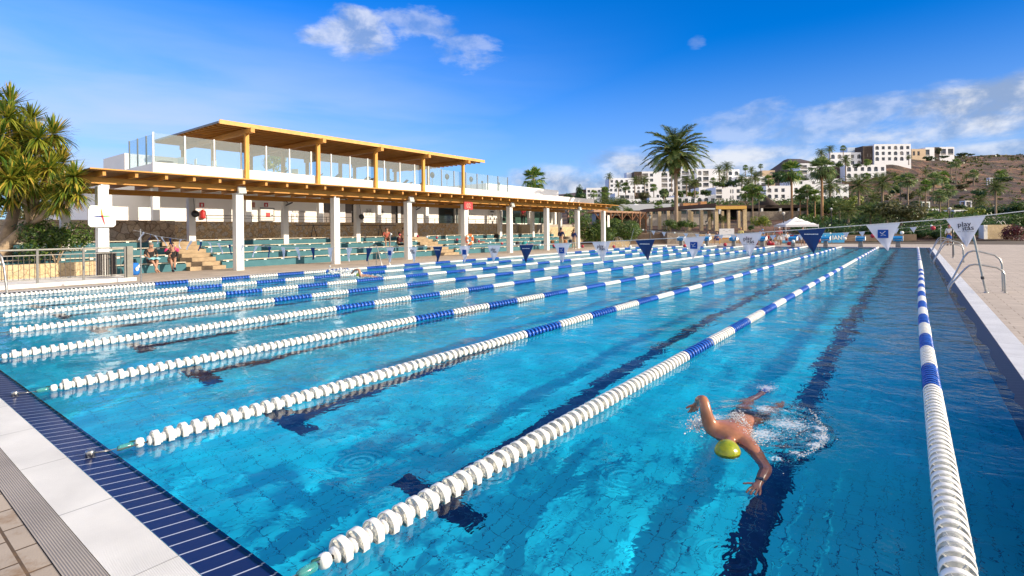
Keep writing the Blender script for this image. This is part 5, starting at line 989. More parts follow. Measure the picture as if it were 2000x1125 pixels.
# ---- distant swimmers
def far_swimmer(loc, rz, cap, label, arm=True):
    t = thing('swimmer', loc, label, 'person', None, rz)
    V = [(0, .55, -.08, .12), (0, .25, -.03, .13), (0, .05, .0, .13), (0, -.08, .02, .06), (0, -.2, .02, .085), (.17, 0, .03, .07), (.22, 0, .28 if arm else .0, .05), (.26, -.18, .26 if arm else -.05, .04), (.26, -.36, .10 if arm else -.08, .035), (-.17, 0, -.03, .07), (-.2, -.3, -.1, .05), (-.15, -.6, -.15, .035), (.1, .9, -.12, .08), (.1, 1.3, -.15, .05), (-.1, .9, -.12, .08), (-.1, 1.3, -.15, .05)]
    skin_obj('body', V, [(0, 1), (1, 2), (2, 3), (3, 4), (2, 5), (5, 6), (6, 7), (7, 8), (2, 9), (9, 10), (10, 11), (0, 12), (12, 13), (0, 14), (14, 15)], SKIN, t, 2)
    MB().ball((0, -.22, .04), .105, n=14).build('swim_cap', mat('cap ' + label[:12], cap, .3, var=0), t); return t
far_swimmer((-16.6, 12.45, 0), R(-80), (.35, .5, .03), 'distant swimmer with a raised bent arm in the second lane from the left')
p = onZ(1178, 478, .08); far_swimmer((p.x + 4, p.y - 4, 0) if False else (onX(1178, 476, -18.6).x, onX(1178, 476, -18.6).y, 0), R(0), (.65, .50, .02), 'far swimmer in a bright yellow cap seen beneath the white pennant', False)
b = MB()
for _ in range(260): b.ball((rr.gauss(-18.5, .22), rr.gauss(12.75, .22), abs(rr.gauss(.05, .08))), rr.uniform(.01, .05), n=6)
for _ in range(80): b.ball((rr.gauss(-16.4, .4), rr.gauss(12.6, .3), abs(rr.gauss(0, .03))), rr.uniform(.008, .025), n=6)
tag(b.build('spray', foam), kind='stuff')
# ---------------------------------------------------------------- vegetation builders
L_palm = leafmat('date palm leaflets', (0.06, 0.115, 0.025), (0.14, 0.20, 0.045), (0.34, 0.30, 0.09)); L_fan = leafmat('fan palm leaves', (0.06, 0.15, 0.025), (0.16, 0.27, 0.045), (0.42, 0.42, 0.11))
L_fand = leafmat('fan palm leaves, grey green', (0.09, 0.16, 0.05), (0.20, 0.28, 0.09), (0.44, 0.46, 0.20)); L_yuc = leafmat('sword leaves', (0.06, 0.14, 0.02), (0.33, 0.34, 0.035), (0.66, 0.45, 0.08), vs=2)
L_dk = leafmat('dark shrub leaves', (0.015, 0.05, 0.012), (0.04, 0.10, 0.02), (0.09, 0.16, 0.03)); L_md = leafmat('green shrub leaves', (0.035, 0.085, 0.015), (0.085, 0.16, 0.025), (0.18, 0.24, 0.04))
L_yl = leafmat('yellow green leaves', (0.10, 0.16, 0.015), (0.24, 0.30, 0.03), (0.50, 0.45, 0.06)); L_ol = leafmat('olive scrub leaves', (0.06, 0.07, 0.025), (0.12, 0.125, 0.04), (0.20, 0.18, 0.07)); L_rd = leafmat('dark red leaves', (0.05, 0.008, 0.012), (0.14, 0.02, 0.03), (0.22, 0.05, 0.05))
Mdead = mat('dry palm thatch', (0.22, 0.13, 0.06), 0.9, var=.25, vs=5, bump=.4, bs=15); Mtrk = mat('palm trunk', (0.34, 0.25, 0.17), 0.9, var=.2, vs=4, bump=.6, bs=9); Mtrk_o = mat('orange brown palm trunk', (0.44, 0.25, 0.12), 0.9, var=.2, vs=4, bump=.6, bs=9); Mbark = mat('bark', (0.36, 0.27, 0.18), 0.9, var=.25, vs=3, bump=.6, bs=14)
def basis(d):
    d = d.normalized(); s = d.cross(Vector((0, 0, 1))); s = s.normalized() if s.length > 1e-3 else Vector((1, 0, 0)); return d, s, s.cross(d).normalized()
LFW = .018; LFL = .25
def date_crown(rg, n=44, pairs=13, Rr=1.0, droop=1.0, mi=0):
    """pinnate fronds of unit length, arching out and down"""
    b = MB()
    for k in range(n):
        u = (k + .5) / n; az = k * 2.39996 + rg.uniform(-.15, .15); el = R(82 - 128 * u ** 1.05 + rg.uniform(-6, 6)); ln = Rr * rg.uniform(.85, 1.1) * (1.0 if u < .8 else .85)
        p = Vector((0, 0, 0)); e = el; path = [p.copy()]; st = 7
        for i in range(st):
            e -= R((9 if el > 0 else 5) * droop) * (0.4 + i / st); p = p + Vector((math.cos(az) * math.cos(e), math.sin(az) * math.cos(e), math.sin(e))) * ln / st; path.append(p.copy())
        b.tube(path, [.014 * Rr * (1 - i / (st + 1)) + .003 for i in range(st + 1)], 3, mi, False)
        for j in range(pairs):
            t = 0.16 + 0.84 * (j + .5) / pairs; f = t * st; i = min(st - 1, int(f)); q = path[i].lerp(path[i + 1], f - i); d = (path[i + 1] - path[i]).normalized(); _, s, up = basis(d)
            L_ = ln * LFL * math.sin(math.pi * min(1, t * .86 + .10)) ** .6 + .04
            for sg in (-1, 1):
                dr = (d * .75 + s * sg * .75 + up * (.22 + rg.uniform(-.2, .1)) - Vector((0, 0, .12))).normalized(); w = d * ln * LFW
                b.add([q - w, q + w, q + dr * L_ * .6 + w * .7 - Vector((0, 0, .01)), q + dr * L_ - Vector((0, 0, .05 * L_ * 3)), q + dr * L_ * .6 - w * .7], [(0, 1, 2, 3, 4)], mi)
    return b
def fan_crown(rg, n=30, seg=9, Rr=1.0):
    b = MB()
    for k in range(n):
        u = (k + .5) / n; az = k * 2.39996 + rg.uniform(-.2, .2); el = R(80 - 135 * u + rg.uniform(-8, 8)); d = Vector((math.cos(az) * math.cos(el), math.sin(az) * math.cos(el), math.sin(el)))
        pt = Rr * rg.uniform(.42, .55); tip = d * pt - Vector((0, 0, .05 * Rr)); b.tube([(0, 0, 0), tip], .012 * Rr, 3, 0, False)
        _, s, up = basis(d); fl = Rr * rg.uniform(.44, .54); dr = -.35 if el < 0 else -.12
        for j in range(seg):
            a0 = R(-100 + 200 * j / seg); a1 = R(-100 + 200 * (j + 1) / seg); am = (a0 + a1) / 2
            v0 = d * math.cos(a0) + s * math.sin(a0); v1 = d * math.cos(a1) + s * math.sin(a1); vm = d * math.cos(am) + s * math.sin(am) + up * .10
            b.add([tip, tip + v0 * fl * .62, tip + vm * fl * .64 + up * .03 * Rr, tip + v1 * fl * .62], [(0, 1, 2), (0, 2, 3)])
            e = tip + (vm + Vector((0, 0, dr * 1.6))) * fl * rg.uniform(1.0, 1.25); b.add([tip + v0 * fl * .61, tip + v1 * fl * .61, e], [(0, 1, 2)])
    return b
def skirt(rg, Rr=1.0, n=26):
    b = MB()
    for k in range(n):
        a = rg.uniform(0, 6.28); z = rg.uniform(-.45, .05); r0 = .10; r1 = rg.uniform(.18, .34); w = .06
        d = Vector((math.cos(a), math.sin(a), 0)); s = Vector((-d.y, d.x, 0)); b.add([d * r0 + s * w + Vector((0, 0, z)), d * r0 - s * w + Vector((0, 0, z)), d * r1 - s * w * .7 + Vector((0, 0, z - .22)), d * r1 * .9 + Vector((0, 0, z - .5)), d * r1 + s * w * .7 + Vector((0, 0, z - .22))], [(0, 1, 2, 3, 4)])
    return b
def mesh_of(b, name, mats):
    o = b.build(name, mats); me = o.data; bpy.data.objects.remove(o); return me
rg = random.Random(11)
DATE = [mesh_of(date_crown(rg, 42, 12, 1.0, d_), 'date_crown', [L_palm]) for d_ in (1.0, 1.2, .8)]
FAN = [mesh_of(fan_crown(rg, 24, 11), 'fan_crown', [m]) for m in (L_fan, L_fand, L_fan)]; SK = mesh_of(skirt(rg), 'dry_skirt', [Mdead])
def trunk_mb(r0, r1, lean=.02, n=9, rings=14, rough=.06):
    b = MB(); b.tube([(lean * math.sin(k / rings * 2.2), lean * .5 * math.sin(k / rings * 3), k / rings) for k in range(rings + 1)], [r0 + (r1 - r0) * (k / rings) + (r0 * rough if k % 2 else 0) + (r0 * .35 if k == 0 else 0) for k in range(rings + 1)], n); return b
TR = {}
def palm(px, yc, yb, d, kind, rpx, label, group='palms of the resort garden', tr_px=None, orange=False, mesh=None, skirted=None):
    """kind: date or fan.  Stands at the base pixel, true height for its distance."""
    base = atD(px, yb, d); top = atD(px, yc, d); h = max(.3, top.z - base.z); Rr = rpx * d / F
    t = thing('palm_tree', base, label, 'palm tree', group, rg.uniform(0, 6.28))
    rr = (tr_px or (2.6 if kind == 'fan' else 4)) * .5 * d / F; key = (orange, round(rr, 1), round(rg.random() * 2)); 
    o = trunk_mb(rr / 1, rr * (.62 if kind == 'fan' else .85), 0.0).build('trunk', Mtrk_o if orange else Mtrk, t); o.scale = (1, 1, h)
    c = bpy.data.objects.new('crown', mesh or (DATE if kind == 'date' else FAN)[rg.randrange(3)]); COL.objects.link(c); c.parent = t; c.location = (0, 0, h); c.scale = (Rr, Rr, Rr * rg.uniform(.92, 1.05)); c.rotation_euler = (rg.uniform(-.08, .08), rg.uniform(-.08, .08), rg.uniform(0, 6))
    if skirted or (kind == 'fan' and skirted is None and rpx > 11): s = bpy.data.objects.new('dry_skirt', SK); COL.objects.link(s); s.parent = t; s.location = (0, 0, h); s.scale = (Rr * .9, Rr * .9, Rr * .9)
    return t
def leaf_cloud(b, rg, n, rx, ry, rz, size, blobs=7, flat=.0, mi=0, up=.35, low=.0):
    cs = [(Vector((rg.uniform(-.62, .62), rg.uniform(-.62, .62), rg.uniform(-.35, .62))), rg.uniform(.30, .55)) for _ in range(blobs)]
    for _ in range(n):
        c, r = cs[rg.randrange(blobs)]; v = Vector((rg.gauss(0, 1), rg.gauss(0, 1), rg.gauss(0, 1))).normalized(); p = c + v * r * rg.uniform(.72, 1.06)
        p = Vector((p.x * rx, p.y * ry, (p.z + .95) * rz * .5 + low))
        if p.z < 0.02: continue
        nrm = (v + Vector((rg.uniform(-.7, .7), rg.uniform(-.7, .7), up + rg.uniform(-.5, .5)))).normalized(); a = nrm.orthogonal().normalized(); a.rotate(Matrix.Rotation(rg.uniform(0, 6.28), 3, nrm)); q = nrm.cross(a); s = size * rg.uniform(.6, 1.3)
        b.add([p - a * s, p - q * s * .42, p + a * s, p + q * s * .42], [(0, 1, 2, 3)], mi)
BUSH = {}
def bush_mesh(kind, n, size, sd):
    key = (kind.name, n, sd)
    if key not in BUSH: b = MB(); leaf_cloud(b, random.Random(sd), n, 1, 1, 2.0, size, 9); BUSH[key] = mesh_of(b, 'foliage', [kind])
    return BUSH[key]
STEM = mesh_of(MB().tube([(0, 0, 0), (.02, .01, .5), (.0, .03, 1)], [.05, .04, .03], 6).tube([(0, 0, .1), (.25, .1, .6), (.4, .1, 1.1)], [.035, .03, .02], 5).tube([(0, 0, .1), (-.3, -.1, .6), (-.35, .15, 1.0)], [.035, .03, .02], 5), 'stems', [Mbark])
def bush(px, yt, yb, rpx, d, kind, label, n=900, sd=None, cat='shrub', name='shrub', depth=.8, group='shrubs of the resort garden'):
    base = atD(px, yb, d); h = (yb - yt) * d / F; r = rpx * d / F
    t = thing(name, base, label, cat, group, rg.uniform(0, 6.28)); c = bpy.data.objects.new('foliage', bush_mesh(kind, n, .085 if n > 1500 else .13 if n > 600 else .19, sd if sd is not None else rg.randrange(4))); COL.objects.link(c); c.parent = t; c.scale = (r / .95, r * depth / .95, h / 1.75)
    s = bpy.data.objects.new('stem', STEM); COL.objects.link(s); s.parent = t; s.scale = (min(1.2, r), min(1.2, r), h * .6); return t
# ---- sword-leaved tree at the left
yt = thing('yucca_tree', (-28.3, 4.6, .5), 'large many-headed sword-leaved tree with leaning pale trunks at the left frame edge', 'tree')
ro = [(104, 262, 46, 27.2), (60, 235, 42, 28.6), (20, 205, 48, 28.6), (-20, 190, 45, 29), (35, 262, 48, 27.6), (0, 265, 46, 27.0), (75, 305, 46, 27.0), (120, 318, 46, 27.4), (30, 325, 50, 26.6), (-12, 335, 50, 27), (146, 345, 40, 24.3), (100, 352, 46, 26.8), (62, 360, 46, 26.6), (20, 385, 44, 27), (128, 372, 44, 24.5), (88, 392, 34, 27), (-14, 385, 36, 27.5), (-50, 250, 50, 28), (-60, 340, 50, 28), (75, 270, 44, 26.6), (95, 330, 44, 26.4), (50, 340, 46, 26.2), (15, 230, 46, 27.2), (-5, 300, 48, 26.4), (152, 380, 32, 24.2), (112, 398, 34, 25.0), (20, 350, 46, 26.0), (48, 285, 46, 28.6), (10, 295, 44, 28.8)]
lf = MB(); rs = random.Random(5); heads = []
for (px, py, rp, xx) in ro:
    c = onX(px, py, -xx); dd = (c - Vector((0, 0, CAMH))).dot(AXF); Rr = rp * dd / F; heads.append(c)
    for k in range(230):
        u = rs.random(); az = rs.uniform(0, 6.283); el = R(88 - 135 * u ** .9 + rs.uniform(-8, 8)); L_ = Rr * rs.uniform(.6, 1.12); w = .026 * rs.uniform(.8, 1.3)
        d = Vector((math.cos(az) * math.cos(el), math.sin(az) * math.cos(el), math.sin(el))); s = d.cross(Vector((0, 0, 1))).normalized() if abs(d.z) < .99 else Vector((1, 0, 0)); bend = rs.choice((.04, .12, .3)) * rs.uniform(.3, 1.3) + (0.18 if el < 0 else 0)
        p0 = c + d * .05; p1 = c + d * L_ * .5 - Vector((0, 0, bend * .18 * L_)); p2 = c + d * L_ * .8 - Vector((0, 0, bend * .5 * L_)); p3 = c + d * L_ - Vector((0, 0, bend * L_))
        lf.add([p0 - s * w * .6, p0 + s * w * .6, p1 - s * w, p1 + s * w, p2 - s * w * .75, p2 + s * w * .75, p3], [(0, 1, 3, 2), (2, 3, 5, 4), (4, 5, 6)])
P_(lf, 'crown', L_yuc, yt)
tb = MB(); base = Vector((-28.3, 3.4, .45)); f1 = onX(58, 440, -27.4); f0 = onX(15, 475, -27.4)
tb.tube([onX(-25, 520, -27.4), f0, onX(40, 452, -27.4), f1, onX(84, 418, -27.3)], [.20, .17, .155, .16, .12], 10)
g0 = onX(20, 440, -28.3); tb.tube([onX(5, 500, -28.3), g0, onX(30, 405, -28.3), onX(36, 370, -28.2)], [.27, .20, .17, .13], 10)
for i, hd in enumerate(heads):
    src = f1 if hd.y > 4.6 else onX(30, 405, -28.3); mid = src.lerp(hd, .55) + Vector((0, rs.uniform(-.1, .1), -.12)); tb.tube([src, mid, hd - Vector((0, 0, .12))], [.085, .065, .055], 7)
P_(tb, 'trunk', Mbark, yt)
dl = MB()
for hd in heads:
    for k in range(12):
        a = rs.uniform(0, 6.28); L_ = rs.uniform(.35, .6); d = Vector((math.cos(a) * .35, math.sin(a) * .35, -1)).normalized(); s = Vector((-math.sin(a), math.cos(a), 0)) * .022; p = hd - Vector((0, 0, .12)); dl.add([p - s, p + s, p + d * L_ + s * .4, p + d * L_ - s * .4], [(0, 1, 2, 3)])
P_(dl, 'dry_leaves', leafmat('dry sword leaves', (.25, .14, .05), (.40, .26, .10), trans=.2), yt)
def shrub_at(loc, rx, ry, h, kind, label, n=3500, size=.055, flowers=0, sd=1, fc=None):
    t = thing('flowering_shrub' if flowers else 'shrub', loc, label, 'shrub'); b = MB(); leaf_cloud(b, random.Random(sd), n, rx, ry, h, size, 12); b.build('foliage', kind, t)
    b = MB(); r_ = random.Random(sd)
    for k in range(6): a = r_.uniform(0, 6.28); b.tube([(0, 0, 0), (math.cos(a) * rx * .3, math.sin(a) * ry * .3, h * .5), (math.cos(a) * rx * .55, math.sin(a) * ry * .55, h * .85)], [.03, .02, .01], 5)
    b.build('stem', Mbark, t)
    if flowers:
        b = MB()
        for k in range(flowers):
            v = Vector((r_.gauss(0, 1), r_.gauss(0, 1), abs(r_.gauss(0, 1)))).normalized(); p = Vector((v.x * rx * .95, v.y * ry * .95, h * (.35 + .6 * v.z * r_.uniform(.3, 1))))
            for q in range(3): a = q * 2.1; s = .045; b.add([p, p + Vector((math.cos(a) * s, math.sin(a) * s, .01)), p + Vector((math.cos(a + .9) * s, math.sin(a + .9) * s, .03))], [(0, 1, 2)])
        b.build('blossom', fc or M_['white_plastic'], t)
    return t
shrub_at((-27.2, 5.7, .5), 1.0, 1.25, 1.95, L_md, 'green shrub with small white flowers in the planter beside the pace clock column', 5200, .06, 70, 3)
shrub_at((-28.6, 3.3, .5), .8, 1.0, .7, L_dk, 'low dark shrub at the foot of the sword-leaved tree', 2500, .06, 0, 6)
o1 = onZ(1165, 480, .0); shrub_at((-26.5, 49.0, .0), 2.2, 2.2, 3.1, L_md, 'tall oleander left of the last column, with scattered white flowers', 5200, .12, 60, 8)
shrub_at((-25.5, 54.5, .0), 2.4, 2.2, 3.3, L_md, 'tall oleander right of the last column, behind the sand coloured planter', 5200, .12, 70, 9)
# ---------------------------------------------------------------- terrain and distant hills
PXS = [-600, 600, 1100, 1250, 1400, 1550, 1650, 1750, 1850, 2000, 2300, 2800]
TAB = {0: [-.06] * 12, 61: [-.06] * 12, 64: [1.0, 1.1, 1.1, 1.1, 1.1, .9, .5, .4, .4, .4, .4, .4], 70: [1.2, 1.25, 1.25, 1.25, 1.25, 1.2, 1.1, 1.0, .9, .8, .8, .8], 100: [2, 2.3, 2.4, 2.6, 2.8, 3.2, 3.4, 3.4, 3.2, 3.0, 3, 3],
       130: [3, 3.2, 4, 5.5, 5.6, 6.0, 6.2, 5.4, 5.0, 4.8, 4.6, 4], 170: [4, 5, 8.5, 10.5, 10, 10, 10, 8.6, 8.0, 8.5, 8, 8], 220: [5, 7, 12, 15, 14, 14.0, 17, 19, 15.5, 15.5, 15, 14],
       240: [5, 8, 13, 17, 17, 18, 24, 25, 18, 18, 18, 17], 260: [5, 8, 14, 20, 19.5, 21, 31.5, 33, 25, 22, 22, 20], 300: [5, 8, 15, 21, 22, 26, 37, 41, 38, 33, 32, 30], 360: [5, 8, 15, 20, 22, 28, 38, 47.0, 47, 46, 45, 42], 430: [5, 8, 14, 18, 20, 25, 36, 50, 58.5, 58.8, 56, 50], 560: [2, 5, 8, 10, 12, 15, 25, 40, 50, 52, 50, 40], 900: [0] * 12, 5000: [0] * 12}
DS = sorted(TAB)
def lin(x, xs, ys):
    if x <= xs[0]: return ys[0]
    for a, c, p, q in zip(xs, xs[1:], ys, ys[1:]):
        if x <= c: return p + (q - p) * (x - a) / (c - a)
    return ys[-1]
from mathutils import noise as mn
def ground(px, d):
    i = max(k for k in range(len(DS)) if DS[k] <= d) if d >= 0 else 0
    if i == len(DS) - 1: return 0
    a, c = DS[i], DS[i + 1]; za, zc = lin(px, PXS, TAB[a]), lin(px, PXS, TAB[c]); z = za + (zc - za) * (d - a) / (c - a)
    if 110 < d < 800:
        q = Vector((px * d / F * .02, d * .02, 0)); z += (mn.noise(q) * 1.6 + mn.noise(q * 3.1) * .8 + mn.noise(q * 8) * .35) * min(1, (d - 110) / 80) * min(1, max(.25, (px - 1500) / 300))
    return z
b = MB(); ds = [0.5, 20, 40, 55, 61, 62, 63, 64, 67, 70, 80, 90, 100, 110, 120, 130, 140, 150, 160, 170] + [170 + 6 * k for k in range(1, 66)] + [600, 700, 900, 1500, 4500]
pxs = [-3000, -1500, -600, 0, 400, 800, 1000, 1100] + [1120 + 12 * k for k in range(90)] + [2300, 2600, 3200, 5000]
for d in ds:
    for p in pxs:
        v = AXF * d + AXR * ((p - 1000) * d / F); b.v.append((v.x, v.y, ground(p, d)))
nx = len(pxs)
# leave the terrain open under the pool basin: it starts beyond the camera plane at z -0.06, so cut the cells over the basin
for i in range(len(ds) - 1):
    for j in range(nx - 1):
        q = (i * nx + j, i * nx + j + 1, (i + 1) * nx + j + 1, (i + 1) * nx + j)
        if ds[i] < 60: continue
        b.f.append(q); b.m.append(0); b.sm.append(True)
def hill_mat():
    m, N, L, bs = nodes('dry volcanic slope'); bs.inputs['Roughness'].default_value = .95; tc = N.new('ShaderNodeTexCoord')
    n = N.new('ShaderNodeTexNoise'); n.inputs['Scale'].default_value = .075; n.inputs['Detail'].default_value = 10; n.inputs['Roughness'].default_value = .68; mp = N.new('ShaderNodeMapping'); mp.inputs['Scale'].default_value = (1, 1, 3.5); L.new(tc.outputs['Object'], mp.inputs[0]); L.new(mp.outputs[0], n.inputs['Vector'])
    rp = N.new('ShaderNodeValToRGB'); e = rp.color_ramp.elements; e[0].position = .40; e[0].color = (.028, .016, .016, 1); e[1].position = .62; e[1].color = (.24, .12, .07, 1); x = e.new(.5); x.color = (.07, .037, .031, 1); L.new(n.outputs['Fac'], rp.inputs[0])
    g = N.new('ShaderNodeTexNoise'); g.inputs['Scale'].default_value = .35; g.inputs['Detail'].default_value = 7; L.new(tc.outputs['Object'], g.inputs['Vector']); r = N.new('ShaderNodeMapRange'); r.inputs[1].default_value = .52; r.inputs[2].default_value = .62; r.inputs[4].default_value = .75; L.new(g.outputs['Fac'], r.inputs[0])
    mx = N.new('ShaderNodeMixRGB'); mx.inputs[2].default_value = (.075, .075, .035, 1); L.new(r.outputs[0], mx.inputs[0]); L.new(rp.outputs[0], mx.inputs[1]); L.new(mx.outputs[0], bs.inputs['Base Color'])
    bp = N.new('ShaderNodeBump'); bp.inputs['Strength'].default_value = 1.0; bp.inputs['Distance'].default_value = 4.0; L.new(n.outputs['Fac'], bp.inputs['Height']); L.new(bp.outputs[0], bs.inputs['Normal']); return m
Mhill = hill_mat(); b.build('terrain', Mhill)['kind'] = 'structure'
def ridge(name, prof, d, depth, m):
    """a ridge with a real front and back slope; prof: (px, y of the crest)"""
    b = MB(); n = len(prof); rows = []
    for f, hh in ((-1, 0), (-.5, .55), (-.2, .9), (0, 1), (.3, .85), (1, 0)):
        for px, y in prof:
            top = atD(px, y, d); v = AXF * (d + f * depth) + AXR * ((px - 1000) * d / F); z = top.z * hh + mn.noise(Vector((px * .05, f * 3, 1))) * top.z * .05 * (0 if hh in (0, 1) else 1); b.v.append((v.x, v.y, z - (2 if hh == 0 else 0)))
    for i in range(5):
        for j in range(n - 1): b.f.append((i * n + j, i * n + j + 1, (i + 1) * n + j + 1, (i + 1) * n + j)); b.m.append(0); b.sm.append(True)
    o = b.build(name, m); o['kind'] = 'structure'
Mfar = mat('far purple brown rock', (.085, .062, .066), .95, var=.2, vs=.01)
ridge('distant_hills', [(1480, 345), (1505, 332), (1520, 322), (1532, 313), (1540, 310), (1565, 310.5), (1580, 314), (1600, 322), (1640, 334), (1700, 350)], 760, 160, Mfar)
ridge('distant_hills', [(940, 392), (1000, 383), (1040, 379), (1062, 377.5), (1085, 380), (1105, 378.5), (1125, 376), (1150, 381), (1200, 392)], 900, 160, Mfar)
# ---------------------------------------------------------------- garden walls, steps, terraces beyond the pool
def blk(b, px0, px1, d, z0, z1, th, mi=0, yaw=0.0):
    """a box whose front face spans px0..px1 at depth d, base z0, top z1, going back th metres"""
    a = AXF * d + AXR * ((px0 - 1000) * d / F); w = (px1 - px0) * d / F; M = Matrix.Translation((a.x, a.y, 0)) @ Matrix.Rotation(YAW + yaw, 4, 'Z'); b.box(0, w, 0, th, z0, z1, mi, M); return b
def zpx(px, y, d): return atD(px, y, d).z
tag(blk(MB(), 1188, 1230, 50.5, 0, .55, .5).build('planter_wall', Mst_sand), 'small sand coloured planter wall at the left far corner of the pool', 'planter wall')
b = MB()
for k in range(8): blk(b, 1222, 1302, 59.5 + k * .38, 0.013 if k == 0 else .02 + .155 * k, .02 + .155 * (k + 1), 5 if k == 7 else .379)
tag(b.build('stairway', mat('brown concrete steps', (.24, .17, .12), .9, var=.15)), 'broad brown garden steps left of the rubble planter wall', 'steps')
tag(blk(MB(), 1303, 1366, 59, .0, 1.25, 3).build('planter_wall', Mst_grey), 'grey brown rubble planter under the two clipped green bushes', 'planter wall')
tag(blk(MB(), 1203, 1236, 61, .0, 2.35, .6).build('stone_wall', Mst_sand), 'pale sand coloured wall beside the garden steps', 'stone wall')
b = MB()
for k in range(3): blk(b, 1366, 1545, 60.0 + k * .8, 0, .35 + .34 * k, .79 if k < 2 else 4)
tag(b.build('terrace_wall', mat('sandy terrace ledges', (.46, .33, .20), .9, var=.2, vs=.8)), 'long sandy ledges behind the crowd at the pool end', 'wall')
tag(blk(MB(), 1555, 1790, 61.5, 0, .75, .5).build('terrace_wall', mat('low brown wall', (.20, .14, .10), .9, var=.2, vs=.8)), 'low brown wall under the dark hedge behind the starting blocks', 'wall')
tag(blk(MB(), 1448, 1700, 101, 2.6, zpx(1520, 412.5, 101), 1.2).build('retaining_wall', Mst_grey), 'tall grey brown rubble retaining wall below the dark restaurant roof', 'retaining wall')
tag(blk(MB(), 1780, 2080, 88, 1.8, zpx(1900, 424, 88), 1).build('retaining_wall', mat('pale grey wall', (.35, .33, .31), .9, var=.15)), 'low pale wall below the date palm at the right', 'retaining wall')
# stone bathing hut at the right
t = thing('stone_shower_wall', (0, 0, 0), 'sand coloured stone wall with a white end post, beside the dark red shrub', 'stone wall')
blk(MB(), 1929, 1977, 62, 0, zpx(1950, 439, 62), .6).build('wall', Mst_sand, t); blk(MB(), 1921.5, 1928.8, 61.9, 0, zpx(1925, 439.5, 61.9), .7).build('post', M_['white'], t)
b = MB(); [b.tube([atD(px, 441, 61.5), atD(px - 5, 433, 61.5), atD(px - 8, 431, 61.5), atD(px - 12, 436, 61.5)], .03, 6) for px in (1958, 1966)]; b.build('rail', M_['steel'], t)
# ---- restaurant, pergolas
t = thing('restaurant_pavilion', (0, 0, 0), 'low restaurant pavilion with a grey roof and long windows behind the garden pergola', 'building')
d = 92; b = MB(); blk(b, 1170, 1400, d, 1.5, zpx(1280, 412, d), 8); b.build('wall', mat('cream wall', (.42, .38, .33), .8), t); z = zpx(1280, 411, d)
M = Matrix.Translation(AXF * (d - .8) + AXR * ((1165 - 1000) * d / F)) @ Matrix.Rotation(YAW, 4, 'Z'); W_ = 240 * d / F
b = MB(); b.add([M @ Vector(p) for p in ((0, 0, z), (W_, 0, z), (W_ - 1, 5, z + 1.35), (1, 5, z + 1.35), (W_, 10, z), (0, 10, z))], [(0, 1, 2, 3), (3, 2, 4, 5), (0, 3, 5), (1, 4, 2), (0, 5, 4, 1)]); b.build('roof', mat('grey roof felt', (.36, .37, .36), .8, var=.08), t)
for k in range(12): px = 1205 + k * 15.5; blk(MB(), px, px + 13, d - .06, zpx(px, 417.5, d), zpx(px, 412.3, d), .05).build('window', Mgrglass if k % 3 else Mdkglass, t)
for i, (px, y0, r) in enumerate(((1241, 398, 15), (1335, 399, 26))):
    t = thing('parasol', atD(px, y0 + 6, 96), 'white square parasol above the grey restaurant roof, %s one' % ('left' if i == 0 else 'right'), 'parasol', 'white parasols by the restaurant'); rr_ = r * 96 / F; MB().lathe([(0, .6), (rr_, .1), (rr_, .0), (0, .5)], n=4).build('canopy', M_['white'], t); b = MB(); b.tube([(0, 0, -2.5), (0, 0, .5)], .05, 6); b.build('pole', M_['steel'], t)
t = thing('garden_pergola', (0, 0, 0), 'garden pergola with sand coloured stone columns and a golden timber front beam', 'pergola'); d = 72
zb = 1.15; zt = zpx(1430, 408.5, d)
for px, dd, w in ((1400, d, 7), (1424, d + .1, 5), (1455.5, d, 7), (1386, d + 4, 5), (1371, d + 1, 6), (1347, d + 2, 7), (1328, d + 5, 6), (1306, d + 4, 6), (1289, d + 6, 6), (1272, d + 7, 5), (1352, d + 8, 5), (1444, d + 7, 5), (1412, d + 7, 5)):
    blk(MB(), px - w / 2, px + w / 2, dd, zb, zt - .004, w * dd / F).build('column', Mst_sand, t)
blk(MB(), 1399, 1459, d - .2, zt, zt + .42, .25).build('beam', mat('golden beam', (.66, .38, .07), .6, var=.1), t)
a = atD(1398, 404, d); c = atD(1262, 414, d + 14); b = MB(); w_ = Vector((0, 0, .50)); n_ = Vector((AXF.x, AXF.y, 0)) * 4
b.add([a, c, c + w_, a + w_, a + n_, c + n_, c + n_ + w_, a + n_ + w_], [(0, 1, 2, 3), (5, 4, 7, 6), (3, 2, 6, 7), (4, 5, 1, 0), (1, 5, 6, 2), (4, 0, 3, 7)]); b.build('roof', mat('dark pergola roof', (.16, .085, .045), .8, var=.15, vs=1), t)
blk(MB(), 1399, 1459, d + .06, zt + .424, zt + .56, 6).build('roof', mat('brown roof edge', (.18, .10, .06), .8), t)
for px0, px1, y0, y1 in ((1335, 1348, 397, 405.5), (1349, 1364, 397.5, 405.5), (1369, 1381, 393.5, 405.5)): blk(MB(), px0, px1, 86, zpx(px0, y1, 86), zpx(px0, y0, 86), 2).build('chimney_block', mat('orange render', (.55, .27, .11), .85, var=.05), t)
t = thing('timber_shelter', (0, 0, 0), 'reddish timber shelter with forked posts beyond the end of the colonnade', 'shelter'); d = 60
za = zpx(1162, 414, d); zc = zpx(1262, 417.5, d + 3)
b = MB(); a = atD(1160, 414, d); c = atD(1262, 417.5, d + 3); up = Vector((0, 0, .22)); bk = AXF * 5; b.add([a, c, c + up, a + up, a + bk, c + bk, c + bk + up, a + bk + up], [(0, 1, 2, 3), (5, 4, 7, 6), (3, 2, 6, 7), (4, 5, 1, 0), (1, 5, 6, 2), (4, 0, 3, 7)]); b.build('roof', mat('pinkish brown roof', (.42, .25, .16), .8, var=.1), t)
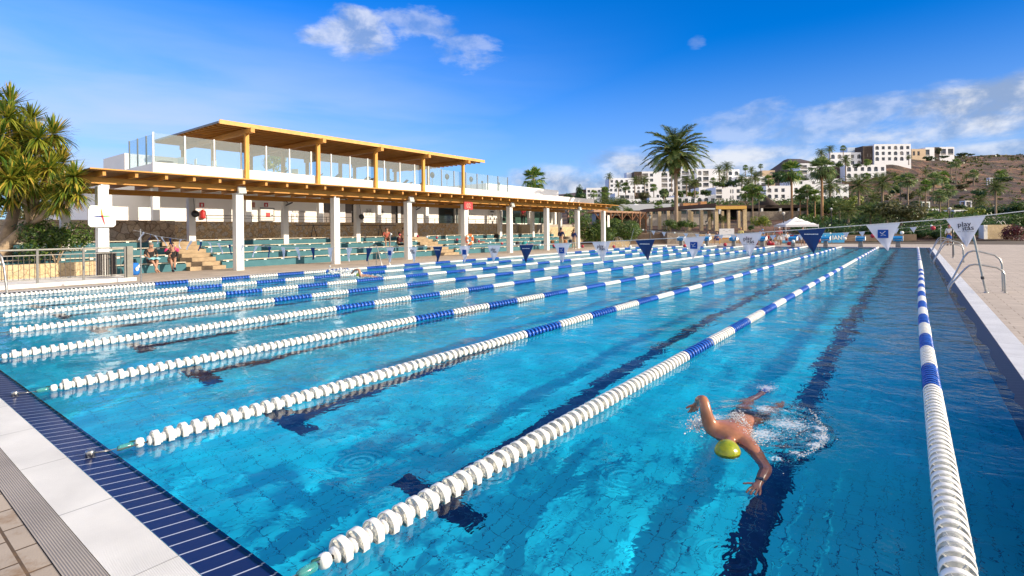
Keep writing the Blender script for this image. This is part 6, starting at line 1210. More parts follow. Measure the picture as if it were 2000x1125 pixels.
for px, dd in ((1172, d + .3), (1193, d + 1), (1215, d + 1), (1235, d + 2), (1250, d + 2), (1262, d + 3)):
    p = atD(px, 446, dd); p.z = .9; q = p.copy(); q.z = za - .05; b = MB(); b.tube([p, q], .09, 6); 
    for s in (-1, 1): b.tube([q - Vector((0, 0, .9)), q + AXR * .6 * s - Vector((0, 0, .02))], .06, 5)
    b.build('post', mat('red brown timber', (.26, .12, .06), .8, var=.1) if px == 1172 else bpy.data.materials['red brown timber'], t)
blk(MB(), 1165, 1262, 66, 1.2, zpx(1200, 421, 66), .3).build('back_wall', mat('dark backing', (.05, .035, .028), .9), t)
t = thing('thatched_restaurant', (0, 0, 0), 'long dark roofed restaurant with white pillars and a conical thatched hut on the stone wall', 'building'); d = 104; z0 = zpx(1520, 412.5, 101)
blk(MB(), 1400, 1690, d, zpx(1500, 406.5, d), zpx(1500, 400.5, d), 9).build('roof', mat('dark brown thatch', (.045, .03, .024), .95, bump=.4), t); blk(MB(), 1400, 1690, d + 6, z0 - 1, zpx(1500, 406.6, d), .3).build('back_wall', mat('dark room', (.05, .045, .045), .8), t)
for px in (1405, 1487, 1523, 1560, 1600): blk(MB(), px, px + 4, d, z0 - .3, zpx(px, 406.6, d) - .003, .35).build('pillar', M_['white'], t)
p = atD(1497, 402, d + 2); b = MB(); b.lathe([(0, 2.1), (.5, 1.55), (2.3, 0), (2.2, -.1), (0, .2)], p, 18); b.build('thatched_cone', mat('thatch', (.05, .035, .03), .95, bump=.5, bs=6), t)
# ---- tent, board, banner, lamp posts, chairs
t = thing('gazebo_tent', (0, 0, 0), 'white pop-up gazebo tent with a faint emblem on its roof', 'tent'); d = 60; a = atD(1534.5, 446, d); a.z = 0; w = 61 * d / F; M = Matrix.Translation(a) @ Matrix.Rotation(YAW - .12, 4, 'Z'); ze = zpx(1565, 438.5, d); zr = zpx(1565, 423, d)
b = MB(); n = 8; cx = w / 2
def roofpt(u, v): # sagging pyramid
    r = max(abs(u - .5), abs(v - .5)) * 2; return M @ Vector((u * w, v * w, ze + (zr - ze) * (1 - r) ** 1.18))
g = [[roofpt(i / n, j / n) for j in range(n + 1)] for i in range(n + 1)]; b.add([p for r_ in g for p in r_], [(i * (n + 1) + j, (i + 1) * (n + 1) + j, (i + 1) * (n + 1) + j + 1, i * (n + 1) + j + 1) for i in range(n) for j in range(n)], 0, False)
roof = b.build('roof', mat('white tent cloth', (.80, .79, .80), .8, var=.02), t); b = MB()
for x0, x1, y0, y1 in ((0, w, -.012, 0), (0, w, w, w + .012), (-.012, 0, 0, w), (w, w + .012, 0, w)): b.box(x0, x1, y0, y1, ze - .26, ze + .002, 0, M)
b.build('valance', bpy.data.materials['white tent cloth'], t)
for x in (.04, w - .04):
    for y in (.04, w - .04): b = MB(); b.tube([M @ Vector((x, y, .013)), M @ Vector((x, y, ze))], .03, 6); b.build('leg', M_['white'], t)
b = MB(); 
for k in range(3): c = M @ Vector((w * (.40 + .10 * k), w * .2, ze + (zr - ze) * .37)); b.tube([c + (M.to_3x3() @ Vector((.16 * math.cos(q), .10 * math.sin(q), .075 * math.sin(q)))) + Vector((0, 0, .05)) for q in [i * .7 for i in range(10)]], .012, 4)
b.build('emblem', mat('dark emblem', (.15, .13, .15), .8, var=0), roof)
t = thing('white_board', (0, 0, 0), 'large white notice board on a wooden easel at the far pool end', 'board'); d = 57; blk(MB(), 1405, 1434, d, zpx(1420, 464, d), zpx(1420, 446.5, d), .05).build('panel', mat('board white', (.62, .63, .66), .5, var=.06, vs=2), t)
for px in (1405.5, 1432.5): blk(MB(), px - .8, px + .8, d + .06, .013, zpx(px, 446.5, d), .07).build('leg', Mw_z, t)
blk(MB(), 1406, 1433, d + .07, zpx(1420, 466, d) - .05, zpx(1420, 464.6, d), .05).build('tray', Mw_x, t)
for k, (px, y) in enumerate(((1409, 458), (1427, 458), (1417, 452), (1412, 449.5), (1423, 450))): blk(MB(), px, px + (4 if k > 1 else 2.5), d - .006, zpx(px, y + (.6 if k > 1 else 2), d), zpx(px, y, d), .005).build('note', Mprint if k > 1 else mat('blue note', (.25, .35, .5), .8), t)
Mban = mat('blue banner', (.015, .24, .55), .6, var=.15, vs=1.5, col2=(.03, .35, .62))
def banner(px0, px1, y0, y1, d, label, txt=None):
    t = thing('banner', (0, 0, 0), label, 'banner', 'blue banners behind the blocks'); z1, z0 = zpx(px0, y0, d), zpx(px0, y1, d); blk(MB(), px0, px1, d, z0, z1, .03).build('sheet', Mban, t)
    for px in (px0 + .6, px1 - .6): p = atD(px, y0, d + .06); b = MB(); b.tube([(p.x, p.y, .013), (p.x, p.y, z1)], .02, 6); b.build('post', M_['steel'], t)
    if txt: p = atD((px0 + px1) / 2 + 1, (y0 + y1) / 2, d - .012); text_obj(txt, (z1 - z0) * .62, 'lettering', M_['white_plastic'], t, p, (R(90), 0, YAW), .003)
    return t
banner(1604, 1624, 455, 474, 57.5, 'left half of the blue banner behind the navy pennant', 'A ·'); banner(1625, 1649, 455, 474, 57.8, 'blue banner with white capital letters left of the third starting block', 'IANS'); banner(1528, 1546, 458, 474, 59, 'small blue banner by the left leg of the tent')
def lamp_post(px, y0, yb, d, label):
    base = atD(px, yb, d); t = thing('lamp_post', base, label, 'lamp post', 'lamp posts of the garden'); h = atD(px, y0, d).z - base.z; b = MB(); b.tube([(0, 0, 0), (0, 0, .3), (0, 0, h - .35)], [.09, .06, .05], 8); b.build('post', M_['dark'], t)
    MB().lathe([(0, h - .35), (.08, h - .35), (.14, h - .1), (.04, h - .02), (0, h)], n=8).build('lantern', mat('lantern glass', (.55, .52, .45), .3), t); MB().lathe([(0, h - .09), (.22, h - .10), (.05, h + .05), (0, h + .08)], n=8).build('cap', M_['white_plastic'] if px > 1500 else M_['dark'], t)
lamp_post(1531, 415, 470, 62, 'dark lamp post with pale lantern left of the white tent'); lamp_post(1856, 406, 472, 60, 'dark lamp post behind the man in white shirt'); lamp_post(1624, 407, 446, 75, 'pale lamp post among the palms right of the tent'); lamp_post(1270, 420, 478, 52, 'tall thin dark post before the garden steps'); lamp_post(1380, 432, 452, 62, 'short pale post right of the clipped bushes')
def chairs(px, Y_, m, label):
    p = onY(px, 470, Y_); t = thing('garden_chair', (p.x, Y_, .013), label, 'chair', 'chairs at the far pool end', rg.uniform(-.5, .5)); MB().box(-.25, .25, -.25, .25, .42, .46).build('seat', m, t); MB().box(-.25, .25, .22, .26, .46, .95).build('backrest', m, t)
    for a in (-.22, .22):
        for c in (-.22, .22): b = MB(); b.tube([(a, c, 0), (a, c, .42)], .016, 6); b.build('leg', M_['grey'], t)
chairs(1383, 56.55, black, 'dark folding chair left of the white board'); chairs(1400, 57.1, blu, 'blue chair beside the white board'); chairs(1496, 56.5, red, 'red chair amid the crowd'); chairs(1542, 57.5, red, 'red chair under the tent edge'); chairs(1552, 57, blu, 'blue chair under the tent'); chairs(1530, 58, wht, 'white chair in front of the tent'); chairs(1460, 57.5, red, 'red seat at the left of the crowd'); chairs(1284, 62.5, blu, 'blue chair at the top of the garden steps')
bp_ = [(1473, 56, red), (1505, 55, red), (1515, 56.5, wht), (1488, 54.6, khaki), (1545, 55.5, red)]
for k, (px, Y_, m) in enumerate(bp_): p = onY(px, 472, Y_); t = thing('sports_bag', (p.x, Y_, .013), ['red bag at the left of the crowd', 'red towel bag between the seated people', 'white bundle before the tent', 'sand coloured bag by the bending man', 'red bag by the tent leg'][k], 'bag', 'bags at the far pool end'); MB().lathe([(0, 0), (.3, 0), (.36, .12), (.3, .3), (0, .34)], n=10).build('body', m, t); b = MB(); b.tube([(-.2, 0, .28), (0, 0, .42), (.2, 0, .28)], .02, 5); b.build('handle', M_['dark'], t)
# ---------------------------------------------------------------- hotels on the hillside
Mh = mat('white hotel render', (.84, .85, .88), .85, var=.03, vs=.3); Mb_ = mat('brown slatted cladding', (.085, .058, .045), .85, var=.25, vs=1.2); Mwin = mat('dark window', (.10, .12, .15), .25, var=.35, vs=.8); Mcur = mat('window curtain', (.38, .36, .34), .7, var=.3, vs=1.5); Mcream = mat('cream render', (.66, .50, .34), .85, var=.05, vs=.4)
def hotel(px0, px1, yt, yb, d, cols, rows, label, wall=None, th=9, yaw=0.0, parapet=True, foot=8):
    """one block: front wall with real openings; cols is one letter a window, a = arched, s = square, n = narrow pair, b = balcony, - = blank"""
    a = AXF * d + AXR * ((px0 - 1000) * d / F); w = (px1 - px0) * d / F; z1 = zpx(px0, yt, d); z0 = zpx(px0, yb, d); H_ = z1 - z0
    t = thing('hotel_block', (a.x, a.y, z0), label, 'building', 'white hotel blocks on the hillside', YAW + yaw + .02)
    n = len(cols); cw = w / max(1, n); rh = (H_ - .5) / max(1, rows); wins = []
    for r in range(rows):
        for c, k in enumerate(cols):
            if k == '-': continue
            cx = (c + .5) * cw; zb_ = r * rh + rh * .22; zt_ = r * rh + rh * .80
            ww = min(1.5, cw * .30)
            if k == 'a': wins.append((cx - ww, cx + ww, zb_ - rh * .06, zt_ + rh * .06, 'a'))
            elif k == 's': wins.append((cx - ww * .85, cx + ww * .85, zb_, zt_, 's'))
            elif k == 'n': wins.append((cx - ww * .9, cx - ww * .25, zb_ - .1, zt_, 's')); wins.append((cx + ww * .25, cx + ww * .9, zb_ - .1, zt_, 's'))
            elif k == 'b': wins.append((cx - min(1.6, cw * .46), cx + min(1.6, cw * .46), r * rh + .12, zt_ + rh * .05, 'b'))
    xs = sorted({0.0, w, *[q[0] for q in wins], *[q[1] for q in wins]}); b = MB()
    for xa, xb in zip(xs, xs[1:]):
        cx = (xa + xb) / 2; hs = sorted([(q[2], q[3]) for q in wins if q[0] < cx < q[1]]); z = -foot
        for h0, h1 in hs:
            if h0 > z: b.box(xa, xb, 0, .4, z, h0)
            z = max(z, h1)
        b.box(xa, xb, 0, .4, z, H_)
    for x0, x1, zz0, zz1, k in wins:       # arch heads
        if k == 'a':
            r_ = (x1 - x0) / 2; cx = (x0 + x1) / 2; zc = zz1 - r_ * .8; m_ = 6
            for s in (-1, 1):
                pts_ = [(cx + s * r_, zz1 + .001)] + [(cx + s * r_ * math.cos(q), zc + r_ * .8 * math.sin(q)) for q in [math.pi / 2 * i / m_ for i in range(m_ + 1)]]
                b.prism(pts_ if s > 0 else pts_[::-1], .002, .398)
    b.box(0, w, .4, th, -foot, H_ - .35); b.box(w - .25, w, .4, th, H_ - .35, H_); b.box(0, .25, .4, th, H_ - .35, H_)
    b.build('wall', wall or Mh, t)
    for i, (x0, x1, zz0, zz1, k) in enumerate(wins):
        o = MB().box(x0 - .02, x1 + .02, .34 if k != 'b' else .397, .399, zz0 - .02, zz1 + .02).build('window', Mwin if rg.random() < .75 else Mcur, t)
        if k == 'b' and d < 400: MB().box(x0, x1, .02, .07, zz0, zz0 + .8).build('balcony_rail', Mcur, o)
        elif rg.random() < .6: MB().box((x0 + x1) / 2 - .05, (x0 + x1) / 2 + .05, .30, .339, zz0, zz1).build('mullion', Mcur, o)
    return t
def tower(px0, px1, yt, yb, d, label, m=None, th=6, foot=8):
    a = AXF * d + AXR * ((px0 - 1000) * d / F); w = (px1 - px0) * d / F; z1 = zpx(px0, yt, d); z0 = zpx(px0, yb, d); t = thing('stair_tower', (a.x, a.y, z0), label, 'building', 'stair towers of the hotel', YAW)
    MB().box(0, w, 0, th, -foot, z1 - z0).build('wall', m or Mb_, t)
    if m is None:
        MB().box(-.06, w + .06, -.06, th + .06, z1 - z0 + .002, z1 - z0 + .2).build('coping', M_['grey'], t)
        for q in range(2):
            for r in range(max(1, int((z1 - z0) / 3))): MB().box(w * (.38 + .3 * q), w * (.38 + .3 * q) + .35, -.03, -.002, .6 + 3 * r, 2.2 + 3 * r).build('vent', mat('vent grey', (.22, .19, .17), .8) if 'vent grey' not in bpy.data.materials else bpy.data.materials['vent grey'], t)
    return t
hotel(1146, 1176, 367, 386, 205, 's-s', 2, 'leftmost low white block on the hillside, beside the pines'); tower(1137, 1146, 371, 386, 206, 'dark tower at the far left end of the hotel'); tower(1176, 1190, 366, 385, 206, 'brown tower between the two leftmost white blocks')
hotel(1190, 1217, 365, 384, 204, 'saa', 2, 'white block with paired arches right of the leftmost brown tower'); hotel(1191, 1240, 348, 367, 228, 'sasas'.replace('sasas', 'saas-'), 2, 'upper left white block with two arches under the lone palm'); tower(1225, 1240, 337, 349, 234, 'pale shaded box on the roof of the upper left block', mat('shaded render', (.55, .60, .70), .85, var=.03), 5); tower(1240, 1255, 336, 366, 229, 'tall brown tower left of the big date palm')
hotel(1255, 1318, 335, 377, 232, 'bs-ba', 4, 'four storey white block behind the left fronds of the big palm'); hotel(1216, 1262, 361, 378, 210, 'sasaa', 2, 'white block with arches behind the cluster of left palms'); hotel(1202, 1240, 377, 392, 190, '-bbn', 1, 'one storey white block with narrow paired windows at the left'); tower(1240, 1265, 377, 389, 191, 'low brown tower above the lower left block'); hotel(1265, 1290, 376, 389, 190, 's-a', 1, 'small white block with one arch behind the round shrub')
hotel(1226, 1254, 389, 402, 170, 'saas', 1, 'lowest left white block with two small arches above the parasol'); tower(1254, 1269, 388, 402, 171, 'brown tower right of the lowest left block'); hotel(1269, 1322, 386, 404, 168, '-bbs', 1, 'white block behind the trunk of the big palm, long windows'); hotel(1322, 1400, 381, 404, 172, 'assaas', 1, 'long low white block with arches between the big palm and the tall block', yaw=0.0)
hotel(1318, 1362, 330, 372, 238, 'sbs', 4, 'white block behind the right fronds of the big palm'); hotel(1362, 1398, 330, 367, 236, 'ab-', 3, 'white upper block with balconies right of the big palm'); hotel(1398, 1446, 331, 366, 240, '-saa', 3, 'white upper block with a double row of paired arches behind twin palms'); tower(1355, 1366, 352, 378, 222, 'brown tower low behind the big palm'); hotel(1366, 1400, 366, 382, 205, 'ss-', 1, 'white block half hidden by bushes below the balconied block')
hotel(1399, 1462, 365, 404, 182, 'b-ns-', 3, 'prominent three storey white block in the middle with open balconies'); tower(1462, 1497, 362, 400, 190, 'wide brown wall between the two middle white blocks'); hotel(1497, 1551, 363, 402, 180, 'ass-', 3, 'white block with arches behind the conical thatch'); hotel(1549, 1660, 360.5, 398, 184, 'sas-saas', 2, 'long white block behind the tall orange-trunked palms')
hotel(1547, 1646, 350, 362, 215, '-s-s---b', 1, 'low white terrace block above the long white block'); hotel(1564, 1622, 319, 351, 245, 'b-ss', 3, 'white block with tall balconies left of the brown wall under the hilltop'); tower(1622, 1653, 326, 352, 240, 'wide brown wall below the hilltop block')
hotel(1440, 1500, 345, 366, 235, 'ss-sb', 2, 'pale low building behind the middle palm cluster'); hotel(1490, 1515, 333, 340, 262, '-s', 1, 'small cream house far on the ridge left of the dark hill', Mcream)
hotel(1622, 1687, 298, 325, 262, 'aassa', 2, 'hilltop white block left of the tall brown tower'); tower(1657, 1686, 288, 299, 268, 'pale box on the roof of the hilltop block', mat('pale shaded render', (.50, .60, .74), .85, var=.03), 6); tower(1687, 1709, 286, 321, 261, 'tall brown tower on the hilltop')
hotel(1709, 1782, 281.5, 316, 260, 'assaas', 3, 'large hilltop white block with arches right of the tall brown tower'); hotel(1653, 1733, 322, 350, 236, 'assaas', 2, 'white block with arches standing free below the hilltop'); hotel(1600, 1652, 340, 352, 250, 'ss-', 1, 'white strip of building between palms below the brown wall')
hotel(1782, 1810, 291, 307, 300, 'ss-', 1, 'cream coloured house right of the hilltop block', Mcream); hotel(1809, 1827, 288, 305, 305, 'b-', 1, 'small white house with a porch on the ridge'); tower(1826, 1836, 288, 302, 306, 'small brown house wall on the ridge'); hotel(1837, 1866, 287, 303, 310, 'bb', 1, 'white terrace house at the right end of the ridge')
for px0, px1, yt_, yb_, d, lb in ((1801, 1817, 394, 404, 150, 'white arched garden pavilion on the lawn'), (1886, 1899, 392, 401, 155, 'small white pavilion half hidden in green'), (1934, 1941, 347, 356.5, 205, 'small white frame hut high on the slope'), (1813, 1836, 408, 418, 120, 'low white pillared building behind the lamp post'), (1864, 1890, 410, 424, 118, 'white building between lamp post and yellow shrub')):
    a = AXF * d + AXR * ((px0 - 1000) * d / F); w = (px1 - px0) * d / F; z0, z1 = zpx(px0, yb_, d), zpx(px0, yt_, d); t = thing('garden_pavilion', (a.x, a.y, z0), lb, 'pavilion', 'small white buildings on the slope', YAW)
    MB().box(0, w, 0, w, z1 - z0 - .3, z1 - z0).build('roof', Mh, t); k_ = max(2, int(w / 1.6) + 1)
    for k in range(k_):
        for y in (0, w - .3): x = (w - .3) * k / (k_ - 1); MB().box(x, x + .3, y, y + .3, -1, z1 - z0 - .302).build('pillar', Mh, t)
    MB().box(.3, w - .3, w * .5, w * .5 + .1, 0, z1 - z0 - .31).build('back_wall', Mwin, t)
tag(blk(MB(), 1790, 1905, 140, zpx(1850, 411, 140), zpx(1850, 405.5, 140), 12).build('lawn_terrace', mat('lawn green', (.20, .24, .05), .95, var=.1, vs=.2)), 'bright lawn terrace in front of the white pavilion', 'lawn')
# ---------------------------------------------------------------- ground round the basin, planting
b = MB()
for (xa, xb, ya, yb) in ((-400, X0 - .4, -150, 300), (XC + .02, 300, -150, 300), (X0 - .4, XC + .02, -150, Y0 - .4), (X0 - .4, XC + .02, Y1 + .4, 300)): b.add([(xa, ya, -.09), (xb, ya, -.09), (xb, yb, -.09), (xa, yb, -.09)], [(0, 1, 2, 3)])
b.build('ground', mat('brown garden earth', (.10, .075, .05), .95, var=.2, vs=.5, bump=.4, bs=4))['kind'] = 'structure'
rg = random.Random(21)
# the big date palm
LFL = .17; LFW = .012
BIG = mesh_of(date_crown(random.Random(4), 72, 34, 1.0, 1.15), 'date_crown', [L_palm])
LFL = .25; LFW = .018
t = palm(1321, 298, 449, 62, 'date', 68, 'very tall date palm with a wide crown, the largest palm in the picture', tr_px=7.5, mesh=BIG)
c = atD(1321, 306, 62); b = MB(); h = c.z - t.location.z; b.lathe([(.30, -1.5), (.55, -1.0), (.85, -.2), (.75, .5), (.3, 1.0)], (0, 0, h - .5), 12); b.build('boot_head', Mdead, t)
palm(1043, 349, 392, 78, 'fan', 29, 'fan palm rising above the right end of the clubhouse roof', tr_px=9, mesh=FAN[0], skirted=False)
FP = [(1547, 334, 444, 95, 26, 1, 'tall fan palm with orange trunk right of the middle white block'), (1606, 328, 446, 85, 31, 1, 'tallest fan palm with bright orange trunk right of the tent'), (1457, 376, 446, 100, 16, 0, 'left of the three slender fan palms by the pergola'), (1470, 371, 446, 101, 17, 0, 'middle of the three slender fan palms by the pergola'), (1483, 377, 448, 99, 17, 0, 'right of the three slender fan palms, trunk bent'), (1563, 379, 444, 97, 16, 1, 'left fan palm of the group before the long white block'), (1577, 373, 444, 96, 17, 1, 'middle fan palm of the group before the long white block'), (1592, 381, 446, 94, 16, 1, 'right fan palm of the group before the long white block'),
 (1759, 354, 397, 142, 15, 0, 'fan palm on the slope right of the lower hilltop block'), (1773, 351, 402, 138, 18, 0, 'pale green fan palm with a leaning grey trunk on the slope'), (1808, 362, 405, 140, 14, 0, 'dark fan palm in the slope cluster, left one'), (1824, 350, 398, 146, 17, 0, 'bright fan palm in the slope cluster'), (1842, 345, 388, 150, 15, 0, 'fan palm at the top of the slope cluster'), (1836, 382, 432, 100, 17, 0, 'fan palm with sunlit yellow leaves in front of the slope cluster'), (1852, 372, 430, 104, 17, 0, 'fan palm with a white trunk beside the lamp post'), (1857, 322, 352, 195, 9, 0, 'slim fan palm high on the slope, left of a pair'), (1868, 318, 360, 190, 11, 0, 'slim tall fan palm high on the slope, right of a pair'), (1902, 339, 362, 185, 11, 0, 'round headed fan palm alone on the upper slope'), (1951, 340, 356, 200, 10, 0, 'left fan palm of the pair near the white frame hut'), (1960, 338, 355, 202, 9, 0, 'right fan palm of the pair near the white frame hut'),
 (1277, 366, 386, 150, 9, 0, 'yellowish fan palm before the four storey block'), (1297, 376, 390, 140, 10, 0, 'round fan palm beside the trunk of the big palm'), (1160, 378, 398, 108, 10, 0, 'small fan palm above the end of the colonnade, left'), (1182, 374, 398, 110, 12, 0, 'small fan palm above the end of the colonnade, right'), (1222, 364, 380, 150, 11, 0, 'leafy fan palm covering the left white block'), (1286, 402, 419, 84, 11, 0, 'small fan palm in front of the grey restaurant roof'), (1316, 404, 420, 84, 8, 0, 'small palm beside the big trunk, by the restaurant roof'), (1393, 353, 367, 176, 8, 0, 'small fan palm before the balconied block'), (1501, 350, 366, 168, 11, 0, 'fan palm with yellow skirt above the brown wall'), (1456, 327, 345, 255, 7, 0, 'little palm on the ridge line, left of three'), (1486, 324, 343, 258, 6, 0, 'little palm on the ridge line, right of three'), (1647, 289, 305, 255, 7, 0, 'little palm on the hilltop beside the pale roof box'), (1656, 320, 328, 225, 6, 0, 'small palm before the hilltop block'), (1693, 317, 326, 225, 8, 0, 'bright small palm at the foot of the tall brown tower'), (1692, 344, 354, 190, 9, 0, 'small fan palm before the free standing arched block'), (1318, 344, 372, 190, 9, 0, 'slim palm just left of the big palm crown')]
for px, yc, yb, d, r, og, lb in FP: palm(px, yc, yb, d, 'fan', r, lb, orange=bool(og), tr_px=max(1.6, r * .19))
DP = [(1678, 362, 432, 95, 31, 'date palm with orange brown crown left of the green slope'), (1724, 358, 428, 100, 30, 'date palm with a pale slim trunk in front of the free standing block'), (1621, 362, 400, 118, 30, 'broad date palm behind the tallest orange trunk'), (1652, 312, 356, 215, 14, 'date palm before the hilltop block, tall pale trunk'), (1604, 298, 330, 240, 13, 'dark date palm behind the tallest fan palm crown'), (1621, 291, 312, 250, 12, 'date palm on the skyline left of the hilltop block'), (1190, 345, 368, 200, 10, 'lone palm on the skyline at the left end of the hotel'), (1240, 354, 382, 148, 14, 'date palm with brown fronds before the left brown tower'), (1259, 352, 382, 150, 13, 'date palm right of the left brown tower'), (1208, 362, 384, 140, 11, 'bushy date palm at the left blocks'), (1312, 330, 372, 188, 11, 'date palm high behind the left fronds of the big palm'), (1341, 352, 384, 140, 15, 'date palm low behind the big palm, left of a pair'), (1357, 358, 384, 142, 16, 'date palm low behind the big palm, right of a pair'), (1405, 332, 362, 178, 14, 'left of the twin date palms on the skyline'), (1420, 326, 362, 180, 16, 'right of the twin date palms on the skyline'), (1412, 350, 368, 170, 15, 'date palm below the twin palms'), (1468, 332, 350, 250, 10, 'date palm on the ridge line between two little palms'), (1449, 350, 372, 150, 16, 'brown date palm of the middle cluster, left'), (1475, 346, 370, 152, 18, 'brown date palm of the middle cluster, right'), (1462, 356, 376, 146, 14, 'low date palm of the middle cluster'),
 (1945, 366, 424, 90, 25, 'golden date palm with a straight pale trunk at the right'), (1914, 392, 418, 108, 18, 'low dark date palm among the shrubs at the right'), (1775, 307, 322, 250, 7, 'palm at the right foot of the hilltop block'), (1808, 336, 348, 205, 9, 'low palm on the upper slope'), (1888, 345, 356, 195, 9, 'dark low palm on the upper slope'), (1200, 402, 428, 72, 30, 'broad golden green palm just beyond the end of the colonnade'), (1180, 394, 424, 80, 20, 'green palm behind the end of the colonnade roof'), (1390, 424, 446, 78, 14, 'little date palm under the garden pergola'), (1412, 428, 446, 76, 12, 'low palm behind the golden pergola beam'), (1700, 414, 440, 74, 26, 'low palm with arching fronds above the banners'), (1657, 412, 440, 72, 27, 'low arching palm between tent and starting blocks'), (1733, 418, 438, 78, 18, 'small low palm beside the tall feathery shrub'), (1640, 404, 436, 84, 22, 'green palm behind the pale lamp post'), (1748, 345, 380, 155, 13, 'dark palm at the edge of the slope'), (1706, 388, 420, 105, 18, 'dark date palm behind the two big palms'), (1795, 378, 405, 128, 11, 'dark palm on the slope'), (1566, 300, 300.5, 400, 1, None)]
for px, yc, yb, d, r, lb in DP:
    if lb: palm(px, yc, yb, d, 'date', r, lb, tr_px=max(1.6, r * .15))
K = dict(d=L_dk, m=L_md, y=L_yl, o=L_ol, r=L_rd)
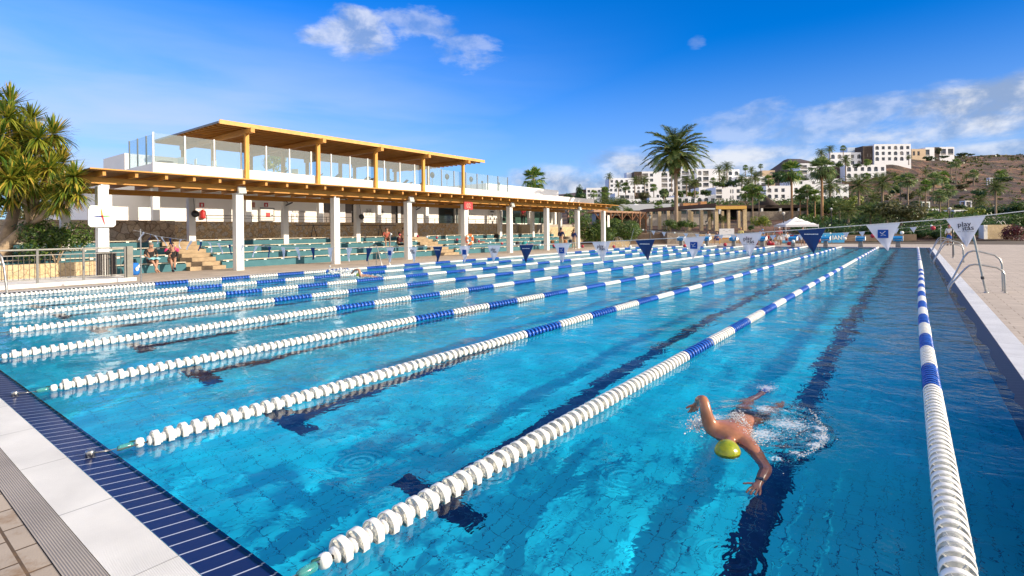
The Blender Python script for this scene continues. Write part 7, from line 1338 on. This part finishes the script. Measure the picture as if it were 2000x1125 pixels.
BS = [ # px, ytop, ybase, rpx, depth, kind, label
 (1310, 430, 454, 17, 60.5, 'm', 'clipped green bush left of the big palm foot'), (1339, 429, 454, 19, 60.8, 'm', 'clipped green bush right of the big palm foot'), (1491, 424, 452, 20, 63, 'y', 'rounded shrub with yellow leaves left of the lamp post'), (1467, 440, 452, 8, 62, 'd', 'small dark round bush beside the yellow shrub'), (1977, 442, 478, 24, 60, 'r', 'dark red leaved shrub at the right frame edge'), (1760, 395, 450, 52, 72, 'o', 'very large feathery olive green shrub above the starting blocks'), (1905, 408, 432, 20, 95, 'y', 'bright yellow green dome shaped shrub at the right'), (1815, 416, 440, 22, 90, 'm', 'green shrub left of the lamp post'),
 (1650, 446, 474, 22, 64, 'd', 'dark hedge section behind the blue banner'), (1690, 442, 474, 26, 65, 'd', 'dark hedge section behind the third starting block'), (1730, 440, 474, 26, 64, 'd', 'dark hedge section between two starting blocks'), (1770, 442, 474, 26, 64, 'd', 'dark hedge section behind the rightmost starting block'), (1808, 446, 474, 24, 63, 'd', 'dark hedge section before the far ladders'), (1840, 450, 476, 20, 62, 'm', 'green hedge section behind the far ladders'), (1890, 446, 470, 24, 66, 'd', 'dark shrub right of the man in white shirt'), (1915, 440, 464, 18, 72, 'o', 'olive scrub behind the stone shower wall'), (1600, 440, 466, 20, 70, 'd', 'dark shrub right of the tent roof'), (1570, 446, 468, 22, 66, 'd', 'dark shrub behind the tent'), (1990, 420, 462, 26, 72, 'm', 'green shrub above the dark red shrub'),
 (1625, 388, 432, 26, 100, 'm', 'bright green tree left of the date palms'), (1650, 392, 436, 24, 98, 'y', 'yellow green tree below the long white block'), (1690, 400, 436, 24, 92, 'd', 'dark green tree between two date palms'), (1597, 396, 436, 18, 100, 'm', 'green tree between the orange trunks'), (1714, 396, 432, 20, 96, 'm', 'green bush beside the pale palm trunk'), (1672, 384, 410, 16, 118, 'y', 'light green tree at the corner of the long white block'), (1740, 396, 422, 18, 108, 'd', 'dark bush at the foot of the slope'), (1725, 382, 400, 16, 128, 'o', 'olive scrub on the lower slope'), (1570, 392, 426, 14, 105, 'd', 'dark tree behind the tent roof top'),
 (1965, 400, 430, 30, 98, 'd', 'large dark green tree right of the golden date palm'), (1930, 404, 432, 24, 100, 'd', 'dark green tree left of the golden date palm trunk'), (1995, 396, 432, 26, 96, 'm', 'green tree at the right frame edge'), (1893, 412, 428, 16, 112, 'd', 'dark bush by the white building'), (1850, 418, 436, 16, 96, 'm', 'low green bush by the lamp post'), (1877, 400, 412, 14, 135, 'd', 'dark bush behind the lawn'),
 (1225, 404, 430, 14, 78, 'm', 'bright green bush beyond the end of the colonnade'), (1152, 388, 412, 18, 88, 'd', 'dark green tree behind the end of the roof'), (1128, 378, 404, 16, 100, 'd', 'dark tree left of the first hotel block'), (1133, 361, 400, 10, 120, 'd', 'tall dark conifer above the roof end'), (1110, 378, 402, 14, 105, 'd', 'dark rounded tree above the clubhouse roof'), (1094, 384, 404, 14, 100, 'o', 'olive tree crown just above the clubhouse roof'), (1218, 388, 404, 12, 110, 'm', 'green bush below the left white blocks'),
 (1258, 376, 392, 14, 150, 'o', 'olive bush on the brown wall'), (1296, 372, 392, 12, 150, 'd', 'round dark bush left of the big trunk'), (1330, 372, 388, 14, 150, 'm', 'green bush behind the big trunk'), (1352, 374, 388, 14, 152, 'y', 'light green bush on the roof of the long arched block'), (1378, 372, 384, 14, 155, 'm', 'green bush right of the big palm'), (1400, 356, 368, 12, 160, 'm', 'green bush above the tall middle block'), (1432, 352, 366, 14, 162, 'd', 'dark bush above the tall middle block'), (1416, 360, 368, 12, 165, 'd', 'dark hedge on the middle roof'), (1520, 336, 358, 14, 200, 'd', 'dark tree left of the first tall fan palm'), (1505, 352, 366, 12, 190, 'd', 'dark bush beside the fan palm with yellow skirt'), (1530, 348, 362, 14, 200, 'd', 'dark trees behind the white terrace block'), (1565, 346, 356, 12, 205, 'd', 'dark bush beneath the tall balconied block'),
 (1675, 320, 328, 10, 222, 'd', 'small dark bush before the hilltop block'), (1640, 318, 330, 10, 220, 'm', 'green bush at the top of the brown wall'), (1830, 290, 304, 7, 280, 'o', 'round olive tree on the ridge by the houses'), (1815, 306, 316, 12, 240, 'd', 'dark bush below the ridge houses'), (1880, 298, 306, 12, 330, 'd', 'dark scrub on the ridge right of the houses'), (1898, 300, 305, 6, 340, 'd', 'tiny scrub on the ridge'), (1844, 304, 310, 9, 260, 'd', 'dark low bush below the terrace house'), (1900, 352, 360, 12, 190, 'o', 'rusty bush under the round headed palm'), (1880, 360, 370, 14, 170, 'o', 'olive scrub patch on the middle slope'), (1850, 352, 362, 12, 185, 'd', 'dark scrub patch on the middle slope'), (1960, 346, 358, 18, 195, 'd', 'dark scrub around the pair of palms'), (1790, 392, 404, 14, 140, 'd', 'dark scrub by the arched pavilion'), (1920, 372, 388, 16, 150, 'd', 'dark tree on the slope above the low date palm'), (1750, 366, 384, 14, 150, 'd', 'dark bush on the slope by the leaning trunk'), (1780, 378, 392, 16, 140, 'o', 'olive bush on the slope'), (1697, 312, 322, 6, 240, 'y', 'yellow green bush by the hilltop wall'), (535, 298, 345, 26, 60, 'y', 'pale green tree seen through the roof terrace glass'), (40, 395, 440, 40, 45, 'o', 'brownish shrub behind the retaining wall at the left edge')]
for px, yt_, yb_, r, d, k, lb in BS:
    tree = 'tree' in lb or 'conifer' in lb
    bush(px, yt_, yb_, r, d, K[k], lb, n=1900 if r >= 17 and d < 80 else 1000 if d < 130 else 600, cat='tree' if tree else 'shrub', name='tree' if tree else 'shrub')
# scrub on the dry slope, past counting
b = MB(); q = random.Random(9)
for _ in range(1500):
    px = q.uniform(1500, 2300); d = q.uniform(110, 425)
    if px < 1790 and d > 215: continue
    v = AXF * d + AXR * ((px - 1000) * d / F); z = ground(px, d); r = q.uniform(.25, .9) * (.6 + d / 300)
    for _k in range(7):
        c = Vector((v.x + q.gauss(0, r * .5), v.y + q.gauss(0, r * .5), z + q.uniform(0, r * .7))); n_ = Vector((q.gauss(0, 1), q.gauss(0, 1), q.gauss(0, 1))).normalized(); a = n_.orthogonal().normalized() * r * .5; c2 = n_.cross(a); b.add([c - a, c - c2, c + a, c + c2], [(0, 1, 2, 3)])
o = b.build('scrub', L_ol); tag(o, 'dry low scrub dotted over the brown slope', kind='stuff')

# leafy ground cover filling the garden beds beyond the pool
def cover(name, n, px0, px1, d0, d1, m, hmax, size, label, seed, gap=.35):
    b = MB(); q = random.Random(seed)
    for _ in range(n):
        px = q.uniform(px0, px1); d = q.uniform(d0, d1); v = AXF * d + AXR * ((px - 1000) * d / F)
        k = mn.noise(Vector((v.x * .22, v.y * .22, seed))); 
        if k < -gap: continue
        z = ground(px, d) + max(.05, hmax * (.45 + k)) * q.uniform(.3, 1)
        n_ = Vector((q.gauss(0, .8), q.gauss(0, .8), q.gauss(.4, .8))).normalized(); a = n_.orthogonal().normalized(); a.rotate(Matrix.Rotation(q.uniform(0, 6.28), 3, n_)); c2 = n_.cross(a); s = size * q.uniform(.6, 1.4); c = Vector((v.x, v.y, z)); b.add([c - a * s, c - c2 * s * .5, c + a * s, c + c2 * s * .5], [(0, 1, 2, 3)])
    tag(b.build(name, m), label, kind='stuff')
cover('ground_cover', 16000, 1545, 2080, 62.5, 86, L_dk, 1.5, .17, 'dark leafy ground cover in the beds behind the starting blocks', 1)
cover('ground_cover', 9000, 1560, 2100, 84, 118, L_md, 1.6, .24, 'green ground cover at the foot of the slope', 2)
cover('ground_cover', 7000, 1110, 1560, 104, 160, L_md, 1.8, .26, 'mixed green planting below the hotel', 3)
cover('ground_cover', 6000, 1560, 2150, 116, 165, L_ol, 1.2, .28, 'olive scrub on the lower slope', 4, .1)
cover('ground_cover', 5000, 1130, 1700, 150, 225, L_dk, 2.0, .34, 'dark planting between the hotel blocks', 5)
